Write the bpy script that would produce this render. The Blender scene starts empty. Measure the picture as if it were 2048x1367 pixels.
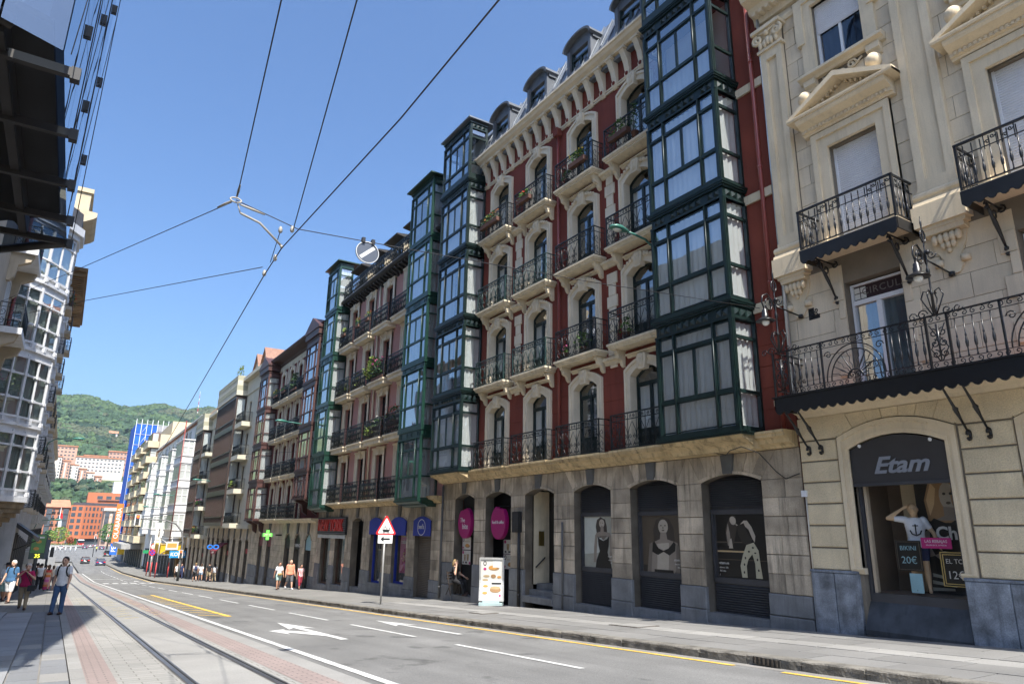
import bpy, bmesh, math, random
from mathutils import Vector, Matrix
random.seed(7)
R = math.radians
S = bpy.context.scene
C = S.collection

# ------------------------------------------------------------------ camera, sky, sun, exposure
def make_camera():
    yaw, pitch, roll = R(32.384), R(15.557), R(.878)
    fwd = Vector((math.sin(yaw)*math.cos(pitch), math.cos(yaw)*math.cos(pitch), math.sin(pitch)))
    right = Vector((math.cos(yaw), -math.sin(yaw), 0)); up = right.cross(fwd)
    r = math.cos(roll)*right + math.sin(roll)*up
    u = -math.sin(roll)*right + math.cos(roll)*up
    cam = bpy.data.cameras.new('camera'); cam.lens = 24; cam.sensor_width = 36
    cam.clip_start = .1; cam.clip_end = 12000
    o = bpy.data.objects.new('camera', cam); C.objects.link(o)
    o.matrix_world = Matrix(((r.x, u.x, -fwd.x, 0), (r.y, u.y, -fwd.y, 0), (r.z, u.z, -fwd.z, 0), (0, 0, 0, 1)))
    S.camera = o
make_camera()
SUN_EL, SUN_AZ = 55, 7.0            # height, and degrees off the street axis (light runs up the street, slightly to the right)
world = bpy.data.worlds.new('World'); S.world = world; world.use_nodes = True
nt = world.node_tree; nt.nodes.clear()
sky = nt.nodes.new('ShaderNodeTexSky'); sky.sky_type = 'NISHITA'; sky.sun_disc = False
sky.sun_elevation = R(SUN_EL); sky.sun_rotation = R(180+SUN_AZ)
sky.altitude = 0; sky.air_density = 1.15; sky.dust_density = 3.0; sky.ozone_density = 10
bg = nt.nodes.new('ShaderNodeBackground'); bg.inputs[1].default_value = .114
wo = nt.nodes.new('ShaderNodeOutputWorld')
nt.links.new(sky.outputs[0], bg.inputs[0]); nt.links.new(bg.outputs[0], wo.inputs[0])
sl = bpy.data.lights.new('sun', 'SUN'); sl.energy = 4.6; sl.angle = R(.53); sl.color = (1, .95, .87)
so = bpy.data.objects.new('sun', sl); C.objects.link(so)
sd = Vector((math.sin(R(SUN_AZ))*math.cos(R(SUN_EL)), math.cos(R(SUN_AZ))*math.cos(R(SUN_EL)), -math.sin(R(SUN_EL))))
so.rotation_euler = sd.to_track_quat('-Z', 'Y').to_euler()
vs = S.view_settings; vs.view_transform = 'Standard'; vs.look = 'None'; vs.gamma = 1; vs.exposure = 1.1
S.render.engine = 'CYCLES'
cy = S.cycles; cy.use_denoising = True; cy.max_bounces = 7; cy.diffuse_bounces = 3; cy.glossy_bounces = 3
cy.transmission_bounces = 4; cy.transparent_max_bounces = 16; cy.caustics_reflective = False; cy.caustics_refractive = False
cy.use_adaptive_sampling = True; cy.adaptive_threshold = .025; cy.sample_clamp_indirect = 6

# ------------------------------------------------------------------ ground profile (the street runs downhill along +Y)
PY = [-60, 90, 130, 180, 400, 600, 4000]; PZ = [1.4, -5.8, -7.1, -8.0, -9.2, -9.4, -9.4]
def gz(y):
    if y <= PY[0]: return PZ[0]
    for i in range(len(PY)-1):
        if y <= PY[i+1]:
            t = (y-PY[i])/(PY[i+1]-PY[i]); return PZ[i]+(PZ[i+1]-PZ[i])*t
    return PZ[-1]

# ------------------------------------------------------------------ materials
MATS = {}
def lin(h):
    c = [int(h[i:i+2], 16)/255 for i in (0, 2, 4)]
    return tuple(x/12.92 if x <= .04045 else ((x+.055)/1.055)**2.4 for x in c)
def M(name, col, rough=.7, var=.14, sc=1.6, bump=0., bsc=30., metal=0., rnd=0., streak=0., spec=.4, fine=.06, streakcol=.35, emit=0, coat=0):
    if name in MATS: return MATS[name]
    if isinstance(col, str): col = lin(col)
    m = bpy.data.materials.new(name); m.use_nodes = True; n = m.node_tree.nodes; l = m.node_tree.links; n.clear()
    out = n.new('ShaderNodeOutputMaterial'); b = n.new('ShaderNodeBsdfPrincipled'); l.new(b.outputs[0], out.inputs[0])
    b.inputs['Roughness'].default_value = rough; b.inputs['Metallic'].default_value = metal
    b.inputs['Specular IOR Level'].default_value = spec; b.inputs['Coat Weight'].default_value = coat
    geo = n.new('ShaderNodeNewGeometry')
    nz = n.new('ShaderNodeTexNoise'); nz.inputs['Scale'].default_value = sc; nz.inputs['Detail'].default_value = 5
    l.new(geo.outputs['Position'], nz.inputs['Vector'])
    mr = n.new('ShaderNodeMapRange'); mr.inputs[1].default_value = .3; mr.inputs[2].default_value = .7
    mr.inputs[3].default_value = 1-var; mr.inputs[4].default_value = 1+var; l.new(nz.outputs[0], mr.inputs[0])
    val = mr.outputs[0]
    if fine:
        n2 = n.new('ShaderNodeTexNoise'); n2.inputs['Scale'].default_value = 45; n2.inputs['Detail'].default_value = 3
        l.new(geo.outputs['Position'], n2.inputs['Vector'])
        r2 = n.new('ShaderNodeMapRange'); r2.inputs[1].default_value = .25; r2.inputs[2].default_value = .75
        r2.inputs[3].default_value = 1-fine; r2.inputs[4].default_value = 1+fine; l.new(n2.outputs[0], r2.inputs[0])
        mu = n.new('ShaderNodeMath'); mu.operation = 'MULTIPLY'; l.new(val, mu.inputs[0]); l.new(r2.outputs[0], mu.inputs[1]); val = mu.outputs[0]
    if rnd:
        oi = n.new('ShaderNodeObjectInfo')
        r3 = n.new('ShaderNodeMapRange'); r3.inputs[3].default_value = 1-rnd; r3.inputs[4].default_value = 1+rnd; l.new(oi.outputs['Random'], r3.inputs[0])
        mu = n.new('ShaderNodeMath'); mu.operation = 'MULTIPLY'; l.new(val, mu.inputs[0]); l.new(r3.outputs[0], mu.inputs[1]); val = mu.outputs[0]
    sc_ = n.new('ShaderNodeVectorMath'); sc_.operation = 'SCALE'; sc_.inputs[0].default_value = col
    l.new(val, sc_.inputs['Scale']); colout = sc_.outputs[0]
    if streak:
        vm = n.new('ShaderNodeVectorMath'); vm.operation = 'MULTIPLY'; vm.inputs[1].default_value = (5, 5, .45)
        l.new(geo.outputs['Position'], vm.inputs[0])
        n3 = n.new('ShaderNodeTexNoise'); n3.inputs['Scale'].default_value = 1.3; n3.inputs['Detail'].default_value = 6; n3.inputs['Roughness'].default_value = .65
        l.new(vm.outputs[0], n3.inputs['Vector'])
        r4 = n.new('ShaderNodeMapRange'); r4.inputs[1].default_value = .5; r4.inputs[2].default_value = .72; r4.inputs[3].default_value = 0; r4.inputs[4].default_value = streak
        l.new(n3.outputs[0], r4.inputs[0])
        mx = n.new('ShaderNodeMix'); mx.data_type = 'RGBA'; l.new(r4.outputs[0], mx.inputs[0]); l.new(colout, mx.inputs[6])
        mx.inputs[7].default_value = tuple(c*streakcol for c in col)+(1,); colout = mx.outputs[2]
    l.new(colout, b.inputs['Base Color'])
    if bump:
        n4 = n.new('ShaderNodeTexNoise'); n4.inputs['Scale'].default_value = bsc; n4.inputs['Detail'].default_value = 4
        l.new(geo.outputs['Position'], n4.inputs['Vector'])
        bp = n.new('ShaderNodeBump'); bp.inputs['Strength'].default_value = bump; bp.inputs['Distance'].default_value = .02
        l.new(n4.outputs[0], bp.inputs['Height']); l.new(bp.outputs[0], b.inputs['Normal'])
    if emit:
        b.inputs['Emission Color'].default_value = tuple(col)+(1,); b.inputs['Emission Strength'].default_value = emit
    MATS[name] = m; return m
def GLASS(name, f0=.1, tint=(.9, .94, .94), gl=(.95, .98, 1), wav=.05):
    """thin pane: mirror share by Schlick's law, the rest see-through"""
    if name in MATS: return MATS[name]
    m = bpy.data.materials.new(name); m.use_nodes = True; n = m.node_tree.nodes; l = m.node_tree.links; n.clear()
    out = n.new('ShaderNodeOutputMaterial'); mx = n.new('ShaderNodeMixShader'); tr = n.new('ShaderNodeBsdfTransparent'); g = n.new('ShaderNodeBsdfGlossy')
    lw = n.new('ShaderNodeLayerWeight'); lw.inputs[0].default_value = .5
    pw = n.new('ShaderNodeMath'); pw.operation = 'POWER'; pw.inputs[1].default_value = 4; l.new(lw.outputs['Facing'], pw.inputs[0])
    ad = n.new('ShaderNodeMapRange'); ad.inputs[3].default_value = f0; ad.inputs[4].default_value = 1; l.new(pw.outputs[0], ad.inputs[0])
    tr.inputs[0].default_value = tint+(1,); g.inputs[0].default_value = gl+(1,); g.inputs['Roughness'].default_value = .015
    geo = n.new('ShaderNodeNewGeometry'); nz = n.new('ShaderNodeTexNoise'); nz.inputs['Scale'].default_value = 1.1; nz.inputs['Detail'].default_value = 1
    l.new(geo.outputs['Position'], nz.inputs['Vector'])
    bp = n.new('ShaderNodeBump'); bp.inputs['Strength'].default_value = wav; bp.inputs['Distance'].default_value = .1
    l.new(nz.outputs[0], bp.inputs['Height']); l.new(bp.outputs[0], g.inputs['Normal'])
    l.new(ad.outputs[0], mx.inputs[0]); l.new(tr.outputs[0], mx.inputs[1]); l.new(g.outputs[0], mx.inputs[2]); l.new(mx.outputs[0], out.inputs[0])
    MATS[name] = m; return m

# ------------------------------------------------------------------ mesh builder in facade space (u along, p outwards, z up)
class MB:
    def __init__(s, m='R'):
        s.v = []; s.f = []; s.mi = []; s.sm = []; s.m = m; s.cur = 0
    def t(s, q):
        u, p, z = q
        if s.m == 'R': return (-p, u, z)
        if s.m == 'L': return (p, u, z)
        if s.m == 'F': return (u, -p, z)
        return (u, p, z)
    def add(s, vs, fs, smooth=False):
        k = len(s.v); s.v += [s.t(q) for q in vs]
        for f in fs:
            s.f.append([k+i for i in f]); s.mi.append(s.cur); s.sm.append(smooth)
        return s
    def mat(s, i): s.cur = i; return s
    def box(s, u0, u1, p0, p1, z0, z1):
        return s.add([(u0, p0, z0), (u1, p0, z0), (u1, p1, z0), (u0, p1, z0), (u0, p0, z1), (u1, p0, z1), (u1, p1, z1), (u0, p1, z1)],
                     [(0, 3, 2, 1), (4, 5, 6, 7), (0, 1, 5, 4), (1, 2, 6, 5), (2, 3, 7, 6), (3, 0, 4, 7)])
    def cbox(s, u0, u1, p0, p1, z0, z1, c=.01):
        """box whose outer (p1) face is chamfered"""
        a = [(u0, p0, z0), (u1, p0, z0), (u1, p0, z1), (u0, p0, z1)]
        b = [(u0, p1-c, z0), (u1, p1-c, z0), (u1, p1-c, z1), (u0, p1-c, z1)]
        d = [(u0+c, p1, z0+c), (u1-c, p1, z0+c), (u1-c, p1, z1-c), (u0+c, p1, z1-c)]
        fs = [(8, 9, 10, 11)]
        for i in range(4):
            j = (i+1) % 4; fs += [(i, j, 4+j, 4+i), (4+i, 4+j, 8+j, 8+i)]
        return s.add(a+b+d, fs)
    def prof(s, pr, u0, u1, cap=True, smooth=False):
        n = len(pr); vs = [(u0, p, z) for p, z in pr]+[(u1, p, z) for p, z in pr]
        fs = [(i, (i+1) % n, n+(i+1) % n, n+i) for i in range(n)]
        if cap: fs += [tuple(range(n))[::-1], tuple(range(n, 2*n))]
        return s.add(vs, fs, smooth)
    def ext(s, poly, p0, p1):
        n = len(poly); vs = [(u, p0, z) for u, z in poly]+[(u, p1, z) for u, z in poly]
        fs = [(i, (i+1) % n, n+(i+1) % n, n+i) for i in range(n)]+[tuple(range(n))[::-1], tuple(range(n, 2*n))]
        return s.add(vs, fs)
    def flat(s, poly, p):
        return s.add([(u, p, z) for u, z in poly], [tuple(range(len(poly)))])
    def hext(s, poly, z0, z1):
        n = len(poly); vs = [(u, p, z0) for u, p in poly]+[(u, p, z1) for u, p in poly]
        fs = [(i, (i+1) % n, n+(i+1) % n, n+i) for i in range(n)]+[tuple(range(n))[::-1], tuple(range(n, 2*n))]
        return s.add(vs, fs)
    def lathe(s, cu, cp, z0, pr, n=8, smooth=True):
        vs = []; m = len(pr)
        for r, z in pr:
            for i in range(n):
                a = 2*math.pi*i/n; vs.append((cu+r*math.cos(a), cp+r*math.sin(a), z0+z))
        fs = [(k*n+i, k*n+(i+1) % n, (k+1)*n+(i+1) % n, (k+1)*n+i) for k in range(m-1) for i in range(n)]
        fs += [tuple(range(n))[::-1], tuple(range((m-1)*n, m*n))]
        return s.add(vs, fs, smooth)
    def tube(s, pts, r, n=5, smooth=True, closed=False):
        pts = [Vector(q) for q in pts]; m = len(pts); rs = r if isinstance(r, (list, tuple)) else [r]*m
        d0 = (pts[1]-pts[0]).normalized(); ref = Vector((0, 0, 1)) if abs(d0.z) < .9 else Vector((1, 0, 0))
        a = d0.cross(ref).normalized(); vs = []
        for i, q in enumerate(pts):
            if closed: d = pts[(i+1) % m]-pts[i-1]
            else: d = pts[min(i+1, m-1)]-pts[max(i-1, 0)]
            d.normalize(); a = (a-d*a.dot(d)); a = a.normalized() if a.length > 1e-6 else d.orthogonal().normalized()
            b = d.cross(a)
            for k in range(n):
                t = 2*math.pi*k/n; w = q+(a*math.cos(t)+b*math.sin(t))*rs[i]; vs.append(tuple(w))
        fs = [(i*n+k, i*n+(k+1) % n, (i+1) % m*n+(k+1) % n, (i+1) % m*n+k) for i in range(m if closed else m-1) for k in range(n)]
        if not closed: fs += [tuple(range(n))[::-1], tuple(range((m-1)*n, m*n))]
        return s.add(vs, fs, smooth)
    def sph(s, c, r, n=8, k=6, sq=(1, 1, 1)):
        pr = []; vs = []; fs = []
        for j in range(k+1):
            a = math.pi*j/k
            for i in range(n):
                t = 2*math.pi*i/n; vs.append((c[0]+r*sq[0]*math.sin(a)*math.cos(t), c[1]+r*sq[1]*math.sin(a)*math.sin(t), c[2]-r*sq[2]*math.cos(a)))
        fs = [(j*n+i, j*n+(i+1) % n, (j+1)*n+(i+1) % n, (j+1)*n+i) for j in range(k) for i in range(n)]
        return s.add(vs, fs, True)
    def mk(s, name, *mats, fix=True):
        me = bpy.data.meshes.new(name); me.from_pydata(s.v, [], s.f)
        for m in mats: me.materials.append(m)
        me.polygons.foreach_set('material_index', s.mi); me.polygons.foreach_set('use_smooth', s.sm)
        if fix:
            bm = bmesh.new(); bm.from_mesh(me); bmesh.ops.recalc_face_normals(bm, faces=bm.faces); bm.to_mesh(me); bm.free()
        me.update(); return me
# ------------------------------------------------------------------ objects
WL = {}
def O(name, me, parent=None, loc=(0, 0, 0), rot=None, label=None, cat=None, group=None, kind=None):
    """one object at world location loc (parents only carry translations unless rot is used on the thing itself)"""
    o = bpy.data.objects.new(name, me); C.objects.link(o); loc = Vector(loc)
    if parent is not None:
        o.parent = parent; o.location = loc-WL.get(parent.name, Vector())
    else: o.location = loc
    WL[o.name] = loc
    if rot is not None: o.rotation_euler = rot
    if label: o['label'] = label
    if cat: o['category'] = cat
    if group: o['group'] = group
    if kind: o['kind'] = kind
    return o
def T(name, label, cat, loc=(0, 0, 0), group=None, rot=None):
    return O(name, None, None, loc, rot, label, cat, group)
MC = {}
def cache(key, fn):
    if key not in MC: MC[key] = fn()
    return MC[key]
WORK = bpy.data.scenes.new('workbench')      # scratch scene for baking modifiers and lettering, removed at the end
def bake(o):
    WORK.collection.objects.link(o); vl = WORK.view_layers[0]; vl.update(); dg = vl.depsgraph; dg.update()
    me = bpy.data.meshes.new_from_object(o.evaluated_get(dg)); bpy.data.objects.remove(o); return me
def text_mesh(txt, size, mat, ext=.004, shear=0, spacing=1, bold=0, alignx='CENTER', sx=1):
    def f():
        cu = bpy.data.curves.new('lettering', 'FONT'); cu.body = txt; cu.size = size; cu.extrude = ext; cu.shear = shear
        cu.space_character = spacing; cu.offset = bold; cu.align_x = alignx; cu.align_y = 'CENTER'; cu.resolution_u = 3
        o = bpy.data.objects.new('lettering', cu); me = bake(o)
        me.materials.clear(); me.materials.append(mat)
        if sx != 1:
            me.transform(Matrix.Diagonal((sx, 1, 1, 1)))
        return me
    return cache(('txt', txt, size, mat.name, ext, shear, spacing, bold, alignx, sx), f)
ROT_R = (math.pi/2, 0, -math.pi/2)      # lettering that faces the street from the right-hand houses (reads towards -Y)
ROT_F = (math.pi/2, 0, 0)               # lettering that faces the camera (-Y)
ROT_L = (math.pi/2, 0, math.pi/2)
# ================================================================== ground, road, tramway, pavements
def brick_mat(name, c1, c2, mortar, bw, bh, rot=0, rough=.85, msize=.012, off=.5, var=.12, bias=0):
    if name in MATS: return MATS[name]
    m = M(name, (1, 1, 1), rough, var=var, sc=.35, fine=.08, bump=.15, bsc=60); n = m.node_tree.nodes; l = m.node_tree.links
    b = [x for x in n if x.type == 'BSDF_PRINCIPLED'][0]; geo = [x for x in n if x.type == 'NEW_GEOMETRY'][0]
    val = b.inputs['Base Color'].links[0].from_socket
    mp = n.new('ShaderNodeMapping'); mp.inputs['Rotation'].default_value = (0, 0, R(rot)); l.new(geo.outputs['Position'], mp.inputs[0])
    br = n.new('ShaderNodeTexBrick'); br.inputs['Scale'].default_value = 1; br.inputs['Brick Width'].default_value = bw; br.inputs['Row Height'].default_value = bh
    br.inputs['Mortar Size'].default_value = msize; br.inputs['Color1'].default_value = lin(c1)+(1,); br.inputs['Color2'].default_value = lin(c2)+(1,)
    br.inputs['Mortar'].default_value = lin(mortar)+(1,); br.offset = off; br.inputs['Bias'].default_value = bias; br.inputs['Mortar Smooth'].default_value = .3
    l.new(mp.outputs[0], br.inputs['Vector'])
    mx = n.new('ShaderNodeVectorMath'); mx.operation = 'MULTIPLY'; l.new(val, mx.inputs[0]); l.new(br.outputs[0], mx.inputs[1]); l.new(mx.outputs[0], b.inputs['Base Color'])
    return m
ASPH = M('asphalt', (.15, .149, .143), .9, var=.16, sc=.5, bump=.5, bsc=90, fine=.3)
def road_patches():
    n = ASPH.node_tree.nodes; l = ASPH.node_tree.links; b = [x for x in n if x.type == 'BSDF_PRINCIPLED'][0]; geo = [x for x in n if x.type == 'NEW_GEOMETRY'][0]
    val = b.inputs['Base Color'].links[0].from_socket
    vm = n.new('ShaderNodeVectorMath'); vm.operation = 'MULTIPLY'; vm.inputs[1].default_value = (1.6, .09, 1); l.new(geo.outputs['Position'], vm.inputs[0])
    a = n.new('ShaderNodeTexNoise'); a.inputs['Scale'].default_value = 1; a.inputs['Detail'].default_value = 5; l.new(vm.outputs[0], a.inputs['Vector'])
    r = n.new('ShaderNodeMapRange'); r.inputs[1].default_value = .35; r.inputs[2].default_value = .75; r.inputs[3].default_value = 1.14; r.inputs[4].default_value = .8; l.new(a.outputs[0], r.inputs[0])
    q = n.new('ShaderNodeVectorMath'); q.operation = 'SCALE'; l.new(val, q.inputs[0]); l.new(r.outputs[0], q.inputs['Scale'])
    vm2 = n.new('ShaderNodeVectorMath'); vm2.operation = 'MULTIPLY'; vm2.inputs[1].default_value = (1.1, .8, 1); l.new(geo.outputs['Position'], vm2.inputs[0])
    c = n.new('ShaderNodeTexNoise'); c.inputs['Scale'].default_value = 1.1; c.inputs['Detail'].default_value = 4; l.new(vm2.outputs[0], c.inputs['Vector'])
    r2 = n.new('ShaderNodeMapRange'); r2.inputs[1].default_value = .63; r2.inputs[2].default_value = .70; r2.inputs[3].default_value = 1; r2.inputs[4].default_value = .62; l.new(c.outputs[0], r2.inputs[0])
    q2 = n.new('ShaderNodeVectorMath'); q2.operation = 'SCALE'; l.new(q.outputs[0], q2.inputs[0]); l.new(r2.outputs[0], q2.inputs['Scale'])
    l.new(q2.outputs[0], b.inputs['Base Color'])
road_patches()
PAINT = M('white_road_paint', (.5, .5, .48), .7, var=.2, sc=3, fine=.3, streak=0)
YPAINT = M('yellow_road_paint', (.66, .42, .07), .7, var=.2, sc=3, fine=.25)
SLAB = M('grey_pavement_slab', (.175, .172, .163), .85, var=.12, sc=.8, rnd=.09, bump=.3, bsc=50, fine=.12)
SLABL = M('pale_pavement_slab', (.25, .245, .23), .85, var=.12, sc=.8, rnd=.06, bump=.3, bsc=50, fine=.12)
KERB = M('kerb_stone_grey', (.15, .14, .12), .9, var=.4, sc=3, rnd=.1, bump=.9, bsc=25, fine=.25)
GUT = M('gutter_concrete', (.2, .19, .175), .9, var=.15, sc=1)
SHEET = brick_mat('pavement_tiles', '71706c', '7b7974', '5c5a54', 1.2, .6, 90, msize=.01)
PINK = brick_mat('pink_pavers', '8f807b', '887a75', '6d6560', .22, .11, 0)
SETT = brick_mat('grey_setts', '878681', '918f8a', '6d6b65', .42, .2, 0, msize=.01)
CONC = M('tram_concrete', (.245, .24, .225), .88, var=.13, sc=.7, bump=.3, bsc=40, fine=.14, streak=.0)
def rz(x, y):
    return gz(y)-.055-.06*min(1, max(0, (x-3.75)/5.85))
def sheet(name, x0, x1, ys, zf, mat, parent=None, kind='structure', nx=1, label=None):
    vs = []; fs = []
    for y in ys:
        for i in range(nx+1):
            x = x0(y) if callable(x0) else x0; xx = x1(y) if callable(x1) else x1
            q = x+(xx-x)*i/nx; vs.append((q, y, zf(q, y)))
    w = nx+1
    for j in range(len(ys)-1):
        for i in range(nx): fs.append((j*w+i, j*w+i+1, (j+1)*w+i+1, (j+1)*w+i))
    mb = MB('W'); mb.add(vs, fs)
    return O(name, mb.mk(name, mat, fix=False), parent, kind=kind if parent is None else None, label=label)
YS = [-60, -30, -10, 0, 10, 20, 40, 60, 75, 90, 110, 130, 155, 180, 230, 300, 400, 600]
GROUND = M('ground_base', (.16, .155, .14), .9, var=.2, sc=.05)
sheet('ground', -700, 700, [-400, -60, 0, 60, 90, 130, 180, 400, 600, 1200], lambda x, y: gz(y)-.35, GROUND, nx=1)
road = sheet('road', 3.75, 9.62, [y for y in YS if y <= 230]+[230], rz, ASPH, nx=2)
sheet('far_road', -26, 26, [200, 230, 300, 400, 520], lambda x, y: gz(y)-.14, ASPH)
# pavement on the right: slabs built one by one near the camera, tiled sheet further on
pav = sheet('pavement_right', 9.62, 14.6, [-60, -20, 0, 27.0], lambda x, y: gz(y)-.03, GUT)
sheet('pavement_right_far', 9.62, 14.6, [27.0, 40, 60, 90, 110, 130, 155, 180, 230], lambda x, y: gz(y)+.02, SHEET)
def slab(w, l, h=.06, g=.012):
    return cache(('slab', w, l), lambda: MB('W').add([(g, g, -h), (w-g, g, -h), (w-g, l-g, -h-.048*(l-2*g)), (g, l-g, -h-.048*(l-2*g)), (g, g, 0), (w-g, g, 0), (w-g, l-g, -.048*(l-2*g)), (g, l-g, -.048*(l-2*g))],
                 [(4, 5, 6, 7), (0, 1, 5, 4), (1, 2, 6, 5), (2, 3, 7, 6), (3, 0, 4, 7)]).mk('paving_slab', SLAB, fix=False))
def slab_pale(w, l):
    def f():
        m = slab(w, l).copy(); m.materials[0] = SLABL; return m
    return cache(('slabp', w, l), f)
cols = [9.90, 10.68, 11.46, 12.06, 12.9, 13.74]
for i in range(5):
    w = cols[i+1]-cols[i]; L = 1.2 if i != 2 else .8; y = 2.4+(.6 if i % 2 else 0)
    while y < 27-L*.5:
        pale = i == 2
        O('paving_slab', (slab_pale if pale else slab)(round(w, 3), L), pav, (cols[i], y, gz(y)+.02+random.uniform(-.003, .003)))
        y += L
def kerbstone(k):
    def f():
        rr = random.Random(k); mb = MB('W'); n = 5; L = 1.0
        prof = [(0, -.3), (0, -.02), (.02, .0), (.28, .0), (.28, -.3)]
        vs = []; 
        for i in range(n+1):
            y = .006+(L-.012)*i/n
            for (x, z) in prof:
                j = rr.uniform(-.012, .012) if z > -.1 and x < .1 else 0
                vs.append((x+j+(.006 if i in (0, n) else 0), y, z-.048*y+j*.5))
        w = len(prof); fs = [(i*w+k_, i*w+k_+1, (i+1)*w+k_+1, (i+1)*w+k_) for i in range(n) for k_ in range(w-1)]
        fs += [tuple(range(w)), tuple(range(n*w, n*w+w))]
        return mb.add(vs, fs).mk('kerb_stone', KERB)
    return cache(('kerb', k), f)
kr = O('kerb', MB('W').add([(9.72, -60, gz(-60)-.02), (9.88, -60, gz(-60)-.02), (9.88, 2, gz(2)-.02), (9.72, 2, gz(2)-.02)], [(0, 1, 2, 3)]).mk('kerb', KERB), kind='structure')
y = 2.0
while y < 86:
    O('kerb_stone', kerbstone(int(y) % 5), kr, (9.62, y, gz(y)+.028+random.uniform(-.006, .006))); y += 1.0
sheet('kerb_far', 9.62, 9.9, [86, 90, 110, 130, 155, 180, 230], lambda x, y: gz(y)+.028, KERB)
sheet('gutter_strip', 9.40, 9.63, [y for y in YS if y <= 180], lambda x, y: rz(x, y)+.004, GUT, parent=road)
# road paint, each marking a part of the road
def mark(name, poly, mat=PAINT, h=.008):
    mb = MB('W'); mb.add([(x, y, rz(x, y)+h) for x, y in poly], [tuple(range(len(poly)))])
    return O(name, mb.mk(name, mat, fix=False), road)
def strip(name, x0, x1, ys, mat, h=.008):
    return sheet(name, x0, x1, ys, lambda x, y: rz(x, y)+h, mat, parent=road)
strip('edge_line', 4.02, 4.16, [-60, 0, 20, 40, 60, 75, 90, 110, 130], PAINT)
strip('yellow_line', 9.27, 9.37, [-60, 0, 7.1], YPAINT); strip('yellow_line', 9.27, 9.37, [8.0, 30, 60, 90, 110, 130, 155], YPAINT)
for k in range(-2, 22):
    y0 = 9.05+6.05*k; mark('lane_dash', [(7.06, y0), (7.17, y0), (7.17, y0+4.1), (7.06, y0+4.1)])
mark('lane_arrow', [(8.16, 15.0), (8.30, 15.0), (8.30, 18.4), (8.55, 18.0), (8.23, 20.2), (7.92, 18.0), (8.16, 18.4)])
mark('turn_arrow', [(5.50, 15.4), (5.68, 15.4), (5.68, 19.0), (5.95, 18.6), (5.6, 21.0), (5.28, 18.6), (5.5, 19.0), (5.5, 17.6), (5.08, 18.45), (5.22, 18.75), (4.72, 18.4), (4.92, 17.2), (5.0, 17.75), (5.5, 16.4)])
mark('lane_arrow', [(8.16, 88), (8.30, 88), (8.30, 91), (8.55, 90.7), (8.23, 93), (7.92, 90.7), (8.16, 91)])
for k, (xa) in enumerate([4.5, 5.3, 6.1, 6.9, 7.7, 8.5]):
    mark('crossing_bar', [(xa, 80), (xa+.5, 80), (xa+.5, 83.4), (xa, 83.4)])
mark('stop_line', [(4.3, 77.2), (9.2, 77.2), (9.2, 77.6), (4.3, 77.6)])
mark('crossing_line', [(4.3, 100), (9.4, 100), (9.4, 100.5), (4.3, 100.5)])
strip('yellow_line', 4.95, 5.1, [24.5, 46], YPAINT)
for k in range(13):
    y0 = 24.7+k*1.65; mark('yellow_hatch', [(4.3, y0+1.1), (4.3, y0+1.3), (4.95, y0+.2), (4.95, y0)], YPAINT, .007)
# raised tram lane
tram = sheet('tramway', .95, 3.42, [y for y in YS if y <= 180], lambda x, y: gz(y), SETT)
sheet('paver_band', .62, .98, [y for y in YS if y <= 130], lambda x, y: gz(y)+.004, PINK, parent=tram)
sheet('paver_band', 3.0, 3.44, [y for y in YS if y <= 130], lambda x, y: gz(y)+.004, PINK, parent=tram)
sheet('track_slab', 1.86, 2.70, [y for y in YS if y <= 110], lambda x, y: gz(y)+.004, CONC, parent=tram)
tk = O('tram_kerb', MB('W').prof([(0, 0)], 0, 1).mk('tram_kerb', KERB), kind='structure') if False else None
def tramkerb():
    mb = MB('W'); ys = [y for y in YS if y <= 130]; pr = [(3.43, -.3), (3.43, .0), (3.74, 0), (3.76, -.02), (3.76, -.3)]
    vs = [(x, y, gz(y)+z) for y in ys for x, z in pr]; w = 5
    fs = [(i*w+k, i*w+k+1, (i+1)*w+k+1, (i+1)*w+k) for i in range(len(ys)-1) for k in range(w-1)]
    O('tram_kerb', mb.add(vs, fs).mk('tram_kerb', SLABL, fix=False), kind='structure')
tramkerb()
RAILM = M('rail_steel', (.28, .27, .26), .35, metal=.9, var=.2, sc=2); GROOVE = M('rail_groove', (.03, .028, .025), .9)
for x, lb in ((1.78, 'grooved steel tram rail nearer the people, in the pale paving'), (2.76, 'grooved steel tram rail nearer the asphalt road')):
    o = T('tram_rail', lb, 'rail', (x, 10, gz(10)), 'tram rails')
    ys = [y for y in YS if y <= 130]
    def cx(y, x=x): return x
    for nm, a, b, h, mt in (('rail_head', -.03, .03, .010, RAILM), ('groove', .03, .062, .006, GROOVE), ('rail_lip', .062, .085, .010, RAILM), ('joint_seal', -.055, -.03, .006, M('rail_seal', (.09, .085, .08), .9))):
        sh = MB('W'); vs = [(q, y-10, gz(y)+h-gz(10)) for y in ys for q in (a, b)]
        sh.add(vs, [(2*i, 2*i+1, 2*i+3, 2*i+2) for i in range(len(ys)-1)])
        O(nm, sh.mk(nm, mt, fix=False), o, (x, 10, gz(10)))
def wornhatch():
    rr = random.Random(3)
    for k in range(15):
        y0 = 24.6+k*1.25
        for (xa, xb) in ((1.0, 1.68), (1.9, 2.6), (2.9, 3.35)):
            if rr.random() < .3: continue
            dy = rr.uniform(.2, .6); c = xa+(xb-xa)*rr.random()*.4; e = xb-(xb-xa)*rr.random()*.3
            mb = MB('W'); mb.add([(c, y0, gz(y0)+.009), (e, y0+dy, gz(y0+dy)+.009), (e, y0+dy+.09, gz(y0+dy+.09)+.009), (c, y0+.09, gz(y0+.09)+.009)], [(0, 1, 2, 3)])
            O('worn_yellow_line', mb.mk('worn_yellow_line', M('worn_yellow_paint', (.5, .4, .16), .8, var=.3, sc=4), fix=False), tram)
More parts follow.
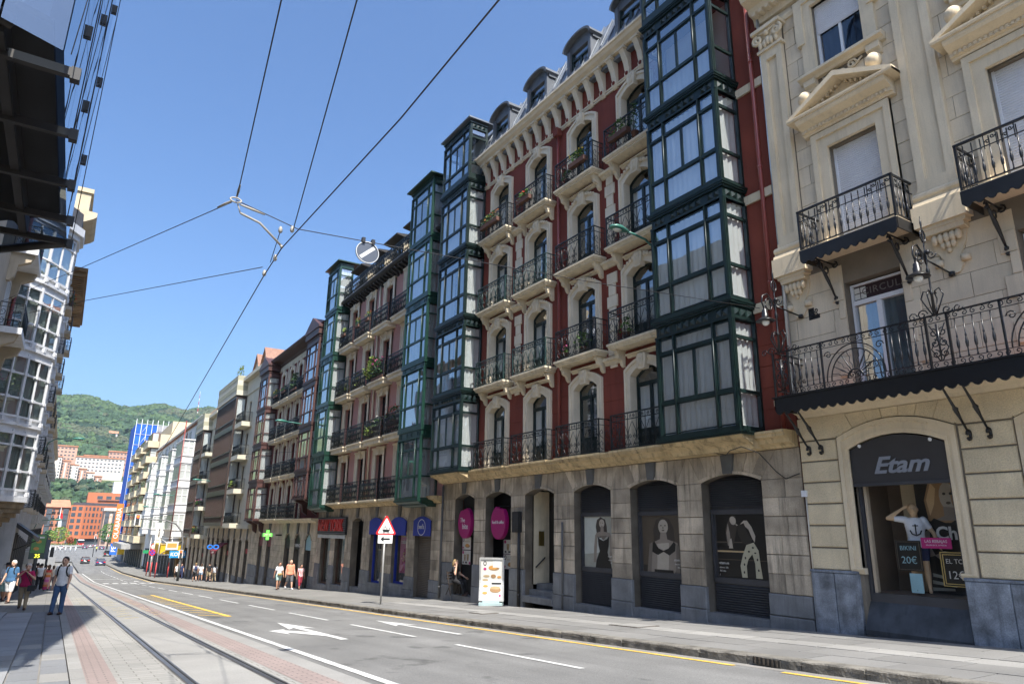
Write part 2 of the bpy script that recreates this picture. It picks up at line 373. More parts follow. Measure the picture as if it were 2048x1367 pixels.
wornhatch()
# left pavement
pl = sheet('pavement_left', -12, .42, [y for y in YS if y <= 230], lambda x, y: gz(y)-.0, GUT)
sheet('pavement_left_far', -12, .42, [30, 40, 60, 75, 90, 110, 130, 155, 180, 230], lambda x, y: gz(y)+.032, SHEET, parent=pl)
SLABB = M('left_pavement_slab', (.27, .275, .28), .8, var=.1, sc=.8, rnd=.07, bump=.2, bsc=50, fine=.1)
SLABD = M('left_pavement_dark_slab', (.175, .18, .185), .8, var=.1, sc=.8, rnd=.07, bump=.2, bsc=50, fine=.1)
def slabc(w, l, m):
    def f():
        q = slab(w, l).copy(); q.materials[0] = m; return q
    return cache(('slabc', w, l, m.name), f)
lc = [(-3.3, .75, SLABB), (-2.55, .75, SLABB), (-1.8, .75, SLABB), (-1.05, .75, SLABB), (-.3, .38, SLABD), (.08, .36, SLABD)]
for (x, w, mm) in lc:
    y = 6.0+(x*3.7 % .9)
    while y < 30:
        O('paving_slab', slabc(w, .9, SLABL if random.random() < .07 else mm), pl, (x, y, gz(y)+.032+random.uniform(-.002, .002))); y += .9
y = 4.0
while y < 60:
    O('edge_stone', slabc(.2, 1.1, SLABL), pl, (.43, y, gz(y)+.04)); y += 1.1
# service covers and kerb drain
IRON = M('cast_iron', (.09, .075, .06), .65, metal=.4, var=.4, sc=8, bump=.5, bsc=40)
def manhole():
    mb = MB('W'); mb.lathe(0, 0, 0, [(.46, 0), (.46, .012), (.42, .012), (.42, .006), (.40, .006), (.40, .014)], 28, False)
    for i in range(-4, 5):
        w = math.sqrt(max(.02, .36**2-(i*.08)**2)); mb.box(-w, w, i*.08-.015, i*.08+.015, .012, .02)
    return mb.mk('manhole_cover', IRON)
O('manhole_cover', manhole(), None, (6.55, 5.85, rz(6.55, 5.85)+.002), (math.atan(-.048), 0, 0), 'round cast iron manhole cover in the asphalt at the bottom of the picture', 'manhole cover')
def cover(w, l):
    mb = MB('W'); mb.box(0, w, 0, l, -.02, .006); mb.mat(1); mb.box(.05, w-.05, .05, l-.05, -.02, .009); return mb.mk('service_cover', IRON, SLABL)
O('service_cover', cover(.7, 1.0), None, (11.5, 12.6, gz(12.6)+.026), (math.atan(-.048), 0, 0), 'square pavement service cover with rusty rim near the kerb drain', 'service cover', 'service covers')
O('service_cover', cover(.6, .8), None, (11.0, 18.8, gz(18.8)+.026), (math.atan(-.048), 0, 0), 'square pavement service cover in front of the tall dark shop posters', 'service cover', 'service covers')
for (yy, lb) in ((7.35, 'dark kerb drain opening with iron bars nearest the camera'), (22.9, 'small dark drain opening in the kerb below the triangular tram sign')):
    g = T('kerb_drain', lb, 'drain', (9.61, yy, gz(yy)-.1), 'kerb drains')
    O('opening', MB('W').box(-.012, .02, 0, .5, 0, .1).mk('opening', GROOVE), g, (9.605, yy, gz(yy)-.1))
    for k in range(6): O('bar', cache('drainbar', lambda: MB('W').box(-.02, -.004, 0, .03, 0, .1).mk('bar', IRON)), g, (9.605, yy+.04+k*.08, gz(yy)-.1))
# ================================================================== facade kit
class Fc:
    def __init__(s, m, base): s.m = m; s.b = base
    def at(s, u, p, z):
        if s.m == 'R': return (s.b-p, u, z)
        if s.m == 'L': return (s.b+p, u, z)
        return (u, s.b-p, z)
def arch(w, h, rise, n=8, u=0, z=0):
    """open outline from bottom left, over the arch, to bottom right; h is the crown height"""
    pts = [(u-w/2, z)]
    if rise <= 0: pts += [(u-w/2, z+h), (u+w/2, z+h)]
    else:
        for i in range(n+1):
            t = -1+2*i/n; pts.append((u+w/2*t, z+h-rise*t*t))
    return pts+[(u+w/2, z)]
def ring(mb, a, b, p0, p1, closed=False):
    n = len(a); rng = range(n) if closed else range(n-1)
    vs = [(u, p1, z) for u, z in a]+[(u, p1, z) for u, z in b]+[(u, p0, z) for u, z in a]+[(u, p0, z) for u, z in b]
    fs = []
    for i in rng:
        j = (i+1) % n
        fs += [(i, j, n+j, n+i), (i, 2*n+i, 2*n+j, j), (n+i, n+j, 3*n+j, 3*n+i)]
    if not closed: fs += [(0, n, 3*n, 2*n), (n-1, 2*n-1, 4*n-1, 3*n-1)]
    mb.add(vs, fs)
def wall_band(F, parent, name, u0, u1, z0, z1, ops, d, mat, p0=0., n=8):
    mb = MB(F.m); q = lambda a, b, c, e: mb.add([(a-u0, p0, c-z0), (b-u0, p0, c-z0), (b-u0, p0, e-z0), (a-u0, p0, e-z0)], [(0, 1, 2, 3)])
    cur = u0
    for (a, b, zb, zc, rise) in sorted(ops):
        if a > cur: q(cur, a, z0, z1)
        if zb > z0: q(a, b, z0, zb)
        o = arch(b-a, zc-zb, rise, n, (a+b)/2, zb)
        top = o[1:-1]
        for i in range(len(top)-1):
            (ua, za), (ub, zb2) = top[i], top[i+1]
            mb.add([(ua-u0, p0, za-z0), (ub-u0, p0, zb2-z0), (ub-u0, p0, z1-z0), (ua-u0, p0, z1-z0)], [(0, 1, 2, 3)])
        cl = o+[o[0]]
        for i in range(len(cl)-1):
            (ua, za), (ub, zb2) = cl[i], cl[i+1]
            mb.add([(ua-u0, p0, za-z0), (ub-u0, p0, zb2-z0), (ub-u0, p0-d, zb2-z0), (ua-u0, p0-d, za-z0)], [(0, 1, 2, 3)])
        cur = b
    if cur < u1: q(cur, u1, z0, z1)
    return O(name, mb.mk(name, mat, fix=False), parent, F.at(u0, 0, z0))
def pane_mesh(m, quad, nrm, mat, key):
    def f():
        mb = MB(m); v = [Vector(mb.t(q)) for q in quad]; k = (v[1]-v[0]).cross(v[2]-v[0])
        if k.dot(Vector(mb.t(nrm))) < 0: quad_ = quad[::-1]
        else: quad_ = quad
        return mb.add(quad_, [tuple(range(len(quad)))]).mk('pane', mat, fix=False)
    return cache(('pane', m, mat.name)+key, f)
def pane(F, parent, u, p, z, w, h, mat, name='pane'):
    return O(name, pane_mesh(F.m, [(-w/2, 0, 0), (w/2, 0, 0), (w/2, 0, h), (-w/2, 0, h)], (0, 1, 0), mat, (round(w, 3), round(h, 3))), parent, F.at(u, p, z))
def pane_side(F, parent, u, p0, p1, z, h, mat, s, name='pane'):
    w = p1-p0
    return O(name, pane_mesh(F.m, [(0, 0, 0), (0, w, 0), (0, w, h), (0, 0, h)], (s, 0, 0), mat, ('s', s, round(w, 3), round(h, 3))), parent, F.at(u, p0, z))
CURT = M('curtain_white', (.74, .74, .73), .9, var=.05, sc=2, fine=0)
CURTB = M('curtain_sheer', (.5, .53, .55), .9, var=.08, sc=2, fine=0)
BLIND = M('vertical_blind', (.5, .52, .53), .8, var=.1)
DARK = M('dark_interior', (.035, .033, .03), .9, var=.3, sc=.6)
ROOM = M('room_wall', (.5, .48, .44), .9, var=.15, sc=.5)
GL = GLASS('window_glass', .26); GLB = GLASS('bay_glass', .36)
def curtain(F, parent, u, p, z, w, h, mat=None, amp=.025, k=None, side=0, name='curtain'):
    mat = mat or CURT
    def f():
        mb = MB(F.m); n = max(6, int(w/.045)); rr = random.Random(int(w*1000+h*77)); vs = []; ph = rr.random()*6
        for i in range(n+1):
            x = -w/2+w*i/n; dp = amp*(math.sin(x*34+ph)+.5*math.sin(x*71+ph*2))
            a, b = ((x, dp) if not side else (dp, x))
            vs += [(a, b, 0), (a, b, h)]
        return mb.add(vs, [(2*i, 2*i+2, 2*i+3, 2*i+1) for i in range(n)], True).mk('curtain', mat, fix=False)
    return O(name, cache(('cur', F.m, mat.name, round(w, 2), round(h, 2), amp, side), f), parent, F.at(u, p, z))
def french_window(F, parent, u, z, w, h, rise, fm, p=-.2, kick=.45, trans=.5, glass=None, cur=None, name='window', bars=0):
    """double door-window with fanlight; part = frame, sub-parts = panes, curtain"""
    glass = glass or GL; t = .055; zt = h-trans
    def f():
        mb = MB(F.m); ring(mb, arch(w, h, rise), arch(w-2*t, h-t, rise*(w-2*t)/w, u=0, z=0), -.05, .02)
        mb.box(-w/2+t, w/2-t, -.045, .015, zt-.04, zt+.04)             # transom
        mb.box(-.045, .045, -.04, .03, .0, zt-.04)                      # meeting stile
        for s in (-1, 1):
            a, b = sorted((s*.045, s*(w/2-t)))
            mb.box(a, b, -.035, .0, .0, kick); mb.box(a+.06, b-.06, 0, .012, .07, kick-.06)
            e = s*(w/2-t); mb.box(min(e, e-s*.05), max(e, e-s*.05), -.04, .012, kick, zt-.04)
            mb.box(a, b, -.04, .012, zt-.09, zt-.04)
            for k in range(bars):
                zz = kick+(zt-kick)*(k+1)/(bars+1); mb.box(a, b, -.02, .008, zz-.012, zz+.012)
        return mb.mk('window', fm)
    o = O(name, cache(('fw', F.m, w, h, rise, fm.name, kick, trans, bars), f), parent, F.at(u, p, z))
    pw = w/2-t-.045-.05
    for s in (-1, 1): pane(F, o, u+s*(.045+pw/2), p-.015, z+kick, pw, zt-.09-kick, glass)
    fl = arch(w-2*t, h-t-zt-.04, rise*(w-2*t)/w)
    O('pane', pane_mesh(F.m, [(a, 0, b) for a, b in fl], (0, 1, 0), glass, ('fan', w, h, rise, trans)), o, F.at(u, p-.015, z+zt+.04))
    if cur is not None: curtain(F, o, u, p-.1, z+.05, w-2*t, zt-.1, cur)
    return o
def sash_window(F, parent, u, z, w, h, fm, p=-.15, cols=2, rows=1, glass=None, cur=None, name='window', t=.05, back=None):
    glass = glass or GL
    def f():
        mb = MB(F.m); ring(mb, [(-w/2, 0), (-w/2, h), (w/2, h), (w/2, 0)], [(-w/2+t, t), (-w/2+t, h-t), (w/2-t, h-t), (w/2-t, t)], -.05, .02, True)
        for c in range(1, cols): x = -w/2+w*c/cols; mb.box(x-t/2, x+t/2, -.04, .015, t, h-t)
        for r in range(1, rows): zz = h*r/rows; mb.box(-w/2+t, w/2-t, -.035, .01, zz-t/2, zz+t/2)
        return mb.mk('window', fm)
    o = O(name, cache(('sw', F.m, round(w, 3), round(h, 3), fm.name, cols, rows, t), f), parent, F.at(u, p, z))
    for c in range(cols):
        for r in range(rows):
            pane(F, o, u-w/2+w*(c+.5)/cols, p-.01, z+h*r/rows+t*.4, w/cols-t*.8, h/rows-t*.8, glass)
    if cur is not None: curtain(F, o, u, p-.09, z+t, w-2*t, h-2*t, cur)
    if back is not None: O('backing', cache(('bk', F.m, round(w, 2), round(h, 2), back.name), lambda: MB(F.m).box(-w/2, w/2, -.02, 0, 0, h).mk('backing', back)), o, F.at(u, p-.16, z))
    return o
# ---- ironwork
def spiral(cu, cz, r, turns=1.4, start=0, sgn=1, n=13, p=0):
    pts = []
    for i in range(n):
        t = i/(n-1); a = start+sgn*turns*2*math.pi*t; q = r*(1-.82*t); pts.append((cu+q*math.cos(a), p, cz+q*math.sin(a)))
    return pts
def rail_unit(mb, u0, w, h, style, p):
    c = u0+w/2
    if style == 'scroll':
        r = .0115
        mb.tube([(u0, p, .04), (u0, p, h)], .015, 4)
        for s in (-1, 1):
            e = c+s*w*.5
            mb.tube(spiral(c+s*w*.22, h-.1, .055, 1.3, math.pi/2, s, 10, p), r, 4)
            # tall C curve with a curl
            pts = [(c+s*w*.06, p, .08)]+[(c+s*w*(.06+.40*math.sin(math.pi*t)), p, .08+.66*t) for t in (.15, .3, .45, .6, .75, .9)]+[(c+s*w*.05, p, .78)]
            mb.tube(pts, r, 4)
            mb.tube(spiral(c+s*w*.2, .36, w*.17, 1.25, math.pi/2 if s > 0 else math.pi/2, -s, 12, p), r, 4)
            mb.tube(spiral(c+s*w*.3, .13, w*.12, 1.2, math.pi*1.5, s, 9, p), r, 4)
    elif style == 'dense':
        r = .011
        mb.tube([(u0, p, .04), (u0, p, h)], .014, 4); mb.tube([(c, p, .04), (c, p, h)], .012, 4)
        for s in (-1, 1):
            for zc in (.2, .52, .8): mb.tube(spiral(c+s*w*.25, zc, w*.2, 1.2, math.pi/2 if zc < .5 else -math.pi/2, s, 9, p), r, 4)
            mb.tube([(c+s*w*.04, p, .06), (c+s*w*.44, p, .36), (c+s*w*.04, p, .66), (c+s*w*.4, p, .92)], r, 4)
    elif style == 'plain':
        mb.tube([(u0, p, .04), (u0, p, h)], .010, 4)
def railing_mesh(m, w, d, h, style, unit, mat, ends=(1, 1)):
    def f():
        mb = MB(m); n = max(1, round(w/unit)); k = w/n
        for i in range(n): rail_unit(mb, -w/2+i*k, k, h, style, 0)
        mb.box(-w/2-.02, w/2+.02, -.025, .025, h-.018, h+.018); mb.box(-w/2, w/2, -.014, .014, .03, .06)
        if style != 'plain': mb.box(-w/2, w/2, -.012, .012, h-.195, h-.17)
        for s, e in zip((-1, 1), ends):
            x = s*w/2; mb.box(x-.018, x+.018, -.018, .018, 0, h+.02)
            if not e: continue
            mb.box(x-.016, x+.016, -d, 0, h-.015, h+.015); mb.box(x-.01, x+.01, -d, 0, .03, .055)
            if style != 'plain': mb.box(x-.008, x+.008, -d, 0, h-.19, h-.172)
            ns = max(1, round(d/(unit*.6)))
            for i in range(ns+1):
                q = -d*i/ns; mb.tube([(x, q, .04), (x, q, h)], .013, 4)
                if i < ns and style != 'plain':
                    c = q-d/ns/2
                    for zc in (.25, .6): mb.tube([(x, c+a, zc+b) for (a, b) in ((-.07, -.14), (.05, -.08), (.08, .04), (0, .12), (-.06, .05), (-.01, 0))], .011, 4)
        return mb.mk('railing', mat, fix=False)
    return cache(('rail', m, round(w, 2), d, h, style, unit, mat.name, ends), f)
def balcony(F, parent, u, z, w, d, mat, iron, style='scroll', unit=.5, h=1.05, th=.18, brackets=True, name='balcony', ends=(1, 1), bw=None):
    def slabm():
        mb = MB(F.m)
        pr = [(0, 0), (d, 0), (d, -.05), (d-.03, -.08), (d-.03, -.12), (d-.09, -th+.05), (d-.12, -th), (0, -th)]
        # molded on three sides: stack of inset boxes
        for (i, a, b) in ((0, 0, -.07), (.03, -.07, -.12), (.07, -.12, -th)):
            mb.box(-w/2+i, w/2-i, -.02, d-i, b, a)
        return mb.mk('balcony', mat)
    o = O(name, cache(('slab', F.m, w, d, th, mat.name), slabm), parent, F.at(u, 0, z))
    O('railing', railing_mesh(F.m, w-.12, d-.08, h, style, unit, iron, ends), o, F.at(u, d-.07, z))
    if brackets:
        def br():
            mb = MB(F.m); mb.prof([(0, 0), (d*.72, 0), (d*.72, -.09), (d*.60, -.14), (d*.54, -.26), (d*.30, -.32), (d*.22, -.44), (d*.12, -.50), (0, -.52)], -.065, .065)
            mb.box(-.08, .08, 0, d*.74, -.04, 0); return mb.mk('bracket', mat)
        for s in (-1, 1): O('bracket', cache(('br', F.m, d, mat.name), br), o, F.at(u+s*(bw or w*.36), 0, z-th))
    return o
# ---- glazed bays (miradors): each storey is a part, its panes and curtains sub-parts
def bay_storey(F, parent, u0, u1, pr, z0, z1, fm, sill=.12, rows=((.14, .92), (1.0, 2.28), (2.36, 2.72)), cols=(.24, .76), split=True, t=.055, frieze='stud', led=.1,
               cur=None, lowcur=None, glass=None, back=None, sides=(1, 1), name='bay_window', curside=None, topbox=True):
    glass = glass or GLB; W = u1-u0; H = z1-z0; cs = [0]+[c*W for c in cols]+[W]
    def fr():
        mb = MB(F.m); post = .07
        # ledges
        mb.box(-led*.8, W+led*.8, -.02, pr+led*.8, -.10, -.05); mb.box(-led, W+led, -.02, pr+led, -.05, .0); mb.box(-.02, W+.02, -.02, pr+.02, 0, rows[0][0]-.03)
        zt = rows[-1][1]+.05
        mb.box(0, W, 0, pr, zt, zt+.05) if topbox else None
        mb.box(.005, W-.005, pr-.06, pr-.01, zt, H-.1); mb.box(0, .05, 0, pr-.06, zt, H-.1); mb.box(W-.05, W, 0, pr-.06, zt, H-.1)
        mb.box(-.03, W+.03, -.02, pr+.03, zt, zt+.05); mb.box(-.045, W+.045, -.02, pr+.045, H-.16, H-.1)
        # corner and wall posts
        zb = rows[0][0]-.03
        for x in (0, W):
            a, b = (x-.02, x+.1) if x == 0 else (x-.1, x+.02)
            mb.box(a, b, pr-.1, pr+.02, zb, zt); mb.box(a+.03, b-.03, pr+.02, pr+.035, zb, zt)
            e = -1 if x == 0 else 1
            mb.box(min(x, x+e*.035)if e < 0 else x, max(x, x+e*.035), pr-.06, pr-.02, zb, zt)
            mb.box(a, b, -.02, .08, zb, zt)
        for c in cs[1:-1]: mb.box(c-post/2, c+post/2, pr-.07, pr+.012, zb, zt); mb.tube([(c, pr+.015, zb), (c, pr+.015, zt)], .018, 5)
        # rails
        for (a, b) in zip(rows[:-1], rows[1:]):
            mb.box(.1, W-.1, pr-.06, pr+.015, a[1], b[0])
            for x in (0, W): mb.box(x, x+.07, .08, pr-.1, a[1], b[0]) if x == 0 else mb.box(x-.07, x, .08, pr-.1, a[1], b[0])
        # casement sashes
        def sash(ua, ub, za, zb_, s=.035):
            ring(mb, [(ua, za), (ua, zb_), (ub, zb_), (ub, za)], [(ua+s, za+s), (ua+s, zb_-s), (ub-s, zb_-s), (ub-s, za+s)], pr-.05, pr-.012, True)
        for i in range(len(cs)-1):
            a = cs[i]+(.1 if i == 0 else post/2); b = cs[i+1]-(.1 if i == len(cs)-2 else post/2)
            for k, (za, zb_) in enumerate(rows):
                if k == 1 and split and (b-a) > .8:
                    m_ = (a+b)/2; sash(a, m_, za, zb_, .045); sash(m_, b, za, zb_, .045)
                else: sash(a, b, za, zb_, .045 if k == 1 else .03)
        # frieze ornaments
        fz0, fz1 = zt+.09, H-.2
        if frieze == 'stud':
            s = .2; 
            for i in range(len(cs)-1):
                a, b = cs[i]+.1, cs[i+1]-.1; n = max(1, int((b-a)/s)); k = (b-a)/n
                for j in range(n):
                    x0, x1 = a+j*k+.02, a+(j+1)*k-.02; c = (x0+x1)/2; zc = (fz0+fz1)/2; q = pr-.01
                    mb.add([(x0, q, fz0), (x1, q, fz0), (x1, q, fz1), (x0, q, fz1), (c, q+.06, zc)], [(0, 1, 4), (1, 2, 4), (2, 3, 4), (3, 0, 4)])
            n = max(1, int((pr-.2)/s)); k = (pr-.2)/n
            for x, e in ((0, -1), (W, 1)):
                for j in range(n):
                    a, b = .1+j*k+.02, .1+(j+1)*k-.02; c = (a+b)/2; zc = (fz0+fz1)/2
                    mb.add([(x, a, fz0), (x, b, fz0), (x, b, fz1), (x, a, fz1), (x+e*.05, c, zc)], [(0, 1, 4), (1, 2, 4), (2, 3, 4), (3, 0, 4)])
        elif frieze == 'key':
            for i in range(len(cs)-1):
                a, b = cs[i]+.15, cs[i+1]-.15; c = (a+b)/2; hw = min(.3, (b-a)/2)
                ring(mb, [(c-hw, fz0), (c-hw, fz1), (c+hw, fz1), (c+hw, fz0)], [(c-hw+.03, fz0+.03), (c-hw+.03, fz1-.03), (c+hw-.03, fz1-.03), (c+hw-.03, fz0+.03)], pr-.02, pr+.012, True)
                mb.box(c-hw*.5, c+hw*.5, pr-.02, pr+.01, (fz0+fz1)/2-.02, (fz0+fz1)/2+.02)
            for x, e in ((0, -1), (W, 1)): mb.box(min(x, x+e*.015), max(x, x+e*.015), .2, pr-.2, fz0+.02, fz1-.02)
        return mb.mk('bay_window', fm)
    o = O(name, cache(('bay', F.m, round(W, 2), pr, round(H, 2), fm.name, rows, cols, split, frieze, led), fr), parent, F.at(u0, 0, z0))
    for i in range(len(cs)-1):
        a = cs[i]+(.1 if i == 0 else .035); b = cs[i+1]-(.1 if i == len(cs)-2 else .035)
        for k, (za, zb_) in enumerate(rows):
            if k == 1 and split and (b-a) > .8:
                m_ = (a+b)/2
                for (c, d) in ((a, m_), (m_, b)): pane(F, o, u0+(c+d)/2, pr-.03, z0+za+.03, d-c-.06, zb_-za-.06, glass)
            else: pane(F, o, u0+(a+b)/2, pr-.03, z0+za+.02, b-a-.04, zb_-za-.04, glass)
            c_ = cur if k > 0 else lowcur
            if c_ is not None and k != 2: curtain(F, o, u0+(a+b)/2, pr-.13, z0+za, b-a, (rows[2][1]-za) if k == 1 and len(rows) > 2 else zb_-za, c_)
    for x, s, on in ((u0, -1, sides[0]), (u1, 1, sides[1])):
        if not on: continue
        for k, (za, zb_) in enumerate(rows):
            pane_side(F, o, x+(-.0 if s < 0 else 0)-s*.03, .08, pr-.1, z0+za, zb_-za, glass, s)
        cc = curside or cur
        if cc is not None: curtain(F, o, x-s*.11, .08+(pr-.18)/2, z0+rows[0][0], pr-.2, rows[-1][1]-rows[0][0], cc, side=1)
    if back is not None: O('gallery_wall', cache(('gw', F.m, round(W, 2), round(H, 2), back.name), lambda: MB(F.m).box(.02, W-.02, .0, .02, .02, H-.1).mk('gallery_wall', back)), o, F.at(u0, 0, z0))
    return o
# ---- plants
LEAF = [M('leaf_green', (.06, .13, .02), .6, var=.4, sc=14, fine=.3), M('leaf_dark', (.03, .075, .018), .6, var=.4, sc=14, fine=.3), M('leaf_lime', (.14, .2, .03), .6, var=.4, sc=14, fine=.3)]
FLOW = {'red': M('petal_red', (.55, .03, .02), .6), 'pink': M('petal_pink', (.6, .12, .3), .6), 'white': M('petal_white', (.75, .72, .68), .6), 'orange': M('petal_orange', (.7, .25, .08), .6), 'yellow': M('petal_yellow', (.7, .55, .06), .6)}
TERRA = M('planter_brown', (.10, .05, .035), .8, var=.2, sc=5)
def leaf_cloud(w, d, h, n, leaf, flower=None, seed=1, size=.06, cone=False):
    rr = random.Random(seed); mb = MB('W')
    def card(c, s, mi):
        a, b = rr.uniform(0, 6.28), rr.uniform(-1, 1); x = Vector((math.cos(a), math.sin(a), b*.6)).normalized(); y = x.orthogonal().normalized()
        y = (Matrix.Rotation(rr.uniform(0, 6.28), 3, x) @ y); c = Vector(c); mb.mat(mi)
        mb.add([tuple(c-x*s), tuple(c+y*s*.45), tuple(c+x*s), tuple(c-y*s*.45)], [(0, 1, 2, 3)])
    for i in range(n):
        z = h*(rr.random()**.8); k = (1-z/h) if cone else (.55+.45*math.sin(math.pi*min(1, z/h+.15)))
        card((rr.uniform(-w/2, w/2)*k, rr.uniform(-d/2, d/2)*k, z), size*rr.uniform(.6, 1.3), 0)
    if flower:
        for i in range(max(4, n//8)):
            c = (rr.uniform(-w/2, w/2), rr.uniform(-d/2, d/2), h*rr.uniform(.5, 1.08))
            for q in range(3): card(tuple(v+rr.uniform(-.02, .02) for v in c), size*.7, 1)
    return mb.mk('foliage', leaf, FLOW[flower] if flower else leaf, fix=False)
def plant(label, loc, kind='box', w=.7, h=.35, d=.25, leaf=0, flower=None, n=90, seed=1, cone=False, cat='plant', along='u', rotz=math.pi/2, size=.06):
    name = {'box': 'flower_box', 'pot': 'potted_plant'}[kind]
    t = T(name, label, cat, loc, 'balcony plants', (0, 0, rotz))
    if kind == 'box': me = cache(('fbox', w), lambda: MB('W').box(-w/2, w/2, -.1, .1, 0, .17).mk('planter', TERRA)); hz = .15
    else: me = cache('pot', lambda: MB('W').lathe(0, 0, 0, [(.08, 0), (.12, .2), (.135, .2), (.135, .24), (.11, .24)], 10).mk('pot', TERRA)); hz = .22
    c = bpy.data.objects.new('planter', me); C.objects.link(c); c.parent = t
    f = bpy.data.objects.new('foliage', leaf_cloud(w, d, h, n, LEAF[leaf], flower, seed, cone=cone, size=size)); C.objects.link(f); f.parent = t; f.location = (0, 0, hz)
    return t
# ================================================================== the red building with green bays
CREAM = M('cream_stone_trim', (.66, .57, .41), .8, var=.12, sc=2.2, fine=.06, streak=.45, streakcol=.4, bump=.12, bsc=20)
CREAMC = M('cream_trim_clean', (.70, .61, .46), .8, var=.08, sc=2.2, streak=.2, streakcol=.6, bump=.08, bsc=20)
OCHRE = M('ochre_ledge', (.55, .42, .235), .85, var=.2, sc=2, streak=.85, streakcol=.22, fine=.12)
REDW = M('oxide_red_stucco', (.185, .04, .024), .85, var=.16, sc=.9, fine=.08, streak=.4, streakcol=.55, bump=.1, bsc=80)
GRN = M('dark_green_paint', (.0065, .017, .0155), .38, var=.3, sc=6, fine=.15, spec=.4)
IRONB = M('wrought_iron_black', (.012, .016, .016), .4, var=.2, sc=8, spec=.5)
IRONG = M('wrought_iron_green', (.02, .045, .04), .4, var=.25, sc=8, spec=.5)
ZINC = M('zinc_roof', (.2, .22, .245), .45, var=.2, sc=1.5, metal=.5, streak=.4, streakcol=.5)
ST = [M('warm_ashlar', (.41, .345, .26), .85, var=.4, sc=1.3, rnd=.26, bump=.6, bsc=16, fine=.18, streak=.9, streakcol=.3)]
STP = M('plinth_stone', (.19, .195, .2), .75, var=.22, sc=2.2, rnd=.1, bump=.4, bsc=14, fine=.12, streak=.5, streakcol=.45)
STK = M('dark_keystone', (.12, .12, .115), .8, var=.2, sc=2, bump=.3)
STB = M('stone_joint', (.13, .11, .085), .95, var=.3, sc=2)
GREYM = M('charcoal_metal', (.055, .055, .06), .45, var=.15, sc=2, spec=.4)
BLK = M('matt_black', (.015, .015, .016), .5, var=.2, sc=2)
REDP = M('red_pipe', (.22, .045, .035), .35, var=.12, sc=2, spec=.5)
F2 = Fc('R', 14.)
def blk(F, b, u0, u1, p0, p1, z0, z1, mat, name='stone_block', c=.012):
    g = .005; w, h = round(u1-u0, 2), round(z1-z0, 2)
    me = cache(('blk', F.m, w, h, round(p1-p0, 3), mat.name, c), lambda: MB(F.m).cbox(g, w-g, 0, p1-p0, g, h-g, c).mk('stone_block', mat))
    return O(name, me, b, F.at(u0, p0+random.uniform(-.004, .006), z0))
def poly_block(F, b, pts, p0, p1, mat, name='voussoir'):
    cu = sum(q[0] for q in pts)/len(pts); cz = sum(q[1] for q in pts)/len(pts)
    pp = [((u-cu)*(1-.006/max(.05, abs(u-cu))), (z-cz)*(1-.006/max(.05, abs(z-cz)))) for u, z in pts]
    return O(name, MB(F.m).ext(pp, p0, p1).mk(name, mat), b, F.at(cu, random.uniform(-.004, .006), cz))
def arcade(F, b, u0, u1, ops, zs, zc, zt, zp, nc, d=.38, seed=1, depthp=.05, nv=7, stone=None, keyp=.07):
    rr = random.Random(seed); stone = stone or ST[0]
    zmin = min(gz(u0), gz(u1))-.3
    wall_band(F, b, 'ground_floor_wall', u0, u1, zmin, zt, [(a, c, zmin, zc, zc-zs) for a, c in ops], d, STB, p0=-.03)
    ops = sorted(ops); edges = [u0]+[x for o in ops for x in o]+[u1]
    piers = [(edges[i], edges[i+1]) for i in range(0, len(edges), 2)]
    ch = (zs-zp)/nc
    for (a, c) in piers:
        if c-a < .12: continue
        for k in range(nc):
            z = zp+k*ch
            if c-a > .95:
                m = a+(c-a)*(.42 if k % 2 else .6); blk(F, b, a, m, -.06, .0, z, z+ch, stone); blk(F, b, m, c, -.06, .0, z, z+ch, stone)
            else: blk(F, b, a, c, -.06, .0, z, z+ch, stone)
        g0 = gz((a+c)/2)-.12; zm = zp-.5*(zp-g0)-.05
        blk(F, b, a-.02 if a > u0 else a, c+.02 if c < u1 else c, -.06, .04, zm, zp, STP, c=.02)
        blk(F, b, a-.02 if a > u0 else a, c+.02 if c < u1 else c, -.06, .055, g0, zm, STP, c=.02)
    for i, (a, c) in enumerate(ops):
        uc = (a+c)/2; hw = (c-a)/2; el = (piers[i][1]-piers[i][0])/2*.85; er = (piers[i+1][1]-piers[i+1][0])/2*.85
        for k in range(nv):
            t0, t1 = -1+2*k/nv, -1+2*(k+1)/nv
            za, zb = zc-(zc-zs)*t0*t0, zc-(zc-zs)*t1*t1
            x0, x1 = uc+hw*t0, uc+hw*t1; e = lambda t: uc+t*(hw+(el if t < 0 else er))
            key = k == nv//2
            poly_block(F, b, [(x0, za), (x1, zb), (e(t1), zt-.01), (e(t0), zt-.01)], -.06, keyp if key else 0, STK if key else stone, 'keystone' if key else 'voussoir')
        O('arch_rim', cache(('rim', F.m, round(c-a, 2), round(zc-zs, 2)), lambda: _rim(F.m, c-a, zc-zs)), b, F.at(uc, 0, zc))
    for i, (a, c) in enumerate(piers):
        if c-a < .3: continue
        hl = 0 if i == 0 else (c-a)/2*.85; hr = 0 if i == len(piers)-1 else (c-a)/2*.85
        if i == 0: pts = [(a, zs), (c, zs), (c-hr, zt-.01), (a, zt-.01)]
        elif i == len(piers)-1: pts = [(a, zs), (c, zs), (c, zt-.01), (a+hl, zt-.01)]
        else: pts = [(a, zs), (c, zs), (c-hr, zt-.01), (a+hl, zt-.01)]
        poly_block(F, b, pts, -.06, 0, stone, 'stone_block')
def _rim(m, w, rise):
    mb = MB(m); a = [(w/2*t, -rise*t*t) for t in [-1+i/6 for i in range(13)]]; bq = [((w/2+.07)*t, .07-rise*t*t) for t in [-1+i/6 for i in range(13)]]
    ring(mb, bq, a, -.02, .025); return mb.mk('arch_rim', ST[0])
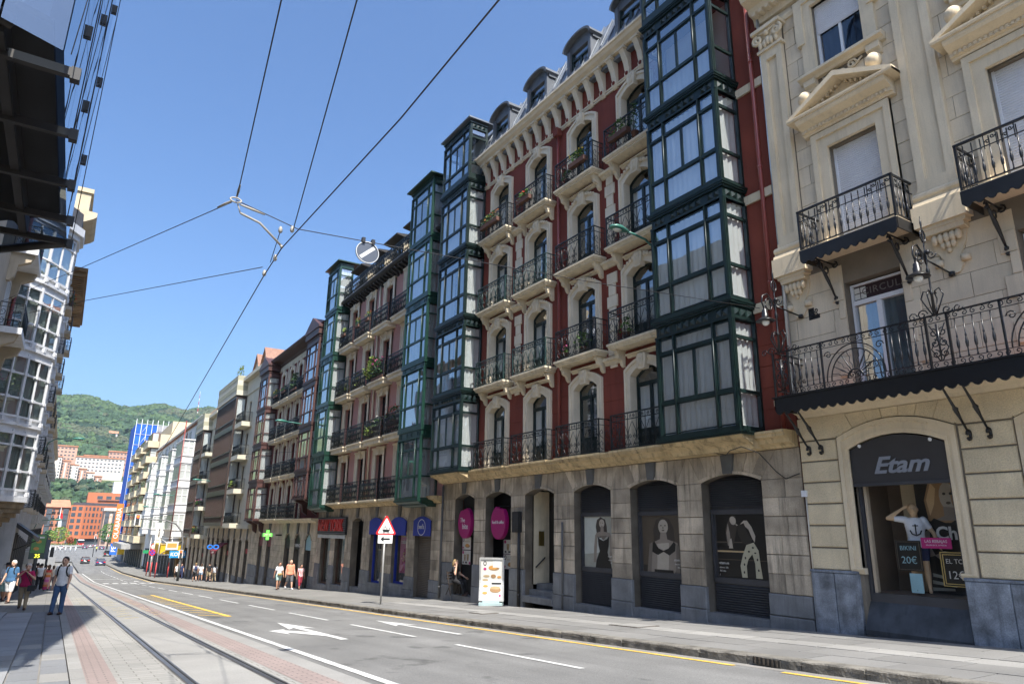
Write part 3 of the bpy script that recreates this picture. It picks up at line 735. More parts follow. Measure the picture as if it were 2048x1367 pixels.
def build_b2():
    F = F2; b = T('apartment_building', 'red apartment building with cream window surrounds, black balconies and dark green glazed bays', 'building', (14, 18.6, gz(18.6)))
    U0, U1 = 9.72, 27.5
    ops = [(10.84, 12.73), (13.59, 15.48), (16.35, 18.18), (19.27, 21.07), (21.98, 23.86), (24.72, 26.42)]
    arcade(F, b, U0, U1, ops, 1.30, 1.49, 1.99, -1.25, 6, seed=2)
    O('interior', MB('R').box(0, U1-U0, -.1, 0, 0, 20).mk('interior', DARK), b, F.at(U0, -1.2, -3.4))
    O('party_wall', MB('R').box(0, .02, -6, -.03, 0, 19.9).mk('party_wall', REDW), b, F.at(U0, 0, -3.2)); O('party_wall', MB('R').box(-.02, 0, -6, -.03, 0, 19.9).mk('party_wall', REDW), b, F.at(U1, 0, -3.2))
    # ledge over the ground floor
    pr = [(-.02, 0), (.10, 0), (.14, .05), (.30, .10), (.34, .2), (.46, .23), (.46, .3), (.50, .31), (.50, .37), (-.02, .37)]
    O('ledge', MB('R').prof(pr, 0, U1-U0-.04).mk('ledge', OCHRE), b, F.at(U0+.02, 0, 1.99))
    # upper walls
    cc = [14.6, 17.4, 20.2, 23.0]; fl = [2.36, 5.66, 8.9, 12.15, 15.0]
    for i in range(4):
        z0, z1 = fl[i], fl[i+1]; zo = [2.42, 5.68, 8.92, 12.17][i]
        wall_band(F, b, 'wall', U0, U1, z0, z1, [(c-.62, c+.62, zo, zo+2.48, .26) for c in cc], .26, REDW)
        if i == 0:
            es = [U0]+[x for c in cc for x in (c-.84, c+.84)]+[U1]
            for k in range(6):
                for j in range(0, len(es), 2):
                    a, c = es[j], es[j+1]; blk(F, b, a, c, -.01, .014, z0+.05+k*.53, z0+.05+(k+1)*.53, REDW, 'wall_course', .008)
    wall_band(F, b, 'wall', U0, U1, 15.0, 16.3, [], .2, REDW)
    def surround(key):
        def f():
            mb = MB('R'); ring(mb, arch(1.66, 2.70, .30), arch(1.24, 2.48, .26), -.02, .07)
            ring(mb, arch(1.72, 2.74, .31), arch(1.58, 2.65, .29), -.02, .11); ring(mb, arch(1.34, 2.53, .27), arch(1.225, 2.47, .26), -.27, .09)
            return mb.mk('window_surround', CREAMC)
        return cache('sur2', f)
    def keyst():
        mb = MB('R'); mb.ext([(-.13, -.28), (.13, -.28), (.2, .1), (.14, .2), (-.14, .2), (-.2, .1)], 0, .19)
        for q in (-.07, .0, .07): mb.tube([(q, .19, -.22), (q, .2, .1)], .025, 5)
        mb.sph((0, .17, .12), .12, 8, 5, (1, .6, .7)); return mb.mk('keystone', CREAMC)
    def leafcrest():
        mb = MB('R')
        for s in (-1, 1):
            for k in range(4): mb.sph((s*(.26+k*.13), .12, .02-.035*k-.02*k*k*.2), .1-.012*k, 6, 4, (.8, .5, .8))
        return mb.mk('leaf_crest', CREAMC)
    curt = [CURT, CURTB, None, CURTB, CURT, None]
    for i in range(4):
        zo = [2.42, 5.68, 8.92, 12.17][i]
        for j, c in enumerate(cc):
            su = O('window_surround', surround(0), b, F.at(c, 0, zo))
            O('keystone', cache('ks2', keyst), su, F.at(c, 0, zo+2.6))
            if i in (1, 2): O('leaf_crest', cache('lc2', leafcrest), su, F.at(c, 0, zo+2.66))
            french_window(F, b, c, zo, 1.24, 2.48, .26, GRN, p=-.2, kick=.62, trans=.5, cur=curt[(i*3+j*2) % 6])
    # balconies
    for i in range(4):
        z = [2.36, 5.66, 8.9, 12.15][i]
        for c in cc:
            iron = IRONB if c < 19 or i in (0, 3) else IRONG
            if i == 0: balcony(F, b, c, z+.02, 2.34, .52, OCHRE, iron, 'scroll', .37, th=.06, brackets=False)
            else: balcony(F, b, c, z, 2.28, .54, CREAM, iron, 'scroll', .37, bw=.92)
            if i: O('belt_moulding', cache('belt2', lambda: MB('R').prof([(0, 0), (.05, 0), (.08, .05), (.16, .07), (.16, .11), (0, .11)], -.72, .72).mk('belt_moulding', CREAM)), b, F.at(c, 0, z-.45))
    # quoin strips
    for uq in (15.98, 21.6):
        for k in range(17):
            z = 5.05+k*.40
            if z+.4 > 12.0 or abs(z-8.45) < .3: continue
            w = .5 if k % 2 else .34; blk(F, b, uq-w/2, uq+w/2, 0, .05, z, z+.40, CREAMC, 'quoin_block', .014)
        for z in (8.45, 11.75, 5.15): O('belt_moulding', cache('belt2b', lambda: MB('R').prof([(0, 0), (.08, 0), (.12, .1), (.2, .13), (.2, .22), (0, .22)], -.36, .36).mk('belt_moulding', CREAM)), b, F.at(uq, 0, z))
    # cornice with corbels
    U2, U3 = 13.2, 24.5
    O('cornice', MB('R').prof([(-.02, 0), (.34, 0), (.38, .07), (.5, .12), (.56, .22), (.62, .24), (.62, .32), (-.4, .36)], 0, U3-U2).mk('cornice', CREAMC), b, F.at(U2, 0, 16.06))
    O('frieze_moulding', MB('R').prof([(0, 0), (.06, 0), (.06, .05), (.03, .06), (.03, .1), (.07, .1), (.07, .15), (0, .15)], 0, U3-U2).mk('frieze_moulding', CREAMC), b, F.at(U2, 0, 14.98))
    def corbel():
        mb = MB('R'); mb.prof([(0, 0), (.36, 0), (.36, -.12), (.30, -.2), (.25, -.34), (.17, -.5), (.13, -.72), (.10, -.8), (.14, -.9), (.12, -1.04), (.05, -1.12), (0, -1.12)], -.11, .11)
        mb.box(-.17, .17, 0, .40, -.08, 0); mb.mat(1); mb.lathe(0, 0, 0, [(0.001, 0), (.001, 0)], 4)
        for i in range(1):
            mb.sph((0, .14, -.93), .075, 8, 5, (1, .5, 1))
        return mb.mk('corbel', CREAMC, REDW)
    n = 17
    for k in range(n):
        u = U2+.3+(U3-U2-.6)*k/(n-1); O('corbel', cache('cb2', corbel), b, F.at(u, 0, 16.06))
        if k < n-1:
            O('coffer', cache('cof', lambda: MB('R').box(-.15, .15, .05, .3, -.04, 0).mk('coffer', OCHRE)), b, F.at(u+(U3-U2-.6)/(n-1)/2, 0, 16.06))
    # mansard with seams and dormers
    O('roof', MB('R').prof([(.38, 0), (-.55, 2.15), (-.75, 2.25), (-5.5, 3.0), (-5.5, -.5), (.2, -.5)], 0, U1-U0).mk('roof', ZINC), b, F.at(U0, 0, 16.42))
    for k in range(24):
        u = U2+.1+k*.48; O('roof_seam', cache('seam', lambda: MB('R').add([(-.015, .40, .0), (.015, .40, .0), (.015, -.53, 2.16), (-.015, -.53, 2.16), (-.015, .43, .03), (.015, .43, .03), (.015, -.50, 2.19), (-.015, -.50, 2.19)], [(4, 5, 6, 7), (0, 4, 7, 3), (1, 2, 6, 5)]).mk('roof_seam', ZINC)), b, F.at(u, 0, 16.42))
    def dormer():
        mb = MB('R'); mb.box(-.72, -.56, -1.0, .16, 0, 1.55); mb.box(.56, .72, -1.0, .16, 0, 1.55)
        a = [(-.78*math.cos(t)*1.0, 1.5+.42*math.sin(t)) for t in [math.pi*i/10 for i in range(11)]]; o = [(u*1.1, z+.07) for u, z in a]
        ring(mb, o, a, -1.1, .3); mb.ext(a+[(.78, 1.4), (-.78, 1.4)], -1.0, .08); return mb.mk('dormer', M('dark_zinc', (.10, .11, .125), .5, var=.2))
    for c in cc+[25.9] if False else cc:
        dm = O('dormer', cache('dorm2', dormer), b, F.at(c, 0, 16.5))
        O('dormer_window', cache('dw2', lambda: _dw()), dm, F.at(c, .02, 16.52))
        for s in (-1, 1): pane(F, dm, c+s*.27, .0, 16.6, .44, .92, GL)
        pane(F, dm, c, .0, 17.6, 1.0, .3, GL)
    # glazed bays
    zz = [2.4, 5.66, 8.9, 12.15, 15.4, 18.4]
    for (a, c, seq) in ((10.6, 13.2, ['b', 'c', 'c', 'n', 'n']), (24.5, 27.1, ['c', 'n', 'n', 'c', 'n'])):
        for k in range(5):
            q = seq[k]; cu = CURT if q == 'c' else (CURTB if q == 'b' else None); lo = BLIND if q == 'b' else (CURT if q == 'c' else (CURTB if k == 3 else None))
            bay_storey(F, b, a, c, .9, zz[k], zz[k+1], GRN, cur=cu, lowcur=lo, back=ROOM, rows=((.14, .92), (1.0, 2.28), (2.36, 2.72)) if k < 4 else ((.3, .75), (.85, 2.1), (2.2, 2.5)), curside=CURT if k < 3 else None)
        base = O('bay_base', MB('R').prof([(0, 0), (.88, 0), (.84, -.07), (.66, -.12), (.5, -.2), (.44, -.3), (0, -.3)], -.02, c-a+.02).mk('bay_base', OCHRE), b, F.at(a, 0, 2.3))
        O('bay_roof', MB('R').box(-.15, c-a+.15, -.4, 1.06, 0, .07).mk('bay_roof', ZINC), b, F.at(a, 0, 18.4))
    # rain pipes
    def pipe(u, z0, z1, mat, p=.12, r=.055, name='rain_pipe'):
        mb = MB('R'); mb.tube([(0, p, 0), (0, p, z1-z0)], r, 8)
        for k in range(int((z1-z0)/3.2)+1): mb.lathe(0, p, min(.4+k*3.2, z1-z0-.1), [(r+.012, 0), (r+.012, .08)], 8)
        return O(name, mb.mk(name, mat), b, F.at(u, 0, z0))
    pipe(9.98, 2.4, 17.5, REDP); pipe(18.8, 2.4, 15.0, REDP, .1, .05); pipe(27.35, -2.7, 1.9, M('grey_pipe', (.1, .1, .1), .5), .1, .05)
    O('pipe_hopper', MB('R').box(-.14, .14, 0, .26, 0, .3).mk('pipe_hopper', REDW), b, F.at(18.8, 0, 14.75))
    for z in (8.9-.5, 12.15-.5, 5.4): O('belt_moulding', cache('belt2c', lambda: MB('R').box(0, .86, 0, .06, 0, .24).mk('belt_moulding', CREAM)), b, F.at(9.74, 0, z))
    pipe(18.72, -2.35, .35, M('grey_pipe', (.1, .1, .1), .5), .06, .035, 'conduit'); pipe(21.25, -2.55, .0, BLK, .1, .06, 'conduit')
    # loose cable along the ledge
    O('cable', MB('R').tube([(12.0-U0, .35, .02), (11.6-U0, .25, -.06), (11.2-U0, .6, -.02), (10.6-U0, .9, -.0), (10.45-U0, .5, -.12), (10.3-U0, .1, -.55), (10.1-U0, .05, -.72), (9.9-U0, .04, -.66), (9.74-U0, .04, -.62)], .012, 5).mk('cable', BLK), b, F.at(U0, 0, 2.0))
    return b, ops
def _dw():
    mb = MB('R'); ring(mb, [(-.56, 0), (-.56, 1.5), (.56, 1.5), (.56, 0)], [(-.48, .08), (-.48, 1.44), (.48, 1.44), (.48, .08)], -.06, .04, True)
    mb.box(-.05, .05, -.04, .04, .08, 1.05); mb.box(-.48, .48, -.04, .04, 1.0, 1.07)
    return mb.mk('dormer_window', GRN)
B2, OPS2 = build_b2()

# ---- ground floor of the red building: shop fronts, door, posters
def ell(cx, cy, rx, ry, n=16, a0=0, a1=6.2832, rot=0):
    out = []
    for i in range(n):
        t = a0+(a1-a0)*i/n; x, y = rx*math.cos(t), ry*math.sin(t); out.append((cx+x*math.cos(rot)-y*math.sin(rot), cy+x*math.sin(rot)+y*math.cos(rot)))
    return out
PRINT = {k: M('print_'+k, v, .35, var=.06, sc=5, fine=.03, spec=.5) for k, v in dict(black=(.012, .011, .010), dark=(.03, .026, .022), brown=(.09, .07, .05), skin=(.42, .37, .30), skin2=(.26, .22, .18), skin3=(.16, .135, .11),
     paper=(.50, .52, .47), paper2=(.34, .34, .29), hair=(.05, .04, .032), white=(.7, .7, .68), magenta=(.45, .02, .16), pattern=(.45, .42, .3), warm=(.62, .42, .22), warmd=(.35, .21, .10), gold=(.6, .43, .14), tan=(.45, .33, .18), cyan=(.3, .5, .55), cream=(.68, .66, .6), orange=(.6, .3, .08), pinkp=(.6, .4, .5)).items()}
def flatprint(F, parent, u, z, w, h, layers, p, name='poster', frame=None):
    """flat print: layers of (colour, polygon in 0..1 seen from the street)"""
    mb = MB(F.m); keys = []
    for i, (c, poly) in enumerate(layers):
        if c not in keys: keys.append(c)
        mb.mat(keys.index(c)); mb.flat([(w/2-x*w if F.m == 'R' else -w/2+x*w, y*h) for x, y in poly], .0012*i)
    return O(name, mb.mk(name, *[PRINT[k] for k in keys], fix=False), parent, F.at(u, p, z))
RECT = [(0, 0), (1, 0), (1, 1), (0, 1)]
def rc(a, b, c, d): return [(a, b), (c, b), (c, d), (a, d)]
POST1 = [('paper2', RECT), ('paper', [(.0, .25), (.62, .3), (.66, .98), (.02, .98)]), ('hair', [(.42, .62), (.38, .8), (.42, .93), (.54, .99), (.68, .94), (.73, .8), (.74, .64), (.68, .58), (.5, .58)]),
         ('skin', ell(.575, .86, .085, .085)), ('skin2', [(.54, .8), (.63, .8), (.64, .7), (.82, .68), (.86, .6), (.36, .6), (.4, .68), (.53, .7)]), ('skin2', [(.36, .64), (.44, .63), (.40, .3), (.38, .1), (.3, .1), (.32, .4)]), ('skin2', [(.8, .64), (.88, .62), (.9, .3), (.84, .08), (.78, .1), (.82, .4)]),
         ('black', [(.44, .62), (.5, .56), (.62, .52), (.74, .56), (.8, .62), (.78, .42), (.74, .3), (.84, .1), (.86, 0), (.36, 0), (.4, .16), (.5, .32), (.46, .44)]), ('skin3', [(.5, .62), (.74, .62), (.62, .53)]), ('hair', ell(.55, .875, .012, .008)), ('hair', ell(.61, .87, .012, .008)), ('skin3', ell(.585, .81, .022, .008))]
POST2 = [('brown', RECT), ('dark', rc(0, 0, 1, .12)), ('hair', [(.3, .5), (.28, .75), (.36, .92), (.5, .98), (.68, .94), (.78, .78), (.8, .56), (.7, .5), (.4, .5)]), ('skin', ell(.53, .8, .12, .13)), ('skin2', [(.46, .7), (.6, .7), (.62, .58), (.86, .52), (.9, .3), (.78, .0), (.2, 0), (.16, .3), (.2, .5), (.44, .58)]),
         ('skin', [(.36, .5), (.66, .52), (.64, .2), (.62, .02), (.34, .02), (.36, .2)]), ('black', [(.24, .5), (.3, .54), (.4, .42), (.52, .38), (.64, .42), (.78, .54), (.82, .5), (.8, .38), (.66, .3), (.52, .36), (.38, .3), (.22, .36)]), ('black', rc(.28, 0, .74, .05)), ('skin3', [(.18, .5), (.26, .5), (.2, .0), (.1, .0)]), ('skin3', [(.84, .5), (.9, .46), (.9, 0), (.8, 0)]),
         ('hair', ell(.485, .82, .022, .01)), ('hair', ell(.585, .82, .022, .01)), ('brown', ell(.535, .735, .035, .012)), ('skin3', [(.525, .8), (.545, .8), (.55, .765), (.52, .765)])]
POST3 = [('black', RECT), ('brown', rc(.0, .55, .62, .565)), ('tan', rc(0, .4, .6, .425)), ('brown', rc(0, .28, 1, .29)), ('hair', [(.2, .52), (.18, .75), (.28, .95), (.4, .98), (.42, .8), (.36, .6), (.3, .46)]), ('skin2', [(.22, .5), (.2, .7), (.24, .86), (.27, .7), (.28, .5)]), ('skin', ell(.345, .9, .06, .07, rot=.5)), ('skin', [(.38, .86), (.46, .82), (.56, .9), (.62, .9), (.7, .8), (.76, .66), (.74, .56), (.7, .62), (.64, .76), (.56, .82), (.5, .72)]),
         ('dark', [(.42, .82), (.56, .86), (.62, .7), (.7, .6), (.62, .5), (.5, .56), (.44, .68)]), ('pattern', [(.58, .52), (.72, .56), (.8, .44), (.82, .2), (.84, .02), (.72, .02), (.72, .24), (.68, .38), (.6, .3), (.56, .2), (.56, .02), (.46, .02), (.44, .2), (.5, .36)]), ('skin', [(.24, .46), (.32, .46), (.3, .62), (.26, .6)]),
         ('dark', ell(.62, .42, .02, .015)), ('dark', ell(.7, .48, .02, .015)), ('dark', ell(.52, .22, .015, .02)), ('dark', ell(.77, .3, .015, .02)), ('dark', ell(.78, .14, .015, .02)), ('dark', ell(.51, .1, .015, .02)), ('dark', ell(.74, .4, .02, .012)), ('dark', ell(.55, .32, .015, .02))]
for (a, c), pst, lbl in zip(OPS2[:3], (POST3, POST2, POST1), ('wide', 'mid', 'narrow')):
    F = F2; uc = (a+c)/2; w = c-a-.12; p = -.3
    sf = O('shop_panel', MB('R').box(-w/2, w/2, -.05, 0, 0, 3.45).mk('shop_panel', GREYM), B2, F.at(uc, p, -2.1)); O('sill_step', MB('R').box(-w/2-.05, w/2+.05, -.32, .03, -.6, 0).mk('sill_step', STP), B2, F.at(uc, 0, gz(uc)+.2))
    ring_ = MB('R'); ring(ring_, [(-w/2, 0), (-w/2, 1.78), (w/2, 1.78), (w/2, 0)], [(-w/2+.13, .13), (-w/2+.13, 1.66), (w/2-.06, 1.66), (w/2-.06, .13)], 0, .05, True); O('poster_frame', ring_.mk('poster_frame', GREYM), sf, F.at(uc, p, -1.14))
    flatprint(F, sf, uc-.035, -1.01, w-.19, 1.53, pst, p+.012)
    for k in range(16): O('louvre', cache(('lv', round(w, 2)), lambda: MB('R').prof([(0, 0), (.05, -.025), (.05, -.015), (0, .02)], -w/2, w/2).mk('louvre', GREYM)), sf, F.at(uc, p+.002, -1.19-k*.056))
    for k in range(14): O('louvre', MC[('lv', round(w, 2))], sf, F.at(uc, p+.002, 1.46-k*.056))
    for txt, zz, s in (('etam.es', -.66, .1), ('abierto 24h', -.77, .06), ('365 dias', -.85, .06), ('f', -.95, .06)):
        O('lettering', text_mesh(txt, s, PRINT['cream'], .0005, alignx='LEFT' if pst is POST3 else 'RIGHT'), sf, F.at(uc-.035+(w-.19)/2-.06 if pst is POST3 else uc-.035-(w-.19)/2+.03, p+.05, zz), ROT_R)
def label_fix(): pass
# entrance door with steps
def entrance():
    F = F2; a, c = OPS2[3]; uc = (a+c)/2
    d = O('door', MB('R').box(-.62, .62, -.06, 0, 0, 2.35).mk('door', M('door_black_green', (.014, .02, .018), .4, var=.2)), B2, F.at(uc-.1, -1.0, -1.68))
    for (x0, x1, z0, z1) in ((-.52, -.06, .15, .8), (.06, .52, .15, .8), (-.52, -.06, .95, 2.0), (.06, .52, .95, 2.0)):
        O('door_panel', MB('R').cbox(x0, x1, 0, .03, z0, z1, .02).mk('door_panel', MATS['door_black_green']), d, F.at(uc-.1, -1.0, -1.68))
    O('letter_plate', MB('R').box(-.16, .16, 0, .035, 1.0, 1.06).mk('letter_plate', M('brass', (.5, .36, .12), .35, metal=.9)), d, F.at(uc-.1, -1.0, -1.88))
    O('notice', MB('R').box(-.16, .14, .0, .004, 0, .3).mk('notice', PRINT['cyan']), d, F.at(uc-.1, -.965, .1))
    g = MB('R'); 
    for s in (-1, 1):
        for k in range(3): g.tube(spiral(s*(.15+.16*k), .3, .12, 1.3, 0, s, 12, .02), .012, 4)
    g.tube([(u, .02, z) for u, z in arch(1.2, .66, .14)], .02, 5); O('fanlight_grille', g.mk('fanlight_grille', IRONB), B2, F.at(uc-.1, -1.0, .72))
    O('porch_wall', MB('R').box(-.02, 0, -1.1, -.36, 0, 3.2).mk('porch_wall', CREAM), B2, F.at(a+.28, 0, -1.75)); O('porch_wall', MB('R').box(0, .02, -1.1, -.36, 0, 3.2).mk('porch_wall', CREAM), B2, F.at(c-.0, 0, -1.75))
    O('porch_ceiling', MB('R').box(0, c-a, -1.1, -.36, 0, .03).mk('porch_ceiling', CREAM), B2, F.at(a, 0, 1.5))
    for k in range(3):
        zt = -1.72-.19*k; O('step', MB('R').box(0, c-a-.02, -1.1, -.55+.32*k, -.2, 0).mk('step', STP), B2, F.at(a+.01, 0, zt))
    O('doorbell_panel', MB('R').box(0, .02, -.85, -.62, 0, .5).mk('doorbell_panel', MATS['brass']), B2, F.at(c-.04, 0, -.45))
    O('handrail', MB('R').tube([(0, -.85, .75), (0, -.45, .42)], .025, 6).mk('handrail', BLK), B2, F.at(c-.1, 0, -1.6))
    O('meter_box', MB('R').box(-.2, .2, 0, .17, 0, .72).mk('meter_box', BLK), B2, F.at(21.42, 0, .0))
entrance()
# The bite: two openings
MAG = M('magenta_sign', (.32, .006, .12), .4, var=.06)
def bite():
    F = F2
    for i, ((a, c), txt) in enumerate(zip(OPS2[4:], ('food', 'The'))):
        uc = (a+c)/2; w = c-a
        sf = O('shopfront', MB('R').box(-w/2, w/2, -.05, 0, 0, 4.2).mk('shopfront', BLK), B2, F.at(uc, -.45 if i else -.8, -2.7))
        O('door_frame', MB('R').box(-w*.12, -w*.06, 0, .04, 0, 3.2).mk('door_frame', GREYM), sf, F.at(uc, -.45 if i else -.8, -2.3))
        pane(F, sf, uc-w*.28, -.4 if i else -.74, -2.3, w*.38, 3.0, GL)
        # round sign with a bite taken out
        t = T('shop_sign', 'round magenta sign with a bite cut out, reading The bite' if i else 'round magenta sign with a bite cut out, reading food and coffee', 'sign', F.at(uc+.02, -.12, .35), 'magenta shop signs')
        poly = []
        for k in range(40):
            ang = 2*math.pi*k/40; r = .62
            if 1.0 < ang < 1.75: r = .5+.05*abs(math.sin((ang-1.0)*12))
            x = r*math.cos(ang)*(.86); poly.append((-x if i == 0 else x, r*math.sin(ang)))
        O('disc', MB('R').ext(poly, -.08, .08).mk('disc', MAG), t, F.at(uc+.02, -.12, .35))
        W_ = PRINT['white']
        if i: O('lettering', text_mesh('The', .26, W_, .003), t, F.at(uc+.17, -.035, .45), ROT_R); O('lettering', text_mesh('bite', .32, W_, .003), t, F.at(uc-.05, -.035, .2), ROT_R)
        else: O('lettering', text_mesh('food & coffee', .17, W_, .003, spacing=.92), t, F.at(uc+.02, -.035, .36), ROT_R)
        O('sign_arm', MB('R').box(-.02, .02, -.5, 0, 0, .04).mk('sign_arm', BLK), t, F.at(uc, -.1, .95))
        food = lambda s: [('pinkp', RECT), ('cream', rc(.02, .02, .98, .98)), ('black', ell(.15, .78, .09, .16)), ('cream', ell(.15, .78, .05, .1)), ('warmd', ell(.62, .3, .28, .14)), ('orange', ell(.6, .36, .22, .12)), ('magenta', ell(.12, .16, .08, .08)), ('tan', rc(.3, .62, .9, .66))]
        drink = lambda s: [('cream', RECT), ('magenta', ell(.12, .85, .09, .12)), ('magenta', ell(.9, .12, .09, .1)), ('tan', [(.28, .25), (.42, .25), (.46, .7), (.24, .7)]), ('tan', [(.6, .25), (.78, .25), (.84, .75), (.54, .75)]), ('black', rc(.1, .08, .24, .2)), ('black', rc(.4, .08, .62, .2)), ('warmd', rc(.3, .35, .4, .5)), ('warmd', rc(.62, .35, .74, .52))]
        ps = ((.45, -.72, .72, .5, food), (.45, -1.3, .72, .55, drink)) if i else ((.32, -.8, .9, .52, drink), (.32, -1.36, .9, .54, food))
        for (dx, zz, ww, hh, fn) in ps: flatprint(F, sf, uc+dx-.1, zz, ww, hh, fn(0), -.36 if i else -.72, 'menu_poster')

    O('sill_step', MB('R').box(0, OPS2[5][1]-OPS2[5][0], -.6, .02, 0, .25).mk('sill_step', STP), B2, F.at(OPS2[5][0], 0, gz(25.5)-.02))
bite()
# ================================================================== the beige classical building with the Etam shop
BEI = M('beige_stucco', (.70, .585, .41), .85, var=.09, sc=1.2, fine=.07, streak=.4, streakcol=.6, bump=.1, bsc=70)
BEIB = M('beige_ashlar', (.68, .575, .42), .85, var=.08, sc=1.6, rnd=.06, fine=.07, streak=.4, streakcol=.6, bump=.12, bsc=60)
BEIR = M('rough_beige_render', (.70, .585, .395), .9, var=.14, sc=1.4, rnd=.04, fine=.16, streak=.2, streakcol=.6, bump=1.0, bsc=38)
MARB = M('blue_grey_marble', (.20, .22, .25), .5, var=.5, sc=3.5, rnd=.12, fine=.25, bump=.2, bsc=12, streak=.8, streakcol=.35)
JOINT = M('dark_joint', (.20, .17, .13), .95)
SHUT = M('white_roller_shutter', (.66, .67, .70), .6, var=.05)
WHT = M('white_window_frame', (.74, .75, .76), .45, var=.05)
GLOSSB = M('gloss_black_iron', (.012, .012, .013), .32, var=.2, sc=8, spec=.45)
F1 = Fc('R', 14.)
def baluster(h=.62):
    return cache(('bal', h), lambda: MB('R').lathe(0, 0, 0, [(.012, 0), (.02, .02), (.012, .05), (.012, .16), (.022, .18), (.030, .26), (.018, .34), (.012, .36), (.02, .39), (.012, .42), (.012, h)], 7).mk('baluster', GLOSSB))
def scallop_fascia(w, z0, h, scal, mat, p0, p1):
    n = max(2, round(w/scal)); k = w/n; poly = [(-w/2, h), (-w/2, 0)]
    for i in range(n):
        for t in (0.1, .28, .5, .72, .9): poly.append((-w/2+(i+t)*k, -.11*math.sin(math.pi*t)**.7))
    poly += [(w/2, 0), (w/2, h)]
    return MB('R').ext(poly, p0, p1).mk('fascia', mat)
def classic_balcony(b, u, z, w, d, h, name='balcony'):
    F = F1
    o = O(name, MB('R').box(-w/2, w/2, -.02, d, -.10, 0).mk('balcony', BEI), b, F.at(u, 0, z))
    O('fascia', scallop_fascia(w, 0, .22, .2, GLOSSB, d, d+.03), o, F.at(u, 0, z-.24)); 
    for s in (-1, 1): O('fascia_side', cache(('fs', d), lambda: MB('R').box(-.015, .015, 0, d, -.02, .22).mk('fascia_side', GLOSSB)), o, F.at(u+s*(w/2), 0, z-.24))
    O('soffit_coffer', MB('R').box(-w/2+.15, w/2-.15, .1, d-.1, -.03, .0).mk('soffit_coffer', BEI), o, F.at(u, 0, z-.105))
    mb = MB('R'); r = h
    mb.box(-w/2-.01, w/2+.01, d-.06, d-.01, r-.02, r+.02); mb.box(-w/2, w/2, d-.05, d-.02, .05, .075); mb.box(-w/2, w/2, d-.045, d-.025, r-.25, r-.235)
    n = round(w/.145)
    for s in (-1, 1):
        x = s*(w/2-.02); mb.box(x-.02, x+.02, 0, d-.03, r-.02, r+.02); mb.box(x-.012, x+.012, 0, d-.03, .05, .075); mb.box(x-.022, x+.022, d-.06, d-.01, 0, r); mb.box(x-.01, x+.01, 0, d, r-.25, r-.235)
        for q in (.18, .42, .62): 
            mb.tube([(x, q+a, r-.13+c) for a, c in ((-.08, -.08), (.05, -.07), (.06, .02), (0, .06), (-.04, 0))], .012, 4)
    for i in range(0, n, 2):
        if (i//2) % 2 == 0 or True:
            c = -w/2+.145*(i+1)
            if (i//4) % 2 == 0:
                mb.tube(spiral(c-.045, r-.09, .045, 1.2, math.pi, 1, 9, d-.035), .012, 4); mb.tube(spiral(c+.045, r-.17, .045, 1.2, 0, 1, 9, d-.035), .012, 4); mb.box(c-.11, c-.095, d-.045, d-.03, r-.3, r); mb.box(c+.095, c+.11, d-.045, d-.03, r-.3, r)
    O('railing', mb.mk('railing', GLOSSB, fix=False), o, F.at(u, 0, z))
    for i in range(1, n): O('baluster', baluster(round(h-.12, 2)), o, F.at(u-w/2+w*i/n, d-.035, z+.06))
    for s in (-1, 1):
        for q in (.12, .26, .4, .54, .68): O('baluster', baluster(round(h-.12, 2)), o, F.at(u+s*(w/2-.02), q, z+.06))
        O('iron_bracket', cache('ibr', ibr), o, F.at(u+s*(w/2-.3), 0, z-.26))
    return o
def ibr():
    mb = MB('R'); mb.tube([(0, .02, 0), (0, .75, 0)], .02, 5); mb.tube(spiral(0, 0, .09, 1.2, 1.57, 1, 10), .02, 5)
    q = lambda pts: [(0, a, c) for a, c in pts]
    mb.tube(q([(.62, -.03), (.5, -.2), (.36, -.38), (.2, -.62), (.1, -.8)]), [.022, .03, .045, .03, .022], 6)
    mb.tube([(0, .62+.07*math.cos(t), -.09+.07*math.sin(t)) for t in [i*.7 for i in range(9)]], .02, 5); mb.tube([(0, .34+.06*math.cos(t), -.2+.08*math.sin(t)) for t in [i*.7 for i in range(9)]], .018, 5)
    mb.tube([(0, .07+.06*math.cos(t), -.86+.08*math.sin(t)) for t in [i*.7 for i in range(9)]], .028, 5); return mb.mk('iron_bracket', GLOSSB)
def strut():
    mb = MB('R'); q = lambda pts: [(0, a, c) for a, c in pts]
    mb.tube(q([(.86, 0), (.7, -.16), (.5, -.36), (.42, -.45), (.3, -.58), (.1, -.8)]), [.02, .024, .03, .045, .026, .02], 6)
    mb.lathe(0, .44, -.46, [(.02, 0), (.05, .03), (.05, .06), (.02, .09)], 7)
    mb.tube(q([(.86+.06*math.cos(t), .0+.07*math.sin(t)) for t in [i*.7 for i in range(9)]]), .022, 5); mb.tube(q([(.08+.06*math.cos(t), -.86+.09*math.sin(t)) for t in [i*.7 for i in range(9)]]), .03, 5)
    mb.tube(q([(.2, .04), (.8, .06)]), .015, 5); return mb.mk('iron_strut', GLOSSB)
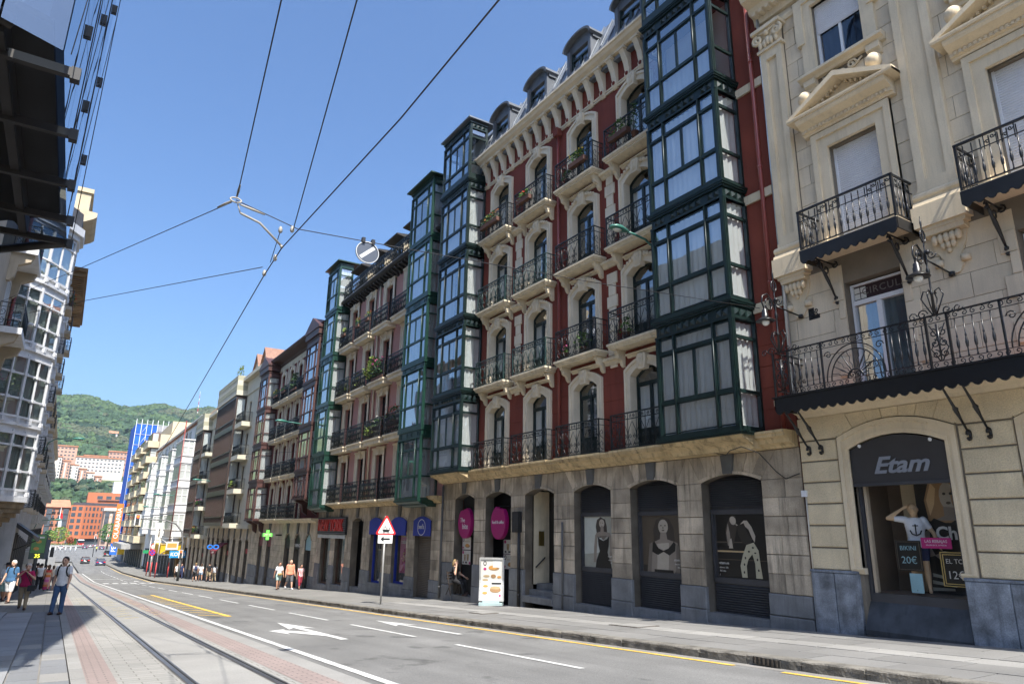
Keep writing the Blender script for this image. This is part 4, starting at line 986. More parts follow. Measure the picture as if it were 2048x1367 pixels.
def build_b1():
    F = F1; b = T('corner_building', 'beige classical stone building with pediments, pilasters and black iron balconies', 'building', (14, 5, gz(5)))
    U0, U1 = .9, 9.70; cc = [7.55, 4.15]
    # ---- ground floor
    zmin = -2.6
    wall_band(F, b, 'ground_floor_wall', U0, U1, zmin, 2.6, [(c-.98, c+.98, zmin, 2.06, .24) for c in cc], .4, JOINT, p0=-.02)
    piers = [(8.79, 9.69), (5.39, 6.31), (.92, 2.91)]
    for (a, c) in piers:
        for k in range(6):
            z = -.68+k*.46; blk(F, b, a, c, -.06, .02, z+.012, z+.448, BEIR, 'rusticated_block', .02)
        z = 2.08; poly_block(F, b, [(a, z+.012), (c, z+.012), (c+.22 if c < 9 else c, z+.3), (c+.22 if c < 9 else c, 2.6), (a-.22, 2.6), (a-.22, z+.3)] if a > 1 else [(a, z), (c, z), (c, 2.6), (a, 2.6)], -.06, .02, BEIR, 'rusticated_block')
    for c in cc:
        ww = 1.24; xs = [-1.24, -.86, -.5, -.17, .17, .5, .86, 1.24]; zt = 2.6
        for i in range(7):
            t0, t1 = xs[i]/1.24, xs[i+1]/1.24; f = lambda t: 2.40-.30*t*t
            poly_block(F, b, [(c+xs[i]*.97, f(t0)), (c+xs[i+1]*.97, f(t1)), (c+xs[i+1]*1.13, zt-.005), (c+xs[i]*1.13, zt-.005)], -.06, .02, BEIR, 'voussoir')
        mb = MB('R'); ring(mb, arch(2.4, 2.98, .30), arch(2.22, 2.88, .28), -.1, .05); ring(mb, arch(2.22, 2.88, .28), arch(1.96, 2.66, .24), -.12, .02); ring(mb, arch(2.1, 2.75, .26), arch(2.04, 2.70, .25), -.1, .035)
        su = O('arch_surround', mb.mk('arch_surround', BEI), b, F.at(c, 0, -.6))
        for k in range(26):
            t = -.62+1.24*k/25; O('arch_stud', cache('astud', lambda: MB('R').add([(-.022, 0, 0), (.022, 0, 0), (0, 0, .05), (0, .02, .02)], [(0, 1, 3), (1, 2, 3), (2, 0, 3)]).mk('arch_stud', BEI)), su, F.at(c+1.16*t, .05, -.6+2.93-.3*t*t-.06))
        for s in (-1, 1): O('arch_foot', cache('afoot', lambda: MB('R').prof([(-.1, 0), (.05, 0), (.05, -.03), (.0, -.12), (-.1, -.12)], -.14, .14).mk('arch_foot', BEI)), su, F.at(c+s*1.06, 0, -.6))
    for (a, c) in [(8.60, 9.69), (5.12, 6.58), (.92, 3.1)]:
        n = 1 if c-a < .8 else 2
        for k in range(n):
            x0, x1 = a+(c-a)*k/n, a+(c-a)*(k+1)/n; blk(F, b, x0, x1, -.3, .07, gz((a+c)/2)-.15, -.72, MARB, 'marble_slab', .015)
        O('plinth_cap', MB('R').prof([(-.05, 0), (.08, 0), (.08, .025), (.05, .05), (-.05, .05)], 0, c-a).mk('plinth_cap', MARB), b, F.at(a, 0, -.72))
    # ---- shop window of the nearer and farther arch
    for i, c in enumerate(cc):
        rm = O('display_box', MB('R').add([(-.98, -1.3, 0), (.98, -1.3, 0), (.98, -.2, 0), (-.98, -.2, 0), (-.98, -1.3, 3.1), (.98, -1.3, 3.1), (.98, -.2, 3.1), (-.98, -.2, 3.1)], [(0, 1, 2, 3), (4, 5, 6, 7), (0, 1, 5, 4), (0, 3, 7, 4), (1, 2, 6, 5)]).mk('display_box', M('display_brown', (.16, .11, .07), .8)), b, F.at(c, 0, -1.06))
        mb = MB('R'); ring(mb, [(-.96, 0), (-.96, 2.45), (.96, 2.45), (.96, 0)], [(-.88, .17), (-.88, 2.4), (.9, 2.4), (.9, .17)], -.28, -.16, True)
        fr = O('shop_window', mb.mk('shop_window', GREYM), b, F.at(c, 0, -1.24)); pane(F, fr, c, -.22, -1.07, 1.76, 2.2, GLASS('shop_glass', .05, (.97, .97, .97)))
        O('wooden_post', MB('R').box(0, .06, -.3, -.2, 0, 2.2).mk('wooden_post', M('pale_wood', (.5, .4, .28), .6)), fr, F.at(c+.82, 0, -1.07))
        O('sloping_base', MB('R').prof([(-.3, 0), (-.16, 0), (.14, -.52), (.14, -.62), (-.3, -.62)], -.98, .98).mk('sloping_base', M('dark_slate', (.05, .055, .062), .5, var=.35, sc=3, streak=.7, streakcol=.4)), fr, F.at(c, 0, -1.24))
        if i == 0:
            aw = T('shop_awning', 'charcoal arched fascia awning with grey Etam lettering over the shop window', 'awning', F.at(c, -.1, 1.1))
            pts = arch(1.94, .97, .25, 12); O('awning_face', MB('R').ext(pts, -.05, .03).mk('awning_face', M('charcoal_fabric', (.045, .042, .042), .8, var=.08)), aw, F.at(c, -.06, 1.06))
            O('lettering', text_mesh('Etam', .46, M('grey_letters', (.25, .27, .31), .6), .006, shear=.35, bold=.012, sx=1.18), aw, F.at(c-.05, -.015, 1.42), ROT_R)
            O('awning_bar', MB('R').box(-.97, .97, -.06, .05, -.03, .03).mk('awning_bar', GREYM), aw, F.at(c, -.06, 1.06))
            for s in (-1, 1): O('spot_lamp', MB('R').sph((0, .05, 0), .04, 6, 4).mk('spot_lamp', WHT), aw, F.at(c+s*.72, -.03, 1.88-.02))
        else:
            O('awning_face', MB('R').ext(arch(1.94, .97, .25, 12), -.05, .03).mk('awning_face', MATS['charcoal_fabric']), b, F.at(c, -.06, 1.06))
    # ---- long first floor balcony
    O('balcony_cornice', MB('R').prof([(-.02, 0), (.12, 0), (.16, .06), (.3, .1), (.34, .16), (.95, .2), (.95, .33), (-.02, .33)], 0, U1-U0-.12).mk('balcony_cornice', BEI), b, F.at(U0, 0, 2.6))
    lb = O('balcony', MB('R').box(0, 9.5-U0, -.02, 1.0, -.02, .01).mk('balcony', M('balcony_tiles', (.28, .14, .1), .7)), b, F.at(U0, 0, 2.94))
    O('fascia', scallop_fascia(9.5-U0, 0, .27, .21, GLOSSB, 1.0, 1.04), lb, F.at((9.5+U0)/2, 0, 2.68)); O('fascia_side', MB('R').box(-.03, .0, 0, 1.04, 0, .27).mk('fascia_side', GLOSSB), lb, F.at(9.5, 0, 2.68))
    O('drip_edge', MB('R').box(-.02, 9.54-U0, .9, 1.07, 0, .025).mk('drip_edge', GLOSSB), lb, F.at(U0, 0, 2.945))
    def long_rail():
        mb = MB('R'); L = 9.42-U0; p = .97; h = 1.03
        for z, t in ((h, .022), (h-.14, .01), (.16, .01), (.04, .014)): mb.box(0, L, p-t, p+t, z-t*.6, z+t*.6)
        for z in (h, h-.14, .16, .04): mb.box(L-.02, L+.02, 0, p, z-.012, z+.012)
        n = int(L/.145)
        for i in range(n):
            u = .07+.145*i; s = 1 if i % 2 else -1
            mb.tube(spiral(u, h-.07, .055, 1.15, math.pi/2, s, 9, p), .010, 4); mb.tube(spiral(u, .1, .055, 1.15, -math.pi/2, s, 9, p), .010, 4)
        # half wheels
        for c in (7.6-U0, 4.2-U0):
            for r in (.62, .52): mb.tube([(c+r*math.cos(math.pi*i/18), p, .17+r*1.12*math.sin(math.pi*i/18)) for i in range(19)], .014, 5)
            mb.tube([(c+.16*math.cos(math.pi*i/10), p, .17+.16*math.sin(math.pi*i/10)) for i in range(11)], .02, 5)
            mb.tube(spiral(c-.07, .22, .07, 1.2, 0, 1, 10, p), .012, 4); mb.tube(spiral(c+.07, .22, .07, 1.2, math.pi, -1, 10, p), .012, 4)
            for k in range(1, 12):
                a = math.pi*k/12; pts = []
                for j in range(6):
                    r = .17+.35*j/5; w = .022*math.sin(j*2.4) if k % 2 else 0; pts.append((c+r*math.cos(a)-w*math.sin(a), p, .17+r*1.12*math.sin(a)+w*math.cos(a)))
                mb.tube(pts, [.010, .014, .02, .012, .01, .008] if k % 2 == 0 else .008, 5)
            for s in (-1, 1):
                mb.box(c+s*.7-.015, c+s*.7+.015, p-.02, p+.02, 0, h); mb.tube(spiral(c+s*.55, .72, .09, 1.2, 0 if s > 0 else math.pi, s, 11, p), .012, 4)
        # dense panels under the lamps
        for c in (9.3-U0, 5.95-U0, 2.55-U0):
            for s in (-1, 1):
                mb.box(c+s*.19-.018, c+s*.19+.018, p-.022, p+.022, 0, h)
                for zc in (.3, .5, .7): mb.tube(spiral(c+s*.08, zc, .085, 1.3, math.pi/2, s, 11, p), .012, 4)
                mb.tube([(c+s*.02, p, .16), (c+s*.15, p, .4), (c+s*.02, p, .62), (c+s*.14, p, .86)], .012, 4)
            mb.tube([(c, p, .16), (c, p, .86)], [.012, .03], 5)
        mb.box(L-.02, L+.02, 0, p, .0, .02)
        for q in (.15, .35, .55, .75): mb.tube(spiral(L, .5, .08, 1.2, 0, 1, 5), .01, 4); mb.tube([(L, q, .05), (L, q, h)], .012, 4); mb.tube([(L, q-.08, .2), (L, q+.08, .45), (L, q-.08, .7), (L, q+.06, .88)], .012, 4)
        return mb.mk('railing', GLOSSB, fix=False)
    O('railing', long_rail(), lb, F.at(U0, 0, 2.95))
    u = U0+.1
    while u < 9.3:
        skip = any(abs(u-c) < .75 for c in (7.6, 4.2)) or any(abs(u-c) < .26 for c in (9.3, 5.95, 2.55))
        if not skip: O('baluster', baluster(.73), lb, F.at(u, .97, 3.11))
        u += .145
    for uu in (9.42, 9.12, 6.1, 5.76, 2.7, 2.36): O('iron_strut', cache('strut', strut), lb, F.at(uu, 0, 2.72))
    # ---- first floor wall, door
    wall_band(F, b, 'wall', U0, U1, 2.93, 6.2, [(c-.62, c+.62, 2.93, 5.5, 0) for c in cc], .35, JOINT, p0=-.012)
    def blocks(z0, z1, hgt, avoid, wdt, sd):
        rr = random.Random(sd); k = 0; z = z0
        while z < z1-.05:
            zt = min(z+hgt, z1); u = U0+(wdt*.5 if k % 2 else 0)-wdt*.5
            while u < U1-.05:
                a, c = max(u, U0), min(u+wdt, U1); segs = [(a, c)]
                for (x0, x1, y0, y1) in avoid:
                    if zt > y0+.02 and z < y1-.02:
                        ns = []
                        for (p_, q_) in segs:
                            if q_ <= x0 or p_ >= x1: ns.append((p_, q_)); continue
                            if p_ < x0: ns.append((p_, x0))
                            if q_ > x1: ns.append((x1, q_))
                        segs = ns
                for (p_, q_) in segs:
                    if q_-p_ > .06: blk(F, b, p_, q_, -.04, .0, z, zt, BEIB, 'ashlar_block', .007)
                u += wdt
            z = zt; k += 1
    blocks(2.95, 5.95, .5, [(c-.64, c+.64, 2.9, 5.52) for c in cc], .95, 1)
    for c in cc:   # quoined jambs
        for s in (-1, 1):
            for k in range(6):
                w = .3 if k % 2 else .16; a = c+s*.64; blk(F, b, min(a, a+s*w), max(a, a+s*w), .0, .04, 2.96+k*.43, 2.96+(k+1)*.43, BEIB, 'jamb_block', .01)
        d = O('balcony_door', cache('bdoor', lambda: _bdoor()), b, F.at(c, -.22, 2.95))
        for s in (-1, 1):
            pane(F, d, c+s*.29, -.235, 3.05, .5, 1.92, GL); curtain(F, d, c+s*.29, -.34, 3.0, .54, 2.0, M('grey_vertical_blind', (.13, .17, .19), .7, var=.2), amp=.035)
        O('transom_panel', cache('trp', lambda: MB('R').box(-.56, .56, -.02, 0, 0, .36).mk('transom_panel', M('dark_maroon_panel', (.03, .012, .012), .4))), d, F.at(c, -.23, 5.07))
        O('lettering', text_mesh('CIRCULA', .22, PRINT['skin3'], .003, spacing=1.15), d, F.at(c-.13, -.222, 5.25), ROT_R)
        w_ = MB('R'); 
        for (x0, x1, y0, y1) in ((0, .12, 0, .12), (.14, .26, 0, .12), (0, .12, .14, .26), (.14, .26, .14, .26)): w_.box(x0, x1, 0, .004, y0, y1)
        O('emblem', w_.mk('emblem', PRINT['cream']), d, F.at(c+.28, -.226, 5.11))
    O('vent_grille', _vent(), b, F.at(8.98, 0, 5.0)); 
    # ---- belt, corbels under the pilasters
    pil = [9.32, 5.9, 2.5]
    for c in pil:
        w = .74 if c < 9 else .62
        O('pilaster_corbel', cache(('pcorb', w), lambda: _pcorb(w)), b, F.at(c, 0, 6.2))
        O('pilaster_base', cache(('pbase', w), lambda: _pbase(w)), b, F.at(c, 0, 6.2))
        O('pilaster', cache(('pil', w), lambda: _pil(w)), b, F.at(c, 0, 6.92))
        O('capital', cache(('cap', w), lambda: _cap(w)), b, F.at(c, 0, 12.45))
    # ---- upper wall
    wall_band(F, b, 'wall', U0, U1, 6.2, 10.4, [(c-.59, c+.59, 6.28, 8.92, 0) for c in cc], .3, JOINT, p0=-.012); wall_band(F, b, 'wall', U0, U1, 10.4, 13.4, [(c-.6, c+.6, 11.03, 12.93, 0) for c in cc], .3, JOINT, p0=-.012)
    av = []
    for c in cc: av += [(c-.93, c+.93, 6.2, 9.4), (c-.90, c+.90, 10.96, 13.1)]
    for c in pil: av += [(c-.33, c+.33, 6.2, 13.0)]
    blocks(6.2, 13.4, .5, av, .82, 2)
    for j, c in enumerate(cc):
        classic_balcony(b, c, 6.25, 2.2, .8, .95)
        mb = MB('R'); A = [(-.95, 0), (-.95, 3.05), (.95, 3.05), (.95, 0)]; B_ = [(-.59, 0), (-.59, 2.64), (.59, 2.64), (.59, 0)]; ring(mb, A, B_, -.05, .09); ring(mb, [(-.95, 0), (-.95, 3.05), (.95, 3.05), (.95, 0)], [(-.82, 0), (-.82, 2.9), (.82, 2.9), (.82, 0)], -.05, .14)
        su = O('window_surround', mb.mk('window_surround', BEI), b, F.at(c, 0, 6.28))
        O('entablature', MB('R').prof([(0, 0), (.14, 0), (.16, .05), (.22, .06), (.22, .14), (.30, .18), (.42, .24), (.46, .30), (.46, .36), (0, .38)], -1.1, 1.1).mk('entablature', BEI), su, F.at(c, 0, 9.36))
        for k in range(22): O('dentil', cache('dent', lambda: MB('R').box(-.028, .028, .16, .25, 0, .07).mk('dentil', BEI)), su, F.at(c-.98+1.96*k/21, 0, 9.43))
        pd = MB('R'); pd.ext([(-1.3, 0), (-1.3, .1), (0, .76), (1.3, .1), (1.3, 0), (0, .62)], 0, .5); pd.ext([(-1.12, .02), (0, .6), (1.12, .02)], 0, .12); pd.prof([(0, 0), (.5, 0), (.52, .04), (.52, .07), (0, .07)], -1.3, 1.3)
        O('pediment', pd.mk('pediment', BEI), su, F.at(c, 0, 9.72))
        for k in range(7):
            for s in (-1, 1): O('dentil', MC['dent'], su, F.at(c+s*(.12+.12*k), -.02, 9.72+.55-.5*(.12+.12*k)*.98))
        for s in (-1, 1): O('ball_finial', cache('ball', lambda: MB('R').lathe(0, .3, 0, [(.14, 0), (.10, .03), (.07, .08), (.07, .1), (.12, .14), (.165, .22), (.175, .29), (.16, .37), (.10, .44), (.001, .46)], 14).mk('ball_finial', BEI)), su, F.at(c+s*.86, 0, 9.98))
        sh = O('roller_shutter', MB('R').box(-.59, .59, -.03, 0, 0, 2.64).mk('roller_shutter', SHUT), b, F.at(c, -.2, 6.28))
        for k in range(48): O('slat', cache('slat1', lambda: MB('R').prof([(0, 0), (.014, .012), (.014, .042), (0, .05)], -.56, .56).mk('slat', SHUT)), sh, F.at(c, -.2, 6.3+k*.0545))
        O('side_rail', MB('R').box(-.03, .03, 0, .03, 0, 2.64).mk('side_rail', WHT), sh, F.at(c+.57, -.2, 6.28))
        # top window
        zt = 11.03
        mb = MB('R'); ring(mb, [(-.92, 0), (-.92, 2.1), (.92, 2.1), (.92, 0)], [(-.61, .0), (-.61, 1.9), (.61, 1.9), (.61, 0)], -.2, .1); ring(mb, [(-1.02, .9), (-1.02, 2.2), (1.02, 2.2), (1.02, .9)], [(-.8, .9), (-.8, 2.05), (.8, 2.05), (.8, .9)], -.02, .14)
        su2 = O('window_surround', mb.mk('window_surround', BEI), b, F.at(c, 0, zt))
        O('window_sill', MB('R').prof([(-.2, 0), (.2, 0), (.24, -.05), (.24, -.1), (.14, -.14), (.1, -.2), (-.2, -.2)], -1.06, 1.06).mk('window_sill', BEI), su2, F.at(c, 0, zt))
        for s in (-1, 1): O('sill_bracket', cache('sbr', lambda: MB('R').prof([(0, 0), (.16, 0), (.16, -.14), (.08, -.2), (.06, -.26), (0, -.28)], -.15, .15).mk('sill_bracket', BEI)), su2, F.at(c+s*.8, 0, zt-.2))
        O('scroll_ornament', cache('scro', lambda: _scro()), su2, F.at(c, 0, zt-.3)); O('shell_ornament', MC['scro'], su2, F.at(c, .05, zt+2.0))
        wn = sash_window(F, b, c, zt+.02, 1.2, 1.9, WHT, p=-.12, cols=2, rows=1, glass=GLASS('navy_glass', .1, (.5, .55, .62)), cur=M('navy_curtain', (.03, .045, .07), .8), t=.07, back=DARK)
        for k in range(16): O('slat', MC['slat1'], wn, F.at(c, -.09, zt+1.08+k*.0545))
        O('shutter_backing', MB('R').box(-.56, .56, -.01, 0, 0, .86).mk('shutter_backing', SHUT), wn, F.at(c, -.092, zt+1.06))
    O('belt_course', MB('R').prof([(-.02, 0), (.06, 0), (.1, .08), (.1, .14), (-.02, .14)], 0, U1-U0).mk('belt_course', BEI), b, F.at(U0, 0, 13.05))
    O('cornice', MB('R').prof([(-.02, 0), (.1, 0), (.14, .2), (.3, .26), (.36, .4), (.62, .5), (.7, .66), (.7, .8), (-.3, .9)], 0, U1-U0+.05).mk('cornice', BEI), b, F.at(U0, 0, 13.4))
    for k in range(40): O('dentil', cache('dent2', lambda: MB('R').box(-.05, .05, .1, .34, 0, .1).mk('dentil', BEI)), b, F.at(9.6-k*.21, 0, 13.55))
    O('roof', MB('R').prof([(.3, 0), (-6, 3), (-6, -12), (-1.5, -12), (-1.5, -.2)], 0, U1-U0).mk('roof', ZINC), b, F.at(U0, 0, 14.3))
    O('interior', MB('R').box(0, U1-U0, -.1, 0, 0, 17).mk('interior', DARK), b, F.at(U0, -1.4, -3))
    O('rain_pipe', MB('R').tube([(0, .1, 0), (0, .1, 13.5)], .05, 8).mk('rain_pipe', M('galvanised_pipe', (.45, .5, .55), .3, metal=.8)), b, F.at(9.64, 0, 2.9+.3))
    O('cable_box', MB('R').box(-.06, .06, 0, .06, 0, .14).mk('cable_box', WHT), b, F.at(9.66, .02, .86)); O('conduit', MB('R').tube([(0, .03, 0), (0, .03, 1.55)], .018, 6).mk('conduit', M('cream_conduit', (.55, .5, .42), .6)), b, F.at(9.64, .0, -.68))
    return b
def _bdoor():
    mb = MB('R'); ring(mb, [(-.6, 0), (-.6, 2.5), (.6, 2.5), (.6, 0)], [(-.55, .06), (-.55, 2.46), (.55, 2.46), (.55, .06)], -.06, .05, True); mb.box(-.055, .055, -.04, .04, .06, 2.05); mb.box(-.55, .55, -.05, .05, 2.02, 2.12); mb.box(-.55, .55, -.03, .03, .06, .14)
    return mb.mk('balcony_door', WHT)
def _vent():
    mb = MB('R'); mb.box(-.14, .14, -.02, .005, -.14, .14)
    for s in (-1, 1):
        for t in (-1, 1): mb.tube(spiral(s*.06, t*.06, .06, 1.2, 0, s*t, 9, .012), .012, 4)
    return mb.mk('vent_grille', BLK)
def _pcorb(w):
    mb = MB('R'); h = w/2+.06
    mb.box(-h-.06, h+.06, 0, .30, -.16, 0); mb.box(-h, h, 0, .24, -.24, -.16); mb.prof([(0, -.24), (.22, -.24), (.2, -.34), (0, -.36)], -h+.05, h-.05)
    for k in range(-2, 3):
        mb.sph((k*.11, .12, -.46), .085, 7, 5, (.8, .9, 1.3)); 
        if abs(k) < 2: mb.sph((k*.1, .09, -.60), .07, 7, 5, (.8, .9, 1.2))
    mb.sph((0, .07, -.72), .05, 7, 5); mb.ext([(-.34, -.36), (.34, -.36), (.3, -.6), (.14, -.9), (.2, -1.05), (.1, -1.2), (-.1, -1.2), (-.2, -1.05), (-.14, -.9), (-.3, -.6)], 0, .04)
    for s in (-1, 1): mb.lathe(s*.24, .03, -1.0, [(.001, -.0), (.09, .0), (.09, .12), (.001, .12)], 8)
    return mb.mk('pilaster_corbel', BEI)
def _pbase(w):
    mb = MB('R'); h = w/2
    mb.box(-h-.14, h+.14, 0, .30, 0, .3); mb.prof([(0, .3), (.28, .3), (.26, .38), (.2, .42), (.2, .46), (.24, .5), (.24, .56), (.18, .62), (0, .62)], -h-.1, h+.1); mb.box(-h-.02, h+.02, 0, .17, .62, .72); return mb.mk('pilaster_base', BEI)
def _pil(w):
    mb = MB('R'); h = w/2; H = 5.53
    ring(mb, [(-h, 0), (-h, H), (h, H), (h, 0)], [(-h+.16, .18), (-h+.16, H-.3), (h-.16, H-.3), (h-.16, .18)], 0, .15, True); mb.box(-h+.12, h-.12, 0, .07, .1, H-.2)
    ring(mb, [(-h+.12, .14), (-h+.12, H-.26), (h-.12, H-.26), (h-.12, .14)], [(-h+.17, .19), (-h+.17, H-.31), (h-.17, H-.31), (h-.17, .19)], .05, .11, True); return mb.mk('pilaster', BEI)
def _cap(w):
    mb = MB('R'); h = w/2
    mb.box(-h-.06, h+.06, 0, .2, -.04, .04); mb.prof([(0, .04), (.16, .04), (.2, .4), (.26, .5), (0, .5)], -h+.02, h-.02); mb.box(-h-.12, h+.12, 0, .34, .52, .62)
    for s in (-1, 1):
        mb.tube(spiral(s*(h-.02), .34, .16, 1.6, math.pi/2, -s, 16, .24), .045, 6); mb.tube([(s*(h-.02), .24, .5), (s*.1, .26, .46), (0, .26, .42)], .04, 5)
        for k in range(2): mb.sph((s*(.1+.14*k), .2, .16), .085, 7, 5, (.8, .8, 1.4))
    mb.sph((0, .24, .42), .09, 7, 5); mb.sph((0, .2, .2), .1, 7, 5, (.8, .8, 1.4)); return mb.mk('capital', BEI)
def _scro():
    mb = MB('R'); mb.sph((0, .05, -.1), .09, 8, 5, (1, .5, 1))
    for s in (-1, 1): mb.tube(spiral(s*.24, -.04, .12, 1.3, 0 if s > 0 else math.pi, s, 12, .05), .03, 5); mb.tube([(s*.1, .05, -.14), (s*.3, .05, -.12), (s*.5, .05, .02)], .025, 5)
    return mb.mk('scroll_ornament', BEI)
B1 = build_b1()
# ---- wrought iron lamps on the long balcony
def balcony_lamp(u, lb):
    F = F1; t = T('balcony_lamp', lb, 'street lamp', F.at(u, .97, 3.98), 'wrought iron lamps on the long balcony')
    at = F.at(u, .97, 3.98)
    mb = MB('R'); mb.lathe(0, 0, 0, [(.03, 0), (.025, .4), (.04, .42), (.02, .46), (.018, .8), (.035, .84), (.035, .9), (.018, .95), (.022, 1.2), (.03, 1.25), (.015, 1.3), (.012, 1.75), (.02, 1.85), (.004, 2.0)], 8)
    O('post', mb.mk('post', GLOSSB), t, at)
    mb = MB('R')
    for s in (-1, 1):
        mb.tube([(s*.04, 0, .02), (s*.12, 0, .18), (s*.2, 0, .36), (s*.14, 0, .5), (s*.06, 0, .46), (s*.08, 0, .4)], .014, 5); mb.tube(spiral(s*.22, .06, .1, 1.3, math.pi, -s, 12), .013, 5); mb.tube(spiral(s*.4, -.0+.05, .09, 1.2, math.pi, -s, 10), .012, 5)
        mb.tube([(0, s*.04, .02), (0, s*.12, .18), (0, s*.18, .36), (0, s*.1, .48), (0, s*.04, .42)], .013, 5)
    O('foot_scrolls', mb.mk('foot_scrolls', GLOSSB), t, at)
    mb = MB('R'); c = (0, .3, 1.05)
    mb.tube([(0, .02, 1.0), (0, .12, 1.22), (0, .28, 1.34), (0, .44, 1.26), (0, .48, 1.1), (0, .42, .98), (0, .36, 1.0), (0, .36, 1.06)], .018, 5); mb.tube([(0, .24+.12*math.cos(t_), 1.1+.14*math.sin(t_)) for t_ in [i*.55 for i in range(12)]], .014, 5)
    for s in (-1, 1): mb.sph((s*.07, .06, 1.22), .05, 6, 4); mb.tube(spiral(s*.1, 1.18, .09, 1.2, math.pi, -s, 10), .013, 5)
    mb.tube([(0, .06, 1.6+.09*math.sin(i*.55)) if False else (.0, .09*math.cos(i*.55), 1.58+.13*math.sin(i*.55)) for i in range(13)], .016, 5)
    O('lamp_arm', mb.mk('lamp_arm', GLOSSB), t, at)
    O('tie_rod', MB('R').tube([(0, 0, 1.1), (0, -.94, 1.02)], .018, 6).lathe(0, -.93, .98, [(.06, 0), (.06, .08)], 8).mk('tie_rod', GLOSSB), t, at)
    O('lamp_shade', MB('R').lathe(0, .40, .66, [(.21, 0), (.2, .02), (.1, .08), (.07, .1), (.075, .18), (.06, .2), (.06, .26), (.03, .29), (.03, .34)], 14).mk('lamp_shade', GLOSSB), t, at)
    O('globe', MB('R').sph((0, .40, .64), .085, 10, 6).mk('globe', M('opal_glass', (.75, .74, .68), .3)), t, at)
balcony_lamp(5.95, 'ornate black iron lamp standing on the balcony rail beside the Circula window'); balcony_lamp(9.3, 'ornate black iron lamp at the balcony corner against the red wall')
# ---- shop display: mannequin, giant print, price cards
def display():
    F = F1; c = 7.55
    bg = flatprint(F, None, c-.36, -1.04, 1.05, 2.25, [('dark', RECT), ('warmd', [(.2, .62), (.16, .8), (.3, .98), (.52, 1.0), (.84, .96), (.88, .8), (.82, .66), (.6, .6), (.34, .6)]), ('warm', [(.24, .66), (.2, .8), (.32, .95), (.4, .9), (.34, .76)]), ('skin', ell(.6, .83, .15, .12)), ('warmd', ell(.72, .82, .06, .1)), ('skin2', [(.5, .74), (.68, .73), (.72, .66), (.9, .62), (.3, .62), (.5, .66)]), ('black', [(.1, .55), (.3, .64), (.5, .6), (.66, .58), (.84, .62), (1, .6), (1, 0), (.2, 0), (.22, .3)]), ('skin2', [(.22, .32), (.4, .36), (.7, .34), (1, .42), (1, .34), (.7, .27), (.36, .27)]), ('skin2', [(.06, .5), (.2, .56), (.16, .4), (.24, .32), (.1, .3), (.04, .4)]),
         ('paper2', [(.1, .02), (.5, .03), (.5, .05), (.1, .05)]), ('paper2', [(.12, .08), (.54, .06), (.54, .08), (.12, .11)]), ('paper2', [(.14, .14), (.56, .11), (.56, .13), (.14, .17)]), ('dark', ell(.55, .85, .03, .012)), ('dark', ell(.67, .85, .03, .012)), ('brown', ell(.61, .77, .045, .012))], -.85, 'giant_poster')
    bg['label'] = 'giant poster of a long haired model in a black Chic shirt inside the shop window'; bg['category'] = 'poster'
    O('lettering', text_mesh('Chic', .34, PRINT['cream'], .001, bold=.01), bg, F.at(c-.48, -.81, .10), ROT_R)
    O('back_panel', MB('R').box(-.16, .16, -.02, 0, 0, 2.2).mk('back_panel', M('beige_panel', (.62, .5, .32), .8)), B1, F.at(c+.42, -1.1, -1.04))
    # price cards
    def card(u, z, w, h, lb, lines, border, p=-.32, col='black', name='price_card'):
        o = O(name, MB('R').box(-w/2, w/2, 0, .012, 0, h).mk(name, PRINT[col]), None, F.at(u, p, z), None, lb, 'sign', 'cards in the shop window')
        if border:
            for (k, mt) in border:
                r_ = MB('R'); ring(r_, [(-w/2+k, k), (-w/2+k, h-k), (w/2-k, h-k), (w/2-k, k)], [(-w/2+k+.014, k+.014), (-w/2+k+.014, h-k-.014), (w/2-k-.014, h-k-.014), (w/2-k-.014, k+.014)], .012, .02, True); O('border', r_.mk('border', PRINT[mt]), o, F.at(u, p, z))
        for (tx, s, dz, mt) in lines: O('lettering', text_mesh(tx, s, PRINT[mt], .001), o, F.at(u, p+.018, z+dz), ROT_R)
    card(c+.16, -.62, .5, .58, 'black price card reading BIKINI 20 euro in the shop window', [('BIKINI', .12, .43, 'cyan'), ('20€', .19, .2, 'cyan')], ((.02, 'brown'),))
    card(c-.68, -.86, .5, .62, 'black price card with gold border reading EL TO 12 euro', [('EL TO', .12, .45, 'cream'), ('12€', .2, .2, 'cream')], ((.0, 'gold'), (.04, 'gold')))
    card(c-.42, -.18, .56, .2, 'pink strip reading LAS REBAJAS stuck on the shop window', [('LAS REBAJAS', .075, .13, 'white'), ('SIGUEN EN EL INTERIOR', .035, .06, 'white')], None, -.26, 'magenta', 'sale_strip')
    card(c+.04, -1.02, .24, .36, 'small pale blue notice taped at the bottom of the shop window', [('A', .04, .05, 'dark')], None, -.25, 'cyan', 'paper_notice')
display()
